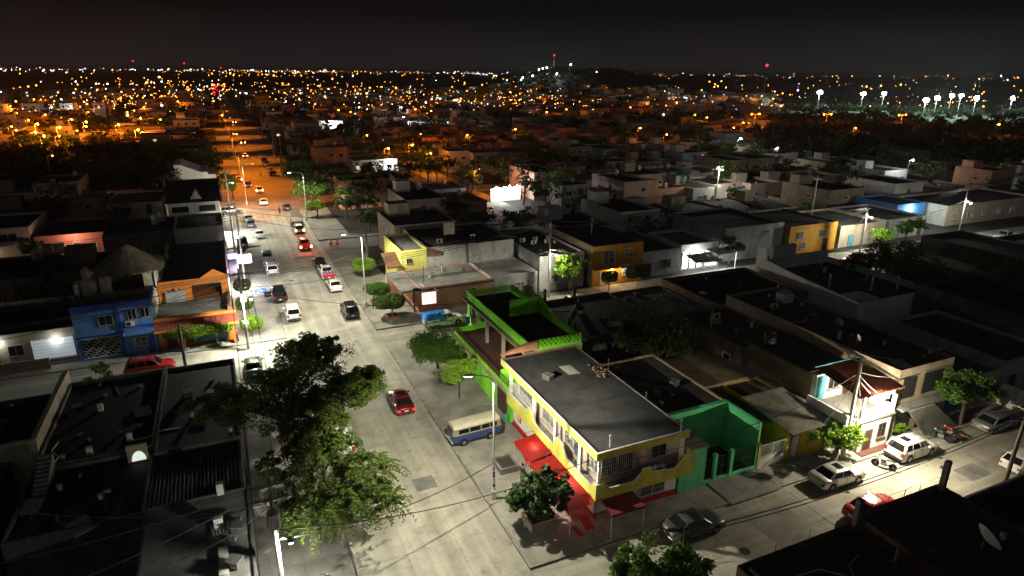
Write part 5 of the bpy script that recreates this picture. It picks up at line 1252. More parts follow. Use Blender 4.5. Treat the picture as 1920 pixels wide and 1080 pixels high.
tree('street_tree', 'big spreading dark tree leaning over the avenue from the west pavement', (2.4, 50.0), [(4.4, 51.2, 6.6, 4.0, 3.4, 2.2), (7.4, 47.4, 5.4, 2.8, 2.2, 1.6), (.8, 48.6, 5.8, 4.0, 3.0, 1.9), (5.4, 53.0, 7.2, 2.1, 2.0, 1.5), (-2.4, 49.6, 5.2, 2.6, 2.2, 1.3), (3.6, 46.0, 5.0, 3.4, 2.4, 1.6), (8.8, 49.5, 5.2, 1.6, 1.8, 1.2), (3.8, 43.6, 4.6, 2.4, 1.8, 1.3)], 60000, .115, 'leaf_olive', 3, .26, 46, .26, 34)
T = tree('street_tree', 'feathery yellow green tree with drooping sprays below the transformer wires', (3.0, 38.0), [(3.6, 37.8, 4.8, 3.0, 2.6, 1.8), (5.6, 35.4, 3.9, 2.2, 2.0, 1.4), (2.4, 35.2, 4.3, 2.2, 2.0, 1.6), (6.2, 38.8, 4.0, 1.9, 1.8, 1.3), (1.4, 39.6, 4.9, 2.0, 1.8, 1.2), (4.0, 41.4, 4.8, 2.6, 1.9, 1.4), (6.9, 36.6, 3.2, 1.3, 1.3, 1.0)], 30000, .105, 'leaf_olive', 5, .2, 30, .2, 30, narrow=.4)
rng = np.random.default_rng(55)           # drooping sprays of the feathery tree
V, Q = [], []
ee = [(3.6, 37.6, 4.7, 3.3, 2.9, 1.8), (5.8, 35.2, 3.9, 2.3, 2.1, 1.5), (2.6, 35.0, 4.3, 2.4, 2.2, 1.6), (6.5, 38.6, 4.0, 2.0, 1.8, 1.3), (3.8, 41.4, 4.7, 2.6, 2.0, 1.4)]
for i in range(620):
    e = ee[i % 5]
    d = rng.normal(size=3); d /= np.linalg.norm(d); d[2] = abs(d[2]) * .6 - .2
    p0 = np.array(e[:3]) + d * np.array(e[3:]) * (.45 + .5 * rng.random()); out = np.array([d[0], d[1], .1]) + rng.normal(size=3) * .35; out /= np.linalg.norm(out) + 1e-6
    ln = rng.uniform(.6, 1.3)
    for k in range(8):
        t = k / 7 * ln
        c = p0 + out * t + np.array([0, 0, -.6 * t * t]) + rng.normal(size=3) * .02; sd = np.cross(out, [0, 0, 1]); l_ = out * .06
        for sg in (-1, 1):
            tip = c + sd * sg * rng.uniform(.08, .2) + out * .1 + np.array([0, 0, rng.uniform(-.1, .03)]); b = len(V)
            V += [c - l_, c + l_, tip + l_ * .6, tip - l_ * .6]; Q.append((b, b + 1, b + 2, b + 3))
quadmesh('spray', np.array(V), Q, 'leaf_olive', T, False)
tree('street_tree', 'dense round dark tree at the terrace wall of the green building', (18.3, 59.4), [(18.0, 59.2, 2.7, 2.5, 2.5, 2.0), (18.8, 58.0, 2.3, 1.8, 1.8, 1.6), (17.6, 60.2, 2.3, 1.8, 1.8, 1.6)], 20000, .11, 'leaf_mid', 7, .14, 40, .34, 10)
tree('young_tree', 'young bright green tree with thin bare trunk by the green wall', (18.1, 52.2), [(17.6, 52.6, 3.1, 1.5, 1.4, 1.0), (18.7, 52.2, 3.5, 1.2, 1.1, .8), (17.8, 51.4, 3.0, 1.2, 1.0, .8)], 3400, .13, 'leaf_lime', 8, .07, 18, .3, 8)
tree('street_tree', 'broad glossy leaved tree rooted in the long planter before the red awning', (17.2, 33.1), [(16.8, 33.0, 2.7, 1.7, 1.5, 1.2), (18.0, 32.4, 2.9, 1.4, 1.3, 1.2), (16.0, 33.4, 2.2, 1.3, 1.1, .9), (17.5, 33.0, 3.6, 1.0, 1.0, .8), (17.2, 32.0, 2.1, 1.3, .9, .8)], 6500, .14, 'leaf_glossy', 9, .12, 24, .28, 12, flat=.3, narrow=.7, z0=.55)
tree('street_tree', 'bushy tree on the south corner of the side street beneath the wooden post', (20.2, 23.6), [(19.8, 23.4, 3.4, 2.3, 2.0, 1.6), (21.4, 22.8, 3.3, 1.8, 1.6, 1.4), (18.6, 23.8, 2.9, 1.4, 1.3, 1.2)], 7000, .14, 'leaf_mid', 10, .18, 26, .3, 12)
tree('street_tree', 'wide leafy street tree in front of the blue gate', (58.0, 29.8), [(57.0, 29.6, 4.2, 2.8, 1.9, 1.3), (59.0, 29.4, 3.9, 2.0, 1.7, 1.2), (55.7, 29.8, 3.8, 1.6, 1.3, 1.0)], 7000, .14, 'leaf_mid', 12, .16, 26, .3, 14)
tree('street_tree', 'hard pruned tree with pale limbs at the cable wrapped pole', (42.7, 30.2), [(41.6, 30.4, 2.6, 1.4, 1.1, 1.0), (43.8, 30.0, 2.5, 1.3, 1.1, 1.0), (42.8, 29.6, 2.2, 1.0, .8, .8)], 2800, .14, 'leaf_lime', 13, .17, 20, .3, 18, 'bark_pale')
tree('yard_tree', 'huge dark tree growing in the yard behind the yellow building', (37.6, 47.4), [(37.4, 47.6, 5.8, 3.3, 3.0, 3.2), (35.8, 48.6, 4.6, 2.4, 2.2, 2.2), (39.2, 46.8, 4.8, 2.4, 2.2, 2.4)], 12000, .14, 'leaf_dark', 14, .25, 40, .3, 16)
tree('yard_tree', 'dark bushy tree filling the lot east of the white parapet building', (86, 55), [(85, 55, 4.6, 4.2, 4, 3.4), (90, 58, 4.2, 3.6, 3.4, 3.0), (84, 51, 3.6, 3, 3, 2.4)], 6000, .2, 'leaf_dark', 15, .25, 40, .3, 12)
tree('yard_tree', 'dark tree in the corner yard behind the blue gate house', (92, 48), [(92, 48, 4, 3.6, 3.4, 3)], 3000, .2, 'leaf_dark', 16, .2, 30, .3, 10)
def clipped(name, label, bases, box, n, mat, seed, size=.09, z0=.13, bark='bark_pale', round_=.5):
    """topiary: leaves crowded at the surface of a rounded block"""
    x0, x1, y0, y1, za, zb = box
    rng = np.random.default_rng(seed); T = thing(name, label, 'tree', (bases[0][0], bases[0][1], z0))
    d = rng.normal(size=(n, 3)); p_ = 2.0 / round_
    d /= (np.abs(d) ** p_).sum(1)[:, None] ** (1 / p_)
    P = d * np.where(rng.random(n) < .75, .88 + .14 * rng.random(n), rng.random(n))[:, None]
    C = np.array([(x0 + x1) / 2, (y0 + y1) / 2, (za + zb) / 2]) - np.array([bases[0][0], bases[0][1], z0]); H_ = np.array([(x1 - x0) / 2, (y1 - y0) / 2, (zb - za) / 2])
    lump = 1 + .07 * np.sin(P[:, :1] * 5.1 + seed) + .06 * np.cos(P[:, 1:2] * 4.3)
    P = C + P * H_ * lump
    a = rng.normal(size=(n, 3)); a /= np.linalg.norm(a, axis=1)[:, None]; b = np.cross(a, rng.normal(size=(n, 3))); b /= np.linalg.norm(b, axis=1)[:, None]
    s = size * (.7 + .7 * rng.random(n))[:, None]
    V = np.stack([P - a * s, P + b * s * .6, P + a * s, P - b * s * .6], 1).reshape(-1, 3)
    quadmesh('crown', V, np.arange(4 * n).reshape(-1, 4), mat, T)
    for (bx, by) in bases:
        mb = MB(); rx, ry = bx - bases[0][0], by - bases[0][1]
        mb.tube([(rx, ry, 0), (rx + .03, ry, za - z0)], .07, 7, .05)
        for k in range(5):
            a_ = k * 1.26; mb.tube([(rx + .02, ry, (za - z0) * .55), (rx + .35 * math.cos(a_), ry + .3 * math.sin(a_), za - z0 + .35)], .04, 5, .02)
        mb.build('trunk', bark, T, True)
    return T
clipped('clipped_tree', 'long box clipped tree on two pale trunks before the orange building', [(-6.3, 74.9), (-3.0, 75.0)], (-8.1, -1.5, 74.0, 75.6, 1.75, 2.95), 9000, 'leaf_lime', 21)
for bx in (-6.3, -3.0): tag(MB().lathe([(.38, 0), (.45, .3), (.4, .34), (.3, .3)], (bx, 74.9, .13), 12).build('tree_tub', 'concrete'), 'round concrete tub under the long box clipped tree', 'planter', 'tubs under the box clipped tree')
clipped('clipped_tree', 'bright ball clipped tree at the foot of the floodlit pole', [(.6, 76.3)], (-.4, 2.0, 75.3, 77.4, .9, 2.6), 3200, 'leaf_lime', 22, round_=.9)
clipped('clipped_tree', 'dark ball clipped tree behind the floodlit pole', [(.3, 82.0)], (-.6, 1.4, 81, 83, 1.6, 3.2), 2600, 'leaf_mid', 23, round_=.9)
clipped('clipped_tree', 'dark round topiary in front of the lit store', [(.4, 89.0)], (-.6, 1.6, 88, 90, 1.9, 3.4), 2600, 'leaf_dark', 24, round_=.9)
clipped('clipped_tree', 'flat topped clipped tree in a brick bed at the salmon house corner', [(17.6, 76.2)], (15.7, 19.3, 74.8, 78.0, 1.3, 2.9), 7000, 'leaf_mid', 25, round_=.7)
clipped('clipped_tree', 'flat topped clipped tree beside the walking people', [(17.3, 82.4)], (15.9, 18.9, 80.9, 84.2, 1.2, 2.6), 5000, 'leaf_mid', 26, round_=.7)
clipped('clipped_shrub', 'small low clipped shrub near the lime yellow house', [(17.0, 86.8)], (16.1, 17.9, 86, 87.6, .35, 1.3), 1800, 'leaf_mid', 27, round_=.8)
clipped('clipped_tree', 'rounded bright clipped tree with single trunk by the tiled lean-to', [(17.6, 93.2)], (15.9, 19.2, 91.7, 94.9, 1.5, 3.3), 5000, 'leaf_lime', 28, round_=.8)
clipped('clipped_tree', 'square clipped tree by the ochre house lamp', [(48.6, 73.8)], (47.4, 49.8, 73, 74.8, 1.6, 3.1), 3600, 'leaf_mid', 29, round_=.6); clipped('clipped_tree', 'round clipped tree in front of the ochre house balcony', [(53.4, 73.8)], (51.6, 55.4, 72.9, 74.9, 1.7, 3.5), 4200, 'leaf_dark', 30, round_=.7)
T = thing('brick_bed', 'low brick bed with plants under the corner clipped tree', 'planter', (17.6, 76.2, .13)); MB().ring(16.8, 18.4, 75.4, 77, .12, .1, .4).build('rim', 'salmon_wall', T); part_box(T, 'soil', 'earth', 16.9, 18.3, 75.5, 76.9, .13, .3)
tree('street_tree', 'loose leafy tree glowing beside the tall lamp pole', (43.0, 75.3), [(42.6, 75.0, 3.7, 2.2, 1.7, 1.6), (44.3, 75.4, 4.2, 1.7, 1.5, 1.4), (41.8, 75.2, 4.6, 1.4, 1.3, 1.2)], 5200, .13, 'leaf_lime', 31, .13, 24, .3, 12)
tree('street_tree', 'large green tree behind the grey street lamp on the avenue', (17.4, 148), [(17.4, 148, 5.2, 3.8, 3.6, 2.6), (20.2, 150, 4.6, 3, 3, 2.2)], 5200, .2, 'leaf_mid', 32, .2, 30, .3, 10)
tree('street_tree', 'bright green roundish tree by the white lorry', (17.2, 139.6), [(17.2, 139.6, 2.6, 2.6, 2.2, 1.4)], 3600, .14, 'leaf_lime', 33, .14, 24, .3, 8)
tree('street_tree', 'tall dark tree standing at the lane beyond the green tree', (17.5, 172), [(17.5, 172, 5.4, 4.2, 4.2, 3.2), (19, 181, 5, 3.6, 3.6, 2.8)], 4000, .26, 'leaf_mid', 34, .22, 30, .3, 8)
tree('street_tree', 'bright round street tree by the far lit pole', (106.5, 75.0), [(106.5, 74.8, 2.9, 2.2, 1.8, 1.5)], 2600, .16, 'leaf_lime', 35, .14, 24, .3, 8)
tree('street_tree', 'dark twin trees near the far parked cars', (114, 75.5), [(113, 75.5, 3.4, 2.2, 1.8, 1.5), (117, 76, 3.5, 2.3, 1.8, 1.6)], 3000, .18, 'leaf_mid', 36, .14, 24, .3, 8)
tree('yard_tree', 'shaggy dark tree behind the lit shop awnings', (74.5, 78), [(74.5, 77.6, 3.6, 2.4, 2.2, 1.8)], 2600, .16, 'leaf_mid', 37, .14, 24, .3, 8)
tree('yard_tree', 'round bush between the coral house fronts', (-30.2, 124.0), [(-30.2, 123.8, 2.3, 2.2, 1.8, 1.9)], 3000, .16, 'leaf_mid', 38, .14, 24, .3, 8)
tree('yard_tree', 'dark shrub by the slatted carport', (-13.2, 66.8), [(-13.2, 66.6, 1.9, 1.5, 1.3, 1.3), (-11.6, 65.8, 1.3, 1, .9, .8)], 2200, .12, 'leaf_mid', 39, .1, 20, .3, 8)
tree('street_tree', 'dark tree against the white sloped house on the orange avenue', (1.4, 168), [(1.2, 168, 4.4, 2.6, 3.2, 2.6)], 3000, .2, 'leaf_mid', 40, .16, 24, .3, 8)
tree('street_tree', 'mass of dark tree crowns over the west pavement of the orange avenue', (-3, 198), [(-4, 190, 6, 4, 5, 4), (-3, 201, 6.5, 4.5, 5, 4.2), (-9, 196, 6, 5, 5, 4)], 5000, .3, 'leaf_mid', 41, .3, 34, .3, 12)
tree('shrub', 'small bright shrub in the corner of the white balcony house', (51.0, 30.6), [(51, 30.6, .9, .8, .5, .6)], 900, .1, 'leaf_lime', 42, .05, 14, .35, 6)

for i, (x, y, r) in enumerate(((82, 50, 3), (88, 61.5, 3), (84.5, 44, 3.2), (97, 47.8, 2.6), (104, 48, 2.8), (113, 48.2, 2.6), (124, 48, 2.8), (135, 48, 3), (81.5, 60, 2.2))):
    tree('yard_tree', 'dense dark tree between the yards of the eastern block', (x, y), [(x, y, 4.4, r, r * .9, r * .8), (x + 1, y + .6, 3.4, r * .7, r * .7, r * .6)], 2600, .2, 'leaf_dark', 90 + i, .2, 28, .3, 9, group='yard trees of the eastern block')

# ================================================================== VEHICLES
KINDS_V = {
 # L, W, H, belt, nose z, tail z, cabin base rear/front, roof rear/front, wheel r, axles, rocker
 'sedan':  dict(L=4.5, W=1.76, H=1.43, belt=.93, nose=.72, hood=.90, tail=.88, deck=.98, cb=(-1.65, 1.0), cr=(-.95, .35), wr=.31, ax=(-1.32, 1.38), win=2),
 'hatch':  dict(L=4.05, W=1.72, H=1.48, belt=.94, nose=.72, hood=.93, tail=.9, deck=.98, cb=(-1.93, 1.0), cr=(-1.45, .4), wr=.3, ax=(-1.25, 1.25), win=2),
 'suv':    dict(L=4.55, W=1.84, H=1.74, belt=1.08, nose=.86, hood=1.05, tail=1.0, deck=1.1, cb=(-2.16, 1.1), cr=(-1.85, .45), wr=.36, ax=(-1.36, 1.36), win=3),
 'wagon':  dict(L=4.6, W=1.74, H=1.5, belt=.95, nose=.74, hood=.93, tail=.9, deck=1.0, cb=(-2.2, .95), cr=(-1.85, .3), wr=.31, ax=(-1.35, 1.35), win=3),
 'pickup': dict(L=5.2, W=1.86, H=1.78, belt=1.1, nose=.9, hood=1.08, tail=1.05, deck=1.1, cb=(-.75, 1.3), cr=(-.55, .72), wr=.38, ax=(-1.6, 1.6), win=2),
}
def interp(tab, x):
    for (a, va), (b, vb) in zip(tab, tab[1:]):
        if a <= x <= b: return va + (vb - va) * ((x - a) / (b - a) if b > a else 0)
    return tab[0][1] if x < tab[0][0] else tab[-1][1]

def vehicle(kd, label, x, y, heading, paint, tail='lamp_red', head='lamp_clear', open_door=None, z=0.0, name=None, rack=False, roof_mat=None, sunroof=False, cat=None, group=None):
    K = KINDS_V[kd]; L, W, H = K['L'], K['W'] / 2, K['H']
    T = thing(name or {'sedan': 'parked_sedan', 'hatch': 'parked_hatchback', 'suv': 'parked_suv', 'wagon': 'parked_wagon', 'pickup': 'parked_pickup'}[kd], label, cat or ('pickup truck' if kd == 'pickup' else 'car'), (x, y, z), heading, group)
    h = L / 2; wr = K['wr']; ra = wr + .075
    xr = -.78 if kd == 'pickup' else -h
    topz = [(-h, K['tail'] - .08), (-h + .06, K['tail']), (-h + .28, K['deck']), (K['cb'][0], K['deck']), (K['cb'][1] - .1, K['hood'] + .02), (h - .55, K['hood'] - .06), (h - .12, K['nose']), (h, K['nose'] - .14)]
    plan = [(-h, .86), (-h + .12, .94), (-h + .6, 1), (h - .9, 1), (h - .3, .93), (h - .06, .82), (h, .74)]
    st = {xr, -h + .05 if xr == -h else xr + .05, h, h - .05, h - .14, h - .4, h - .8, 0.0, .6, -.3, K['cb'][0], K['cb'][1]}
    if xr == -h: st |= {-h + .14, -h + .3, -h + .7}
    for a in K['ax']:
        if a - ra < xr: continue
        for k in range(7): st.add(a + ra * math.cos(PI * k / 6))
    st = sorted(q for q in st if q >= xr - 1e-6)
    def zb(q):
        z_ = .24 if abs(q) < h - .1 else .32
        for a in K['ax']:
            if abs(q - a) < ra - 1e-4: z_ = max(z_, wr + math.sqrt(ra * ra - (q - a) ** 2))
        return z_
    vs, n = [], 11
    for q in st:
        w = W * interp(plan, q); t = interp(topz, q); b = min(zb(q), t - .1); bt = min(K['belt'], t)
        half = [(w * .95, b), (w * 1.0, b + (bt - b) * .35), (w * .99, b + (bt - b) * .72), (w * .955, t - .05), (w * .86, t)]
        sec = [(-a, c) for a, c in half] + [(0, t + .025)] + half[::-1]
        vs += [(q, a, c) for a, c in sec]
    fs = [(i * n + j, (i + 1) * n + j, (i + 1) * n + j + 1, i * n + j + 1) for i in range(len(st) - 1) for j in range(n - 1)]
    fs += [tuple(range(n)), tuple((len(st) - 1) * n + j for j in range(n))[::-1]]
    MB().add(vs, fs).build('body', paint, T, True, smooth=True)
    MB().box(xr + .1, h - .12, -W * .84, W * .84, .2, K['belt'] - .25).build('underbody', 'trim', T, True)
    # cabin
    (b0, b1), (c0, c1) = K['cb'], K['cr']; zbse, zt = K['belt'] - .03, H
    if kd != 'pickup': zbse = K['deck'] - .04
    def ring(f, ins, z_):
        a0, a1 = b0 + (c0 - b0) * f, b1 + (c1 - b1) * f; w = W * (.93 - .2 * f) - ins; rr = .1
        return [(a0 + ins + rr, -w, z_), (a1 - ins - rr, -w, z_), (a1 - ins, -w * .85, z_), (a1 - ins + .03, 0, z_), (a1 - ins, w * .85, z_), (a1 - ins - rr, w, z_), (a0 + ins + rr, w, z_), (a0 + ins, w * .85, z_), (a0 + ins - .03, 0, z_), (a0 + ins, -w * .85, z_)]
    rings = [ring(0, 0, zbse), ring(.86, 0, zbse + (zt - zbse) * .86), ring(.95, .05, zbse + (zt - zbse) * .955), ring(1, .2, zt - .01)]
    vs = [p for r in rings for p in r]; m = 10
    fs = [(i * m + j, i * m + (j + 1) % m, (i + 1) * m + (j + 1) % m, (i + 1) * m + j) for i in range(3) for j in range(m)] + [tuple(30 + j for j in range(m))]
    cab = MB().add(vs, fs).build('cabin', roof_mat or paint, T, True, smooth=True)
    def pane(nm, lo0, lo1, hi0, hi1, out):
        o_ = Vector(out) * .014
        MB().quad(*[tuple(Vector(p) + o_) for p in (lo0, lo1, hi1, hi0)]).build(nm, 'car_glass', cab, True)
    def lerp(p, q, t): return tuple(Vector(p).lerp(Vector(q), t))
    R0, R1 = rings[0], rings[1]
    def edge(i, t, f): return lerp(lerp(R0[i], R0[(i + 1) % m], t), lerp(R1[i], R1[(i + 1) % m], t), f)
    f0, f1 = .1, .96
    nw = K['win']
    for i, out in ((0, (0, -1, .25)), (5, (0, 1, .25))):
        cuts = [0.02 + (0.96) * k / nw for k in range(nw + 1)]
        if nw == 3: cuts = [.02, .3, .64, .98]
        for k in range(nw):
            a, b = cuts[k] + .018, cuts[k + 1] - .018
            if i == 5: a, b = 1 - b, 1 - a
            pane('side_window', edge(i, a, f0 + .04), edge(i, b, f0 + .04), edge(i, a, f1), edge(i, b, f1), out)
    for i, nm, out in ((2, 'windshield', (1, 0, .6)), (7, 'rear_window', (-1, 0, .6))):
        A, B_, C_ = R0[i], R0[i + 1], R0[(i + 2) % m]; A1, B1, C1 = R1[i], R1[i + 1], R1[(i + 2) % m]
        o_ = Vector(out).normalized() * .016
        g = MB(); P_ = [lerp(p, q, f) for p, q, f in ((A, A1, .08), (B_, B1, .08), (C_, C1, .08), (C_, C1, .97), (B_, B1, .97), (A, A1, .97))]
        g.add([tuple(Vector(p) + o_) for p in P_], [(0, 1, 4, 5), (1, 2, 3, 4)]); g.build(nm, 'car_glass', cab, True)
    if sunroof: MB().box(c0 + .5, c0 + 1.1, -.35, .35, H + .0, H + .012).build('sunroof', 'car_glass', cab, True)
    if rack:
        for sg in (-1, 1): MB().tube([(c0 + .1, sg * W * .62, H + .02), (c0 + .2, sg * W * .62, H + .07), (c1 - .1, sg * W * .62, H + .07), (c1, sg * W * .62, H + .0)], .02, 5).build('roof_rail', 'trim', cab, True)
        for q in (c0 + .4, c1 - .4): MB().box(q - .03, q + .03, -W * .62, W * .62, H + .05, H + .075).build('roof_bar', 'chrome', cab, True)
    for a in K['ax']:
        for sg in (-1, 1):
            w_ = MB().lathe([(wr * .55, -.1), (wr * .92, -.1), (wr, -.06), (wr, .06), (wr * .92, .1), (wr * .55, .1)], (a, sg * (W - .13), wr), 16, 'y').build('wheel', 'rubber', T, True, smooth=True)
            g = MB(); yy = sg * (W - .13 + .104)
            g.lathe([(wr * .6, -.01), (wr * .62, 0), (wr * .2, .012)] if sg > 0 else [(wr * .2, -.012), (wr * .62, 0), (wr * .6, .01)], (a, yy, wr), 12, 'y'); g.build('rim', 'rim', w_, True)
            g = MB()
            for k in range(5):
                th = k * 2 * PI / 5; c_, s_ = math.cos(th), math.sin(th)
                g.add([(a + wr * .2 * c_ - .03 * s_, yy + sg * .006, wr + wr * .2 * s_ + .03 * c_), (a + wr * .55 * c_ - .05 * s_, yy + sg * .006, wr + wr * .55 * s_ + .05 * c_), (a + wr * .55 * c_ + .05 * s_, yy + sg * .006, wr + wr * .55 * s_ - .05 * c_), (a + wr * .2 * c_ + .03 * s_, yy + sg * .006, wr + wr * .2 * s_ - .03 * c_)], [(0, 1, 2, 3)])
            g.build('hub_slot', 'trim', w_, True)
    for sg in (-1, 1):
        MB().box(h - .2, h - .01, sg * W * .66 - .2, sg * W * .66 + .16, K['nose'] - .2, K['nose'] - .05).build('headlight', head, T, True, bevel=.02)
        ty = sg * W * (.92 if kd == 'pickup' else .78)
        zt_ = K['tail'] - .3
        tall = kd in ('suv', 'wagon', 'pickup')
        MB().box(-h - .012, -h + .14, ty - .13, ty + .11 if sg > 0 else ty + .13, zt_, zt_ + (.34 if tall else .17)).build('tail_light', tail, T, True, bevel=.015)
        MB().box(.55, .75, sg * (W + .02), sg * (W + .2), K['belt'] - .02, K['belt'] + .14).build('mirror', paint, T, True, bevel=.03)
        MB().box(-.25, -.05, sg * W * .99 - .02, sg * W * .99 + .02, K['belt'] - .14, K['belt'] - .11).build('door_handle', 'chrome', T, True)
        for q in (-.95 if kd != 'pickup' else -.7, .02, .95): MB().box(q - .008, q + .008, sg * W * 1.0 - .012, sg * W * 1.0 + .004 if sg > 0 else sg * W * 1.0 + .012, .35, K['belt'] - .05).build('door_seam', 'trim', T, True)
    MB().box(-h - .07, -h + .12, -W * .86, W * .86, .36, .54).build('rear_bumper', 'trim' if kd in ('suv', 'pickup') else paint, T, True, bevel=.04)
    MB().box(h - .14, h + .06, -W * .78, W * .78, .3, .5).build('front_bumper', paint, T, True, bevel=.04)
    MB().box(h - .04, h + .012, -W * .4, W * .4, K['nose'] - .22, K['nose'] - .1).build('grille', 'trim', T, True)
    MB().box(-h - .085, -h - .02, -.17, .17, .58, .71).build('license_plate', 'plastic_white', T, True)
    if kd == 'pickup':
        MB().box(-h, -.8, -W, -W + .08, .42, K['deck']).build('bed_side', paint, T, True, bevel=.02); MB().box(-h, -.8, W - .08, W, .42, K['deck']).build('bed_side', paint, T, True, bevel=.02)
        MB().box(-h, -h + .07, -W + .08, W - .08, .5, K['deck']).build('tailgate', paint, T, True); MB().box(-h + .07, -.8, -W + .08, W - .08, .5, .58).build('bed_floor', 'trim', T, True)
    if open_door:
        sg = open_door
        MB().box(.0, .05, sg * W, sg * (W + .95), .35, K['belt'] + .02).build('open_door', paint, T, True, bevel=.02)
    return T

P_ = lambda n, c, r=.25, m=0.0: PAINT('paint_' + n, c, r, m)
P_('white', (.72, .72, .69)); P_('silver', (.42, .42, .41), .3, .55); P_('grey', (.10, .105, .11), .3, .4); P_('black', (.012, .012, .014)); P_('red', (.42, .015, .018)); P_('burgundy', (.16, .012, .018), .25, .3); P_('tan', (.36, .32, .25), .3, .3); P_('green', (.03, .10, .05)); P_('cream', (.55, .50, .38), .4); P_('vanblue', (.03, .055, .19), .55); P_('gold', (.35, .31, .22), .35, .4)
U_ = PI / 2
vehicle('sedan', 'burgundy sedan with a sunroof driving up the avenue past the big tree', 12.6, 53.3, U_, 'paint_burgundy', name='sedan', tail=EMIT('tail_dim', (1, .02, .02), 1.2), sunroof=True)
vehicle('suv', 'black suv standing at the kerb by the salmon house corner', 12.8, 79.4, U_, 'paint_black', rack=True)
vehicle('sedan', 'white sedan parked behind the loaded pickup near the lamp post', 12.7, 90.8, U_, 'paint_white')
T = vehicle('pickup', 'white pickup with red tailgate and blue and red load', 12.6, 97.0, U_, 'paint_white')
for i in range(16):
    o = MB().ball((0, 0, 0), .16, 6).build('bundle', ('blue_paint', 'red_paint', 'purple_paint')[i % 3], T, True); o.location = (-2.3 + .4 * (i % 4), -.6 + .4 * (i // 4), .95 + .1 * (i % 3))
MB().box(-2.62, -2.58, -.85, .85, .55, 1.08).build('red_tailgate', 'paint_red', T, True)
vehicle('sedan', 'black sedan parked in front of the loaded pickup', 12.4, 103.2, U_, 'paint_black')
T = vehicle('pickup', 'red pickup with blazing tail lights pulling away on the avenue', 11.6, 115.4, U_, 'paint_red', tail='brake_on', name='pickup_truck')
light('tail_glow', 'SPOT', (11.6, 112.4, .8), 90, (1, .25, .1), None, .3, (11.6, 108, 0), 130, .8)
vehicle('suv', 'tan suv with lit brake lights behind the white lorry', 12.1, 128.2, U_, 'paint_tan', tail='brake_on', name='suv')
vehicle('sedan', 'grey sedan waiting ahead of the white lorry', 12.2, 151.5, U_, 'paint_grey')
vehicle('suv', 'white compact suv parked next to the black pickup with its doors open', 5.9, 81.4, U_, 'paint_white')
vehicle('pickup', 'black pickup with an open door by the west kerb', 5.0, 89.5, U_, 'paint_black', open_door=1)
vehicle('suv', 'white station suv with roof rails parked beside the lit store', 5.1, 102.3, U_, 'paint_white', rack=True)
vehicle('pickup', 'silver pickup parked in front of the white station suv', 4.9, 108.8, U_, 'paint_silver')
vehicle('sedan', 'white sedan rolling down the west lane by the lit canopy', 4.9, 127.2, U_, 'paint_white', name='sedan')
vehicle('suv', 'black suv with shining roof edge parked at the store pavement', 1.6, 121.0, U_, 'paint_black', z=.13)
vehicle('sedan', 'dark sedan parked beyond the white sedan', 3.9, 137.0, U_, 'paint_grey'); vehicle('sedan', 'silver sedan parked nose to tail with the dark sedan', 3.7, 142.4, U_, 'paint_silver'); vehicle('suv', 'silver suv parked crosswise at the corner store', .6, 151.2, 0, 'paint_silver')
for i, (x, y, m_, k_) in enumerate(((7.8, 160, 'white', 'sedan'), (8.0, 177, 'white', 'suv'), (5.8, 187, 'black', 'sedan'), (3.9, 197, 'white', 'suv'), (8.1, 254, 'red', 'sedan'), (9.4, 300, 'black', 'suv'), (7.6, 345, 'white', 'sedan'), (9.8, 420, 'grey', 'suv'))):
    vehicle(k_, '%s %s with glowing tail lights on the %s stretch of the avenue' % (m_, k_, ('first orange lit', 'bright orange', 'inner orange', 'kerbside orange', 'upper orange', 'far orange', 'farther orange', 'farthest orange')[i]), x, y, U_, 'paint_' + m_, tail='brake_on' if i != 2 else 'tail_on', name='driving_car', group='cars driving up the avenue')
for i, (y, m_) in enumerate(((205, 'black'), (212, 'silver'), (220, 'grey'), (228, 'white'), (238, 'black'), (247, 'silver'))): vehicle('sedan', '%s car parked %s along the east kerb of the orange avenue' % (m_, ('by the dark tree', 'second past the tree', 'third past the tree', 'under the palm', 'beyond the palm', 'at the lit porch')[i]), 13.4, y, U_, 'paint_' + m_)
for i, (x, y, m_, k_) in enumerate(((6.2, 48.6, 'white', 'suv'), (6.2, 42.6, 'silver', 'sedan'), (6.2, 56.2, 'white', 'hatch'))): vehicle(k_, '%s %s half hidden under the %s' % (m_, k_, ('big spreading tree', 'feathery tree', 'upper boughs of the big tree')[i]), x, y, U_, 'paint_' + m_)
vehicle('sedan', 'dark grey sedan parked before the maroon awning', 26.6, 28.2, math.radians(-2), 'paint_grey')
vehicle('sedan', 'old silver sedan under the pruned tree', 40.6, 28.3, math.radians(-2), 'paint_silver', sunroof=True)
vehicle('suv', 'big white suv with dark rear glass outside the white balcony house', 49.5, 28.5, 0, 'paint_white', sunroof=True, rack=True)
vehicle('sedan', 'silver sedan under the wide leafy street tree', 60.6, 28.4, 0, 'paint_silver')
vehicle('hatch', 'white hatchback parked on the south side of the side street', 56.2, 23.6, 0, 'paint_white')
vehicle('sedan', 'bright red sedan half hidden by the patched foreground roof', 39.6, 24.4, 0, 'paint_red')
vehicle('wagon', 'silver estate wagon with roof rails under the tall power pole', 42.2, 70.9, 0, 'paint_silver', rack=True)
T = vehicle('pickup', 'white pickup under a crumpled blue tarpaulin', 22.9, 71.3, 0, 'paint_white')
rg = random.Random(4); vs, fs = [], []; nx_, ny_ = 13, 9
for i in range(nx_):
    for j in range(ny_):
        u, v = i / (nx_ - 1), j / (ny_ - 1) * 2 - 1
        zt_ = 1.82 - .12 * (u < .12) - .35 * max(0, u - .75) * 3
        edge_ = max(0, abs(v) - .62) / .38
        vs.append((-2.7 + 3.5 * u, v * .98 + rg.uniform(-.02, .02), zt_ - edge_ ** 1.5 * 1.0 - (1.0 if i == 0 else 0) * .55 + rg.uniform(-.05, .05)))
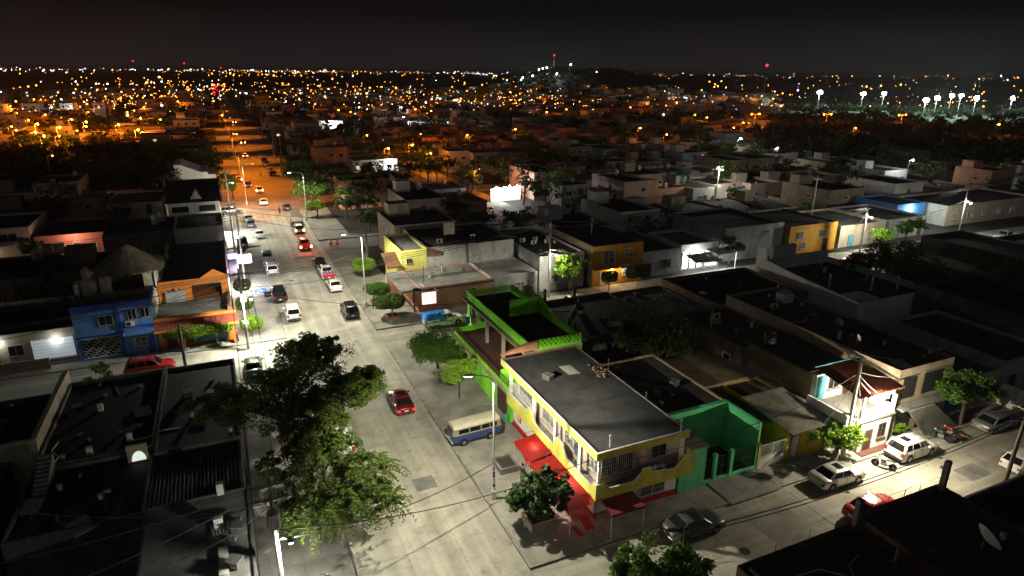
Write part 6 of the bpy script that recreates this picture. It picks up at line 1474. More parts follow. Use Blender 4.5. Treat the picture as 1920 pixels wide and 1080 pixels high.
fs = [(i * ny_ + j, (i + 1) * ny_ + j, (i + 1) * ny_ + j + 1, i * ny_ + j + 1) for i in range(nx_ - 1) for j in range(ny_ - 1)]
o = MB().add(vs, fs).build('tarpaulin', 'tarp_blue', None); o.location = (22.9, 71.3, 0); tag(o, 'crumpled blue tarpaulin covering the back of the white pickup', 'tarp')
vehicle('hatch', 'white car hidden behind the corner of the green terrace', 28.2, 71.2, 0, 'paint_white')
vehicle('hatch', 'red hatchback under the far lit pole', 96.0, 71.2, PI, 'paint_red', head='head_on')
vehicle('sedan', 'white sedan parked by the twin trees', 121, 74.3, 0, 'paint_white', z=.13); vehicle('suv', 'pale suv parked beside the white sedan near the twin trees', 115.6, 71.3, 0, 'paint_tan'); vehicle('sedan', 'dark sedan with red tail lights driving off near the tall glowing lamp', 123.5, 69.4, 0, 'paint_red', tail='tail_on', name='sedan'); vehicle('pickup', 'silver pickup parked in front of the cream house', 137, 71.0, PI, 'paint_silver')
vehicle('suv', 'red suv parked by the railing opposite the blue house', -9.4, 70.4, 0, 'paint_red', rack=True)
vehicle('sedan', 'dark green sedan behind the black roofed house', .4, 66.6, U_, 'paint_green')
# old two-tone bus
def bus(x, y, rz):
    T = thing('camper_van', 'old dusty blue van with cream roof parked across the pavement', 'van', (x, y, .06), rz)
    L, W = 2.25, .86
    def sec(q):
        e_ = max(0, (abs(q) - 1.9) / .35); k = math.sqrt(max(0, 1 - e_ * e_)) if e_ <= 1 else 0
        return .86 + .14 * k, k
    st = [-2.25, -2.2, -2.1, -1.95, -1.6, -1.28, -.9, 0, .8, 1.05, 1.25, 1.6, 1.95, 2.1, 2.2, 2.25]
    def loft(nm, prof, mat):
        vs = []; n = len(prof) * 2
        for q in st:
            w, k = sec(q); sl = .1 * (1 if q > 0 else .6) * (1 - k)
            for yy, zz in prof: vs.append((q * (1 - max(0, zz - 1.1) * .07), -yy * w, zz))
            for yy, zz in prof[::-1]: vs.append((q * (1 - max(0, zz - 1.1) * .07), yy * w, zz))
        fs = [(i * n + j, (i + 1) * n + j, (i + 1) * n + (j + 1) % n, i * n + (j + 1) % n) for i in range(len(st) - 1) for j in range(n)]
        fs += [tuple(range(n)), tuple((len(st) - 1) * n + j for j in range(n))[::-1]]
        return MB().add(vs, fs).build(nm, mat, T, True, smooth=True)
    loft('body', [(.80, .32), (.86, .5), (.87, .9), (.86, 1.12)], 'paint_vanblue'); up_ = loft('upper_body', [(.845, 1.12), (.83, 1.2), (.77, 1.62)], 'paint_gold'); loft('roof', [(.77, 1.62), (.74, 1.74), (.6, 1.85), (.3, 1.9)], 'paint_cream')
    MB().box(-2.2, 2.2, -.7, .7, .28, .5).build('underbody', 'trim', T, True)
    for sg in (-1, 1):
        for a, b in ((-1.75, -.85), (-.72, .22), (.35, 1.05), (1.15, 1.75)):
            g = MB(); g.add([(a, sg * .846, 1.2), (b, sg * .846, 1.2), (b, sg * .795, 1.56), (a, sg * .795, 1.56)], [(0, 1, 2, 3)]); o = g.build('side_window', 'car_glass', up_, True); o.location = (0, sg * .02, 0)
        for a in (-1.3, 1.15):
            w_ = MB().lathe([(.16, -.08), (.3, -.08), (.32, -.04), (.32, .04), (.3, .08), (.16, .08)], (a, sg * .77, .31), 16, 'y').build('wheel', 'rubber', T, True); MB().lathe([(.17, -.01), (.15, .01)], (a, sg * .855, .31), 12, 'y').build('hub_cap', 'rim', w_, True)
            MB().lathe([(.37, -.01), (.37, .01)], (a, sg * .856, .34), 18, 'y').build('wheel_arch', 'trim', T, True)
            w_.location = (0, sg * .03, 0)
        MB().lathe([(.12, 0), (.1, .03)], (2.22, sg * .55, .85), 12, 'x').build('headlight', 'lamp_clear', T, True); MB().box(-2.29, -2.2, sg * .62 - .07, sg * .62 + .07, .72, 1.0).build('tail_light', 'lamp_red', T, True)
        MB().box(1.5, 1.56, sg * .87, sg * 1.02, 1.2, 1.4).build('mirror', 'trim', T, True)
        MB().box(-.75, .3, sg * .872 - .006, sg * .872 + .006, .45, .462).build('door_seam', 'trim', T, True)
    MB().box(-2.2, 2.2, -.875, .875, 1.1, 1.125).build('waist_trim', 'paint_cream', T, True)
    for sg, nm in ((1, 'windshield'), (-1, 'rear_window')):
        g = MB(); xa, xb = sg * 2.262, sg * 2.19; g.add([(xa, -.55, 1.2), (xa, .55, 1.2), (xb, .5, 1.58), (xb, -.5, 1.58)], [(0, 1, 2, 3)]); g.build(nm, 'car_glass', up_, True)
        MB().box(sg * 2.3 - .05, sg * 2.3 + .05, -.8, .8, .36, .5).build('bumper', 'chrome' if sg > 0 else 'galvanised', T, True, bevel=.03)
    MB().box(-2.285, -2.255, -.45, .45, .55, .95).build('engine_lid', 'paint_vanblue', T, True); MB().box(-2.3, -2.27, -.18, .18, .6, .72).build('license_plate', 'plastic_white', T, True)
bus(17.0, 45.3, math.radians(3))
# white lorry with stake body
T = thing('stake_lorry', 'white stake bodied lorry parked on the east kerb of the avenue', 'truck', (12.6, 137, 0), U_)
MB().box(1.2, 2.9, -.95, .95, .5, 2.1).build('cab', 'paint_white', T, True, bevel=.12); MB().box(2.88, 2.93, -.8, .8, 1.3, 1.95).build('windshield', 'car_glass', T, True)
MB().box(-3.0, 1.1, -1.05, 1.05, .75, .95).build('bed_floor', 'cream_wall', T, True)
for sg in (-1, 1):
    for k in range(5): MB().box(-3.0, 1.1, sg * 1.03 - .03, sg * 1.03 + .03, 1.0 + k * .27, 1.18 + k * .27).build('stake_board', 'paint_cream', T, True)
    for k in range(4): MB().box(-2.9 + 1.25 * k, -2.8 + 1.25 * k, sg * 1.07 - .02, sg * 1.07 + .02, .9, 2.35).build('stake_post', 'white_metal', T, True)
    for a in (-1.8, 2.1): MB().lathe([(.2, -.12), (.4, -.12), (.42, 0), (.4, .12), (.2, .12)], (a, sg * .85, .42), 14, 'y').build('wheel', 'rubber', T, True)
    MB().box(-3.06, -3.0, sg * .85 - .1, sg * .85 + .1, .7, .85).build('tail_light', 'lamp_red', T, True)
for k in range(5): MB().box(-3.03, -2.97, -1.0, 1.0, 1.0 + k * .27, 1.18 + k * .27).build('tailgate_board', 'paint_cream', T, True)
MB().box(1.1, 1.16, -1.0, 1.0, .95, 2.4).build('headboard', 'paint_cream', T, True)
# motorcycles
def motorcycle(x, y, rz, paint, label, lean=.12, z=0.0):
    T = thing('motorcycle', label, 'motorcycle', (x, y, z), rz); T.rotation_euler = (lean, 0, rz)
    for a in (-.62, .64):
        w_ = MB().lathe([(.24, -.05), (.29, -.05), (.31, 0), (.29, .05), (.24, .05)], (a, 0, .31), 18, 'y').build('wheel', 'rubber', T, True); MB().lathe([(.05, -.06), (.05, .06)], (a, 0, .31), 8, 'y').build('hub', 'rim', w_, True)
        g = MB()
        for k in range(5): th = k * 1.257; g.tube([(a, 0, .31), (a + .25 * math.cos(th), 0, .31 + .25 * math.sin(th))], .012, 4)
        g.build('spoke', 'rim', w_, True)
    MB().lathe([(.05, -.28), (.15, -.18), (.17, .05), (.1, .24), (.04, .28)], (.14, 0, .78), 10, 'x').build('tank', paint, T, True, smooth=True)
    MB().box(-.7, -.08, -.12, .12, .74, .83).build('seat', 'trim', T, True, bevel=.03); MB().box(-.95, -.55, -.09, .09, .68, .76).build('tail', paint, T, True, bevel=.03); MB().box(-1.0, -.94, -.08, .08, .66, .74).build('tail_light', 'lamp_red', T, True)
    MB().box(-.2, .28, -.13, .13, .28, .6).build('engine', 'steel', T, True, bevel=.03); MB().tube([(.2, -.14, .35), (-.2, -.16, .28), (-.75, -.18, .4)], .045, 8).build('exhaust', 'chrome', T, True)
    for sg in (-1, 1): MB().tube([(.64, sg * .08, .31), (.42, sg * .09, .92)], .025, 6).build('fork', 'chrome', T, True)
    MB().tube([(.3, -.36, 1.02), (.4, -.15, .98), (.42, 0, .95), (.4, .15, .98), (.3, .36, 1.02)], .018, 6).build('handlebar', 'trim', T, True); MB().ball((.55, 0, .85), .1, 8).build('headlight', 'lamp_clear', T, True); MB().tube([(.42, 0, .62), (.64, 0, .66), (.86, 0, .55)], .06, 5).build('mudguard', paint, T, True)
motorcycle(45.6, 28.0, math.radians(118), 'paint_white', 'white motorcycle parked between the old silver sedan and big white suv')
motorcycle(54.0, 28.9, math.radians(110), 'paint_green', 'black motorcycle with green fairing near the rubble heap'); motorcycle(55.2, 28.9, math.radians(100), 'paint_red', 'dark red motorcycle beside the green faired one')
motorcycle(2.4, 32.6, math.radians(60), PAINT('paint_lime', (.4, .5, .05)), 'yellow and black motorcycle on the pavement by the transformer pole', z=.13); motorcycle(10.2, 205, U_, 'paint_red', 'red motorcycle riding up the orange lit avenue', 0)

# ================================================================== PEOPLE
def person(x, y, rz, shirt, trousers, label, z=.13, pose='stand', hair='hair', k=1.0):
    T = thing('person', label, 'person', (x, y, z), rz)
    sw = .16 if pose == 'walk' else .03
    def skin(nm, verts, edges, rad, mat):
        me = bpy.data.meshes.new(nm); me.from_pydata([(a * k, b * k, c * k) for a, b, c in verts], edges, [])
        o = bpy.data.objects.new(nm, me); COL.objects.link(o); o.parent = T
        m = o.modifiers.new('skin', 'SKIN'); m.use_smooth_shade = True
        for v, r in zip(me.skin_vertices[0].data, rad): v.radius = (r * k, r * k)
        me.skin_vertices[0].data[0].use_root = True
        o.modifiers.new('sub', 'SUBSURF').levels = 1; o.modifiers['sub'].render_levels = 1
        me.materials.append(mt(mat)); return o
    fw_ = .22 if pose == 'reach' else .05
    V = [(0, 0, .95), (0, 0, 1.15), (0, 0, 1.38), (0, 0, 1.5), (.01, 0, 1.62), (.02, 0, 1.72), (0, .18, 1.38), (.0, .22, 1.12), (fw_ * 1.5, .2, .9), (fw_ * 1.7, .2, .82), (0, -.18, 1.38), (0, -.22, 1.12), (fw_, -.2, .9), (fw_ * 1.1, -.2, .82), (0, .09, .9), (sw * .6, .1, .5), (sw - .1, .1, .08), (sw + .1, .1, .04), (0, -.09, .9), (-sw * .3, -.1, .5), (-sw - .1, -.1, .08), (-sw + .08, -.1, .04)]
    E_ = [(0, 1), (1, 2), (2, 3), (3, 4), (4, 5), (2, 6), (6, 7), (7, 8), (8, 9), (2, 10), (10, 11), (11, 12), (12, 13), (0, 14), (14, 15), (15, 16), (16, 17), (0, 18), (18, 19), (19, 20), (20, 21)]
    skin('body', V, E_, [.12, .11, .12, .055, .09, .08, .06, .045, .035, .04, .06, .045, .035, .04, .085, .06, .045, .04, .085, .06, .045, .04], 'skin')
    skin('shirt', [V[0], V[1], V[2], (0, 0, 1.44), V[6], V[7], V[10], V[11]], [(0, 1), (1, 2), (2, 3), (2, 4), (4, 5), (2, 6), (6, 7)], [.145, .135, .145, .08, .08, .065, .08, .065], shirt)
    skin('trousers', [(0, 0, .98), V[14], V[15], (V[16][0], V[16][1], .14), V[18], V[19], (V[20][0], V[20][1], .14)], [(0, 1), (1, 2), (2, 3), (0, 4), (4, 5), (5, 6)], [.13, .105, .08, .065, .105, .08, .065], trousers)
    MB().ball((.0, 0, 1.71 * k), .105 * k, 8).build(hair if hair != 'hair' else 'hair', 'hair', T, True, smooth=True)
M('cloth_dark', (.03, .032, .04), rough=.9); M('cloth_blue', (.05, .1, .25), rough=.9); M('cloth_white', (.6, .6, .58), rough=.9); M('cloth_yellow', (.6, .5, .04), rough=.9); M('cloth_red', (.45, .04, .04), rough=.9)
person(16.1, 79.9, 2.2, 'cloth_dark', 'cloth_dark', 'person in black walking past the lamp post by the clipped trees', pose='walk'); person(17.0, 80.1, 1.6, 'cloth_red', 'cloth_blue', 'person in a red top walking beside the clipped tree', pose='walk')
person(18.0, 37.6, .4, 'cloth_dark', 'cloth_blue', 'person in dark shirt standing at the red awning post'); person(19.2, 36.4, -2.0, 'cloth_white', 'cloth_dark', 'person in white serving under the red awning', pose='reach'); person(18.8, 35.0, 1.0, 'cloth_red', 'cloth_dark', 'person in red at the awning table'); person(19.9, 33.8, 2.6, 'cloth_blue', 'cloth_dark', 'person in blue seated end of the awning', pose='reach')
person(56.2, 70.4, 0, 'cloth_yellow', 'cloth_blue', 'person in a yellow shirt crossing near the ochre house', z=0, pose='walk'); person(57.4, 70.9, .6, 'cloth_red', 'cloth_dark', 'person in red walking with the yellow shirted one', z=0, pose='walk')
person(10.3, 147, 1.4, 'cloth_red', 'cloth_dark', 'person in red crossing the avenue near the white lorry', z=0, pose='walk'); person(-1.9, 75.4, 0, 'cloth_blue', 'cloth_dark', 'person in blue at the orange building counter', pose='reach'); person(-.9, 75.0, 2, 'cloth_red', 'cloth_dark', 'person in red beside the orange building post')
# traffic barrels, painted parking mark
for i, (x, y) in enumerate(((16.2, 115.9), (17.2, 115.0))):
    T = thing('traffic_barrel', ('orange traffic barrel at the side street mouth', 'second orange traffic barrel standing farther into the side street')[i], 'traffic barrel', (x, y, 0)); MB().lathe([(.34, 0), (.34, .08), (.27, .1), (.24, .95), (.12, 1.05)], (x, y, 0), 14).build('barrel', 'orange_plastic', T, smooth=True)
    for z in (.35, .7): MB().lathe([(.268 - z * .02, 0), (.262 - z * .02, .14)], (x, y, z), 14).build('band', 'white_metal', T)
o = MB().box(2.0, 3.6, 92.4, 94.6, .134, .138).build('parking_mark', 'blue_paint'); tag(o, 'blue painted wheelchair parking mark on the store pavement', 'road marking')
MB().lathe([(.42, 0), (.42, .003), (.3, .003), (.3, 0)], (2.75, 93.2, .139), 18).build('wheel_symbol', 'white_clean', o); MB().box(2.7, 2.85, 93.4, 94.0, .139, .142).build('wheel_symbol', 'white_clean', o); MB().lathe([(.12, 0), (.12, .003)], (2.77, 94.2, .139), 12).build('wheel_symbol', 'white_clean', o)

# ================================================================== THE REST OF THE CITY
HAND = []                                  # footprints already taken
for o in list(scene.objects):
    if o.parent is None and o.get('category') in ('house', 'building', 'shop', 'wall', 'yard', 'hut', 'shed', 'carport'):
        xs_, ys_ = [], []
        for c in o.children:
            if c.type == 'MESH':
                for v in c.bound_box: xs_.append(v[0] + o.location.x); ys_.append(v[1] + o.location.y)
        if xs_: HAND.append((min(xs_), max(xs_), min(ys_), max(ys_)))
def taken(x0, x1, y0, y1): return any(x0 < b and x1 > a and y0 < d and y1 > c for a, b, c, d in HAND)
def aim(x, y):
    """bearing from the camera heading in degrees and distance"""
    return math.degrees(math.atan2(x, y) - HEAD), math.hypot(x, y)
def woods(x, y): a, d = aim(x, y); return a > 21.5 and d > 262
def field(x, y): return x < -12 and 182 < y < 276
HILL_C = Vector((468, 768, 0)); HT = Vector((math.cos(HEAD + .1), -math.sin(HEAD + .1), 0)); HS = Vector((math.sin(HEAD + .1), math.cos(HEAD + .1), 0))
def hill_z(x, y):
    d = Vector((x, y, 0)) - HILL_C; t, q = d.dot(HT), d.dot(HS)
    lat = math.exp(-((t + 5) / 92) ** 4) * .82 + .3 * math.exp(-((t + 95) / 60) ** 2) + .1 * math.exp(-((t - 20) / 40) ** 2)
    return max(0, 33 * lat * math.exp(-(q / (120 if q < 0 else 160)) ** 2) - .6)

AVS = [(-2, 22), (54, 62), (161, 169), (266, 274), (371, 379), (-62, -54), (-169, -161), (-274, -266)]
rc = random.Random(77)
lots = []
for k in range(1, 22):
    yc = 26 + 45 * k
    for (ya, yb, fc) in ((yc + 5.3, yc + 21.8, 'S'), (yc + 23.0, yc + 40.0, 'N')):
        if k == 1 and fc == 'S': continue
        x = -560.0
        while x < 1000:
            w = rc.uniform(6.8, 11.5)
            x0, x1 = x + .05, x + w - .05; x += w
            if any(x0 < b and x1 > a for a, b in (AVS if yc > 75 else AVS[:1])): continue
            d0 = rc.uniform(9, 16.0)
            y0, y1 = (ya + rc.choice((0, 0, 1.5, 3)), min(yb, ya + d0)) if fc == 'S' else (max(ya, yb - d0), yb)
            if y1 - y0 < 5: y1 = y0 + 6
            cx, cy = (x0 + x1) / 2, (y0 + y1) / 2
            a, d = aim(cx, cy)
            if abs(a) > 41 or d > 950 or rc.random() < .1: continue
            if taken(x0, x1, y0, y1) or woods(cx, cy) or field(cx, cy): continue
            lots.append((d, x0, x1, y0, y1, fc))
lots.sort()
ORD = ['near', 'first', 'second', 'third', 'fourth', 'fifth', 'sixth', 'seventh', 'eighth', 'ninth', 'tenth', 'eleventh']
def block_of(x, y): return '%s block past the cross street, %s of the avenue' % (ORD[min(11, max(0, int((y - 26) // 45)))], 'east' if x > 10 else 'west')
WALLC = ['cream_wall', 'grey_wall', 'white_wall', 'pink_wall', 'salmon_wall', 'brown_wall', 'beige_wall', 'grey_wall', 'brown_wall', 'beige_wall', 'salmon_wall', 'brown_wall']
CNAME = {'cream_wall': 'cream', 'grey_wall': 'grey', 'white_wall': 'white', 'pink_wall': 'pink', 'salmon_wall': 'salmon', 'ochre_wall': 'ochre', 'brown_wall': 'brown', 'beige_wall': 'beige'}
ROOFC = ['roof_dark', 'roof_brown', 'roof_black', 'roof_grey', 'roof_dark']
N_IND = 270
tanks = 0
WIN = dict(sill=False, cross=True)
for i, (d, x0, x1, y0, y1, fc) in enumerate(lots[:N_IND]):
    two = rc.random() < .3; h = rc.uniform(5.4, 6.4) if two else rc.uniform(3.0, 3.9)
    wall = rc.choice(WALLC); w = x1 - x0; bx = (x0, x1, y0, y1)
    side = 'east' if x0 > 10 else 'west'
    wins = []; lit = rc.random() < .16 and d > 175
    for fl in range(2 if two else 1):
        for q in ((.25, .7) if w < 9 else (.2, .5, .8)):
            if rc.random() < .75: wins.append(('S', x0 + w * q, 1.0 + 2.8 * fl, rc.uniform(.9, 1.5), rc.uniform(.9, 1.3), dict(WIN, pane='pane_lit' if lit and rc.random() < .3 else 'pane', frame='white_metal')))
    if rc.random() < .5: wins.append(('W' if x0 > 10 else 'E', y0 + (y1 - y0) * .4, 1.2 + (2.6 if two else 0), 1.0, .9, dict(WIN)))
    lab = '%s %s storey house in the %s' % (CNAME[wall], 'two' if two else 'one', block_of(x0, y0 + 1))
    T = house('town_house', lab, bx, h, wall, rc.choice(ROOFC), rc.uniform(.15, .7), wins, [('S', x0 + w * .46, .95, 2.1, dict(mat=rc.choice(('brown_metal', 'white_metal', 'dark_metal'))))] if fc == 'S' else (), group=lab.replace(' house ', ' houses '))
    if rc.random() < .35: MB().box(x0 + w * .1, x0 + w * .45, y1 - 4, y1 - 1, h + .0, h + 2.3).build('roof_room', wall, T)
    if rc.random() < .4:
        MB().ring(x0 + .3, x1 - .3, y1 + .1, y1 + rc.uniform(3, 5), .14, -.05, 2.2).build('yard_wall', 'brown_wall', T)
    if rc.random() < .45 and d < 240: water_tank(x0 + w * .75, y1 - 2, h, rc.uniform(.45, .6), rc.uniform(1.1, 1.5), rc.choice(('tank_beige', 'tank_black', 'plastic_white')), 'round roof tank in the ' + block_of(x0, y1), 'roof tanks in the ' + block_of(x0, y1))
    if rc.random() < .25 and d < 200: ac_unit(x0 + w * .4, y0 + 2.5, h, rc.random() * 3, 'white roof unit in the ' + block_of(x0, y0), 'roof units in the ' + block_of(x0, y0))
# loose things left on the near roofs
def litter(x, y, z, k, group, where):
    if k == 0: o = MB().box(-.2, .2, -.1, .1, 0, .2).build('concrete_block', 'concrete'); lab = 'loose grey concrete block on %s'
    elif k == 1: o = MB().box(-1.3, 1.3, -.08, .08, 0, .05).build('timber_board', 'pole_wood'); lab = 'old timber board lying on %s'
    elif k == 2: o = MB().lathe([(.13, 0), (.17, .32), (.18, .34), (.15, .33), (.12, .03)], (0, 0, 0), 12).build('bucket', 'plastic_white'); lab = 'white plastic bucket on %s'
    elif k == 3: o = MB().tube([(0, 0, .03), (1.2, .2, .03), (2.1, 1.2, .03), (3.4, 1.4, .03)], .035, 6).build('roof_pipe', 'plastic_white'); lab = 'pale water pipe snaking over %s'
    elif k == 4: o = corrugated(MB(), -.9, .9, -.6, .6, .04, .14, .18, .025).build('metal_sheet', 'sheet_metal'); lab = 'loose corrugated sheet lying on %s'
    else: o = MB().box(-.35, .35, -.3, .3, 0, .45).build('roof_hatch', 'concrete_dark'); MB().box(-.4, .4, -.35, .35, .45, .5).build('hatch_lid', 'steel', o, True); lab = 'small roof hatch on %s'
    o.location = (x, y, z); o.rotation_euler = (0, 0, re_.random() * 6.28)
    tag(o, lab % where, 'roof clutter', group + ' %d' % k)
for (x0, x1, y0, y1, z, n, where) in ((-6.5, -1.6, 47.2, 61, 3.8, 9, 'the black roof under the big tree'), (-14, -7.6, 48.2, 61, 3.7, 14, 'the dark cluttered roof by the brown wall'), (-14, -8.8, 40, 46, 3.6, 9, 'the dark patio roof'), (-6.5, -1.5, 28, 39, 3.8, 9, 'the grey roof by the transformer pole'), (-30, -16, 51, 61, 3.0, 8, 'the dark roof behind the brown wall'), (29.8, 41, 53, 63, 3.9, 10, 'the low roof behind the big dark tree'), (42.5, 49, 53.6, 63, 3.7, 7, 'the low roof by the silver wagon street'), (43.8, 49, 43, 51.4, 5.0, 8, 'the long brown house roof'), (50.4, 56.4, 32, 51, 6.2, 12, 'the raw beige house roof'), (50.8, 63, 54, 63, 4.3, 8, 'the dark brick house roof'), (29.2, 35.4, 37, 45.6, 4.0, 6, 'the mint house roof'), (66.8, 79, 51, 63, 3.8, 7, 'the sunken white parapet roof'), (23, 30, 8, 18, 5.4, 7, 'the weedy foreground roof'), (31.3, 37.5, 8, 19, 5.8, 7, 'the patched foreground roof'), (21.8, 27.4, 33, 45, 5.75, 2, 'the yellow corner building roof'), (26, 38, 86, 97, 5.9, 7, 'the grey wall house roof'), (22, 31, 77.5, 84, 3.3, 5, 'the salmon house roof'), (40, 46.3, 79, 95, 4.9, 5, 'the roof of the dark house with many units')):
    for _ in range(n): litter(re_.uniform(x0, x1), re_.uniform(y0, y1), z, re_.choice((0, 0, 1, 2, 3, 4, 5)), 'clutter on ' + where, where)
for i in range(5): MB().lathe([(.36, 0), (.36, .006)], ((8.2, 60.5, .002), (11.8, 70.2, .002), (7.4, 97, .002), (28.5, 25.2, .002), (50.2, 26.0, .002))[i], 20).build('manhole_cover', 'dark_metal', av if i < 3 else st1)
for x0, x1, y0, y1, m_ in ((9.2, 12.4, 108.5, 110.2, 'roof_grey'), (6.0, 7.6, 61.0, 64.2, 'concrete'), (31.0, 34.6, 22.2, 27.9, 'walk_slab'), (10.4, 12.0, 40.0, 41.6, 'concrete'), (50.5, 53.0, 24.0, 25.6, 'concrete')):
    MB().box(x0, x1, y0, y1, -.02, .0045).build('repair_patch', m_, av if y0 > 35 else st1)
# everything farther: one mass of roofs and walls
FARC = ['cream_wall', 'grey_wall', 'white_wall', 'pink_wall', 'salmon_wall', 'ochre_wall', 'brown_wall', 'roof_dark', 'roof_brown', 'pane', 'pane_lit', 'pane_cool']
mb = MB()
def far_house(x0, x1, y0, y1, z0, h):
    mb.cur = rc.randrange(7); mb.ring(x0, x1, y0, y1, .3, z0 - 1, z0 + h + .4); mb.cur = 7 + rc.randrange(2); mb.box(x0 + .3, x1 - .3, y0 + .3, y1 - .3, z0 + h - .2, z0 + h)
    for q in (.25, .7):
        mb.cur = 10 if rc.random() < .06 else (11 if rc.random() < .04 else 9)
        c = x0 + (x1 - x0) * q; mb.box(c - .6, c + .6, y0 - .06, y0 + .02, z0 + h - 2.2, z0 + h - 1.1)
for d, x0, x1, y0, y1, fc in lots[N_IND:]:
    z = hill_z((x0 + x1) / 2, y0)
    if z > 11: continue
    far_house(x0, x1, y0, y1, z, rc.choice((3.2, 3.4, 3.6, 5.6, 6.2, 8.5 if d > 500 else 3.4)))
kind(mb.build('distant_houses', FARC), 'stuff')
# the wooded hill
n_ = 44; vs, fs = [], []
for i in range(n_):
    for j in range(n_):
        p_ = HILL_C + HT * (-330 + 660 * i / (n_ - 1)) + HS * (-330 + 660 * j / (n_ - 1)); vs.append((p_.x, p_.y, hill_z(p_.x, p_.y) - .4))
fs = [(i * n_ + j, (i + 1) * n_ + j, (i + 1) * n_ + j + 1, i * n_ + j + 1) for i in range(n_ - 1) for j in range(n_ - 1)]
kind(MB().add(vs, fs).build('hill', 'hill_earth', smooth=True), 'structure')

# ---- trees between the houses
rng = np.random.default_rng(5)
protos = []
for a in range(5):
    cl = crown_clumps(rng, [(0, 0, 3.6 + .3 * a, 2.4 + .3 * a, 2.3 + .2 * a, 1.7 + .3 * a), (1.2, .6, 3.0 + .3 * a, 1.6, 1.6, 1.2)], 18, .3)
    V, Q = leaves(rng, cl, 900, .24); V[:, 2] = np.maximum(V[:, 2], .3)
    t = thing('town_tree', 'dark leafy tree standing between the dim houses of the back blocks', 'tree', (0, -200, 0), 0, 'trees among the back blocks')
    quadmesh('crown', V, Q, 'leaf_mid' if a % 2 else 'leaf_dark', t); mbt = MB(); mbt.tube([(0, 0, 0), (.1, 0, 2.0), (.2, .1, 3.4)], .16, 7, .08)
    for k in range(5): mbt.tube([(.1, 0, 1.9), (1.4 * math.cos(k * 1.26), 1.3 * math.sin(k * 1.26), 3.6)], .07, 5, .03)
    mbt.build('trunk', 'bark', t, True); protos.append(t)
cnt = 0; used = set()
spots = []
for _ in range(9000):
    x, y = rc.uniform(-130, 330), rc.uniform(80, 420); a, d = aim(x, y)
    if abs(a) > 40 or d > 300 or -3 < x < 22: continue
    m_ = (y - 26) % 45
    if m_ < 4.2 or m_ > 41.2 or taken(x - 1, x + 1, y - 1, y + 1) or 66 < y < 79: continue
    if any(abs(x - sx) < 3.6 and abs(y - sy) < 3.6 for sx, sy in spots): continue
    inside = any(x0 - .5 < x < x1 + .5 and y0 - .5 < y < y1 + .5 for _, x0, x1, y0, y1, _ in lots[:420])
    if inside: continue
    spots.append((x, y))
    if len(spots) >= 280: break
for i, (x, y) in enumerate(spots):
    pr_ = protos[i % 5]
    t = pr_ if i < 5 else copy_tree(pr_)
    t.location = (x, y, 0); t.rotation_euler = (0, 0, rc.random() * 6.28); s_ = rc.uniform(.75, 1.45)
    t['label'] = '%s leafy tree in the %s' % ('tall spreading' if s_ > 1.15 else ('low' if s_ < .95 else 'medium'), block_of(x, y)); t['group'] = t['label'].replace(' tree ', ' trees '); t.scale = (s_, s_, s_ * rc.uniform(.85, 1.1))
def palm(x, y, h, label, group):
    T = thing('palm_tree', label, 'palm tree', (x, y, 0), 0, group)
    MB().tube([(0, 0, 0), (.15, .1, h * .5), (.1, 0, h)], .2, 8, .13).build('trunk', 'bark_pale', T, True)
    V, Q = [], []
    for k in range(22):
        a = k * 2.4; el = .5 - .07 * (k % 9); L_ = 2.4
        for j in range(9):
            r_ = L_ * (j + 1) / 9; c = Vector((.1 + r_ * math.cos(a) * .95, r_ * math.sin(a) * .95, h + r_ * el - .23 * r_ * r_)); s2 = Vector((-math.sin(a), math.cos(a), 0)) * (.5 * (1 - .6 * j / 9)); f2 = Vector((math.cos(a), math.sin(a), -.3)) * .3; w2 = Vector((math.cos(a), math.sin(a), 0)) * .05
            for sg in (-1, 1): b = len(V); tip = c + s2 * sg + f2; V += [c - w2, c + w2, tip + w2 * .3 - Vector((0, 0, .18)), tip - w2 * .3 - Vector((0, 0, .18))]; Q.append((b, b + 1, b + 2, b + 3))
    quadmesh('crown', [tuple(v) for v in V], Q, 'leaf_mid', T)
for i, (x, y, h) in enumerate(((18.6, 232, 12), (17.4, 246, 13.5), (19.5, 262, 12), (25, 285, 11), (17.5, 300, 14), (118, 262, 10), (205, 330, 11))): palm(x, y, h, 'tall palm rising over the %s' % ('east kerb of the orange avenue' if i < 5 else 'dark gardens by the hillside'), 'palms along the avenue' if i < 5 else 'palms in the gardens')
# far tree masses
def tree_mass(name, pts, nq, mat, label=None):
    P = np.array(pts, float)                # x, y, z, r
    n = len(P); idx = np.repeat(np.arange(n), nq)
    d = rng.normal(size=(n * nq, 3)); d /= np.linalg.norm(d, axis=1)[:, None]; d[:, 2] = np.abs(d[:, 2]) * 1.0 - .25
    C = P[idx, :3] + d * P[idx, 3:4] * (.55 + .45 * rng.random((n * nq, 1)))
    a = rng.normal(size=(n * nq, 3)); a /= np.linalg.norm(a, axis=1)[:, None]; b = np.cross(a, rng.normal(size=(n * nq, 3))); b /= np.linalg.norm(b, axis=1)[:, None]
    s_ = P[idx, 3:4] * .2 * (.6 + .8 * rng.random((n * nq, 1)))
    V = np.stack([C - a * s_, C + b * s_ * .7, C + a * s_, C - b * s_ * .7], 1).reshape(-1, 3)
    return kind(quadmesh(name, V, np.arange(len(V)).reshape(-1, 4), mat), 'stuff')
pts = []
while len(pts) < 420:
    a, d = math.radians(rc.uniform(20.5, 42)), rc.uniform(250, 470) if rc.random() < .75 else rc.uniform(470, 1000)
    x, y = d * math.sin(HEAD + a), d * math.cos(HEAD + a); pts.append((x, y, 3.0, rc.uniform(3.2, 5.5)))
tree_mass('woodland', pts, 110, 'leaf_night')
pts = []
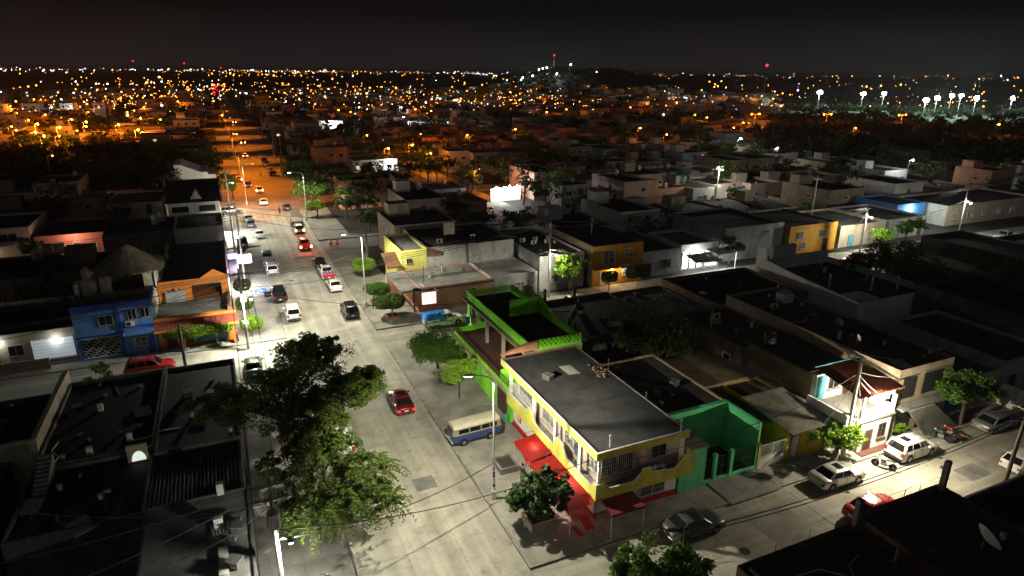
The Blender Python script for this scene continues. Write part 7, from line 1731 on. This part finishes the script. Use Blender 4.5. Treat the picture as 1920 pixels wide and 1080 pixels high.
while len(pts) < 460:
    x, y = HILL_C.x + rc.uniform(-230, 230), HILL_C.y + rc.uniform(-200, 200); z = hill_z(x, y)
    if z > 5 + rc.random() * 12: pts.append((x, y, z + 2.5, rc.uniform(3.2, 6)))
tree_mass('hill_wood', pts, 60, 'leaf_night')
pts = []
while len(pts) < 1500:
    a, d = rc.uniform(-41, 41), rc.uniform(300, 980); x, y = d * math.sin(HEAD + math.radians(a)), d * math.cos(HEAD + math.radians(a))
    if -4 < x < 24 or hill_z(x, y) > 8: continue
    pts.append((x, y, 3.4, rc.uniform(2.6, 5.2)))
for _ in range(90): pts.append((rc.uniform(-95, -14), rc.uniform(176, 290), 2.5, rc.uniform(2.5, 4.6)))
tree_mass('distant_trees', pts, 60, 'leaf_night')
part_box(thing('field_wall', 'long low pale wall along the dark western field', 'wall', (-45, 277, 0)), 'wall', 'brown_wall', -120, -12, 277, 277.3, -.05, 2.4)

# ---- street lamps all over the town
SODL = [(-116, 501), (-96, 423), (-211, 977), (-214, 1032), (-218, 1096), (-139, 780), (-62, 362), (-50, 296), (-50, 317), (-52, 274), (-77, 326), (-71, 305), (-78, 519), (-64, 423), (-84, 656), (-70, 630), (-86, 790), (-86, 870), (-106, 1359), (-45, 418), (-43, 433), (-41, 468), (-25, 351), (-232, 1971), (-52, 690), (-205, 1208), (224, 1333), (138, 705), (67, 408), (64, 484), (49, 243), (46, 198), (113, 402), (117, 382), (84, 231), (495, 1355), (820, 2556), (241, 950), (196, 714), (254, 606), (448, 1135), (112, 249), (180, 353), (466, 872), (285, 572), (998, 1649), (616, 964), (506, 758), (263, 388), (851, 1193), (694, 887), (643, 769), (426, 504), (447, 486), (455, 485), (444, 463), (390, 395), (544, 552), (234, 248), (208, 226), (158, 208), (243, 285), (315, 431), (1370, 1605), (1039, 1198), (957, 1087), (818, 915), (826, 954), (1526, 1730), (260, 206), (384, 379), (392, 377), (592, 577), (650, 625), (497, 489), (117, 1176), (121, 1093), (2, 376), (-1, 552), (206, 376), (252, 306), (166, 237), (-25, 548), (-42, 661), (-26, 864), (-118, 874), (-125, 609), (-80, 404), (-79, 364)]
WHTL = [(-163, 1210), (-148, 1210), (-219, 1402), (-85, 1419), (-83, 492), (-91, 481), (-123, 761), (130, 543), (88, 336), (184, 531), (603, 3148), (49, 531), (111, 321), (111, 428), (436, 720), (349, 754), (416, 519), (174, 185), (162, 156), (176, 120), (-76, 942), (92, 807), (797, 1817), (30, 722), (653, 890)]
def far_lamp(x, y, z0, h, glow, label, group, r, power=0, col=SOD, double=False):
    T = thing('street_lamp', label, 'street lamp', (x, y, z0), 0, group)
    MB().tube([(0, 0, 0), (0, 0, h)], .11, 6, .08).build('pole', 'pole_concrete', T, True)
    for sg in ((-1, 1) if double else (1,)):
        MB().tube([(0, 0, h - .2), (sg * (1.2 if not double else 2.6), -.2, h + .15)], .06, 5).build('arm', 'galvanised', T, True)
        MB().ball((sg * (1.3 if not double else 2.7), -.2, h - .05), r, 6).build('globe', glow, T, True)
        if power: light('globe_light', 'POINT', (x + sg * (1.4 if not double else 2.7), y - .3, z0 + h - .3 - r), power, col, T, .3)
for x, y in SODL:
    d = math.hypot(x, y)
    if d > 1000 and rc.random() < .4: continue
    z = hill_z(x, y)
    if z > 12: continue
    far_lamp(x, y, z, 7.5, 'sodium' if d < 420 else 'sodium_far', 'orange glowing street lamp over the distant roofs', 'orange lamps of the distant town', max(.25, d / 640 * .5), 900 if d < 480 else (1500 if d < 700 else 0))
for x, y in WHTL:
    d = math.hypot(x, y)
    far_lamp(x, y, hill_z(x, y), 7.5, 'led' if d < 340 else 'white_far', 'cold white street lamp over the distant roofs', 'white lamps of the distant town', max(.22, d / 640 * .5), 1000 if d < 700 else 0, (.9, .98, 1))
for i, (x, y, h) in enumerate(((300, 255, 10), (336, 238, 10), (262, 268, 10))): far_lamp(x, y, 0, h, 'sodium_far', 'twin armed orange lamp mast at the edge of the dark wood', 'twin lamp masts by the wood', .42, 2200, double=True)
far_lamp(297, 168, 0, 11, 'sodium_far', 'tall single orange lamp mast in front of the dark wood', None, .42, 2500)
far_lamp(-42, 207, 0, 8, 'amber_far', 'lone dim lamp on the dark western field', None, .2, 30)
for i, (x, y) in enumerate(((-64, 300), (-60, 322), (-72, 345), (-55, 352), (-92, 330), (-35, 372), (-98, 372), (-30, 300), (-58, 282), (-40, 330), (-85, 310))): far_lamp(x, y, 0, 7, 'sodium', 'bright orange lamp in the glowing western quarter', 'orange lamps of the western quarter', .4, 6000)
for i, (x, y) in enumerate(((58, 152), (57, 190), (58, 214), (72, 252))): far_lamp(x, y, 0, 6.5, 'sodium', 'orange lamp over the narrow back lane', 'orange lamps of the back lane', .24, 1500)
# glowing white stall and other lit spots
T = thing('lit_stall', 'dazzling white lit stall with hanging lights among dark roofs', 'stall', (62, 141, 0)); part_box(T, 'back_cloth', 'white_clean', 58.5, 66.5, 142.6, 142.7, 0, 3.2)
for k in range(9): MB().ball((58.8 + k * .9, 141.4 + (k % 3) * .3, 3.3 + .3 * (k % 2)), .2, 6).build('bulb', 'led', T)
for x in (58.6, 66.4): MB().tube([(x, 141, 0), (x, 141, 3.6)], .05, 6).build('post', 'galvanised', T)
light('stall_light', 'POINT', (61, 140.6, 3.3), 420, (.95, 1, 1), T, .4); light('stall_light', 'POINT', (65, 140.8, 3.3), 260, (.95, 1, 1), T, .4)
for k, (x, y, w, h, m_) in enumerate(((88, 330, 22, 4.5, 'white_clean'), (120, 345, 9, 4.5, 'white_clean'), (56, 360, 12, 4, 'white_wall'))):
    T = house('lit_hall', ('long hall with white lit front beyond the palms', 'small white lit kiosk beside the long hall', 'pale hall with green lit garden')[k], (x - w / 2, x + w / 2, y, y + 10), h, m_, 'roof_dark', .5, cat='building'); light('hall_light', 'POINT', (x, y - 3, 3.8), 2600, (.92, .98, 1), T, .6); MB().box(x - w * .4, x + w * .4, y - .3, y - .02, 2.6, 2.9).build('lit_band', 'tube', T)
TW = (33.5, 46.2, 183, 194)
T = house('white_terrace_house', 'white two storey house with floodlit front and balcony', TW, 5.9, 'white_clean', 'roof_dark', .3, wins=[('S', 35, 3.6, 1.2, 1.0, dict(pane='pane_lit')), ('S', 41, 3.6, 1.0, 1.1), ('S', 43.8, 3.5, 1.3, 1.2), ('S', 45.3, 3.6, .8, 1.1)], doors=[('S', 37.6, 2.4, 2.4, dict(z=3.1))]); part_box(T, 'balcony', 'white_wall', 33.5, 46.2, 181.4, 182.99, 2.8, 3.0); light('porch_light', 'POINT', (43.6, 181.6, 5.6), 380, (.95, 1, .95), T, .3)
# playing fields with floodlight masts behind the wood
STAD = [(467, 408, 16), (503, 395, 15), (529, 395, 15), (464, 313, 13.5), (485, 319, 14.5), (540, 344, 15), (560, 349, 15), (514, 309, 14.5), (560, 310, 14)]
for i, (x, y, z) in enumerate(STAD):
    T = thing('floodlight_mast', 'tall mast of blazing floodlights over the playing fields behind the wood' if i != 8 else 'greenish floodlight mast at the end of the playing fields', 'floodlight', (x, y, 0), 0, 'floodlight masts of the playing fields' if i != 8 else None); MB().tube([(0, 0, 0), (0, 0, z)], .3, 6, .2).build('mast', 'galvanised', T, True)
    for a in range(8 if i in (0, 1, 3, 4, 7) else 5): MB().ball((1.9 * math.cos(a * 1.7 + i), -.3, z + .8 * math.sin(a * 1.7 + i)), .5 + .45 * ((a * 7 + i * 3) % 5) / 4, 8).build('flood_lamp', 'stadium', T, True)
    light('flood_light', 'POINT', (x, y, z - 1.5), 14000, (.8, 1, .92), T, 1.5)
kind(MB().quad((400, 270, -.03), (640, 270, -.03), (640, 430, -.03), (400, 430, -.03)).build('playing_field', M('turf', (.05, .10, .03), var=.3)), 'structure')
# beacons, city glow points
for i, (x, y, z, h) in enumerate(((845, 852, 0, 44), (426, 812, 36, 16), (-150, 1700, 0, 46), (-55, 1900, 0, 44), (30, 2000, 0, 34))):
    T = thing('radio_mast', 'slender radio mast with a red beacon on the %s' % ('plain beyond the hill', 'wooded hill', 'western skyline', 'skyline left of the avenue', 'skyline above the avenue')[i], 'radio mast', (x, y, z)); MB().tube([(0, 0, 0), (0, 0, h)], .8, 4, .3).build('mast', 'steel', T, True); MB().ball((0, 0, h), 1.8 if i == 0 else .9, 6).build('beacon', 'red_far', T, True)
for i, (t, q, dz) in enumerate(((-95, -60, 8), (-82, -70, 8), (-52, -75, 8), (-78, -10, 7), (-73, -12, 7), (-68, -11, 7), (-36, -60, 16))):
    p_ = HILL_C + HT * t + HS * q; far_lamp(p_.x, p_.y, hill_z(p_.x, p_.y), dz, 'white_far' if i != 7 else 'sodium_far', 'white lamp on the flank of the wooded hill' if i != 7 else 'orange lamp on the flank of the wooded hill', 'white lamps of the hill' if i != 7 else None, .95, 3000, (.9, 1, .95) if i != 7 else SOD)
def glints(name, n, mat, fd, fa, zr, sz):
    g = MB()
    for _ in range(n):
        d = fd(); a = fa(); x, y = d * math.sin(HEAD + math.radians(a)), d * math.cos(HEAD + math.radians(a)); z = rc.uniform(*zr) + hill_z(x, y); r = d / 640 * sz * rc.choice((.5, .6, .7, .85, 1.25))
        if -3 < x < 22 and d < 600: continue
        if woods(x, y) and d < 640: continue
        if hill_z(x, y) > 7: continue
        g.add([(x - r, y, z), (x + r, y, z), (x, y, z + r), (x, y, z - r), (x, y - r, z), (x, y + r, z)], [(0, 4, 2), (4, 1, 2), (1, 5, 2), (5, 0, 2), (4, 0, 3), (1, 4, 3), (5, 1, 3), (0, 5, 3)])
    return kind(g.build(name, mat), 'stuff')
inv = lambda a, b: (lambda: 1 / rc.uniform(1 / b, 1 / a))
allaz = lambda: rc.uniform(-40, 40)
CLU = [(rc.uniform(-40, 40), 1 / rc.uniform(1 / 5200, 1 / 480)) for _ in range(46)]
class Near:                                 # lights gather along streets and squares
    def __init__(s, west): s.w = west
    def d(s):
        if rc.random() < .3: s.a = rc.uniform(-40, 6 if s.w and rc.random() < .7 else 40); return 1 / rc.uniform(1 / 6500, 1 / 450)
        c = rc.choice(CLU)
        while s.w and c[0] > 8 and rc.random() < .6: c = rc.choice(CLU)
        s.a = c[0] + rc.gauss(0, 2.2); return max(430, c[1] * (1 + rc.gauss(0, .12)))
    def az(s): return s.a
for nm, n_, m_, w_, sz_ in (('distant_orange_lights', 330, 'sodium_far', True, .4), ('distant_amber_lights', 220, 'amber_far', True, .34), ('distant_warm_lights', 150, 'warm_far', False, .3), ('distant_white_lights', 130, 'white_far', True, .34)):
    q_ = Near(w_); glints(nm, n_, m_, q_.d, q_.az, (4, 10), sz_)
glints('skyline_white_lights', 150, 'white_far', lambda: rc.uniform(3800, 9000), lambda: rc.choice((rc.gauss(-36, 2.5), rc.gauss(-27, 3), rc.gauss(-17, 2.5), rc.gauss(-3, 2), rc.uniform(6, 40))), (6, 34), .36)
glints('skyline_amber_lights', 260, 'amber_far', lambda: rc.uniform(3800, 11000), lambda: rc.choice((rc.uniform(-40, -5), rc.gauss(-18, 5), rc.uniform(6, 40))), (5, 26), .3)
glints('avenue_red_lights', 16, 'red_far', lambda: rc.uniform(650, 1500), lambda: -24.0 + rc.uniform(-.35, .35), (.6, 5), .5)
for k_, sz_ in ((150, .62), (230, .28)):
    q_ = Near(True); glints('distant_amber_lights', k_, 'sodium_far', q_.d, q_.az, (4, 9), sz_)
glints('coloured_lights', 10, 'green_far', inv(500, 2500), allaz, (4, 8), .45); glints('violet_lights', 6, 'violet_far', lambda: rc.uniform(850, 1800), allaz, (6, 12), .55)

# ---- night air: thin even haze that lets lamps glow and far blocks fade
hz = MB().box(-15500, 15500, -60, 15500, -1.2, 62).build('haze', 'earth'); kind(hz, 'stuff'); hz.data.materials.clear()
hm = bpy.data.materials.new('night_haze'); hm.use_nodes = True; hn = hm.node_tree.nodes
hn.remove(hn['Principled BSDF']); pv = hn.new('ShaderNodeVolumePrincipled'); pv.inputs['Density'].default_value = .00007; pv.inputs['Color'].default_value = (.9, .92, .95, 1); pv.inputs['Anisotropy'].default_value = .5
hm.node_tree.links.new(pv.outputs[0], hn['Material Output'].inputs['Volume']); hz.data.materials.append(hm)
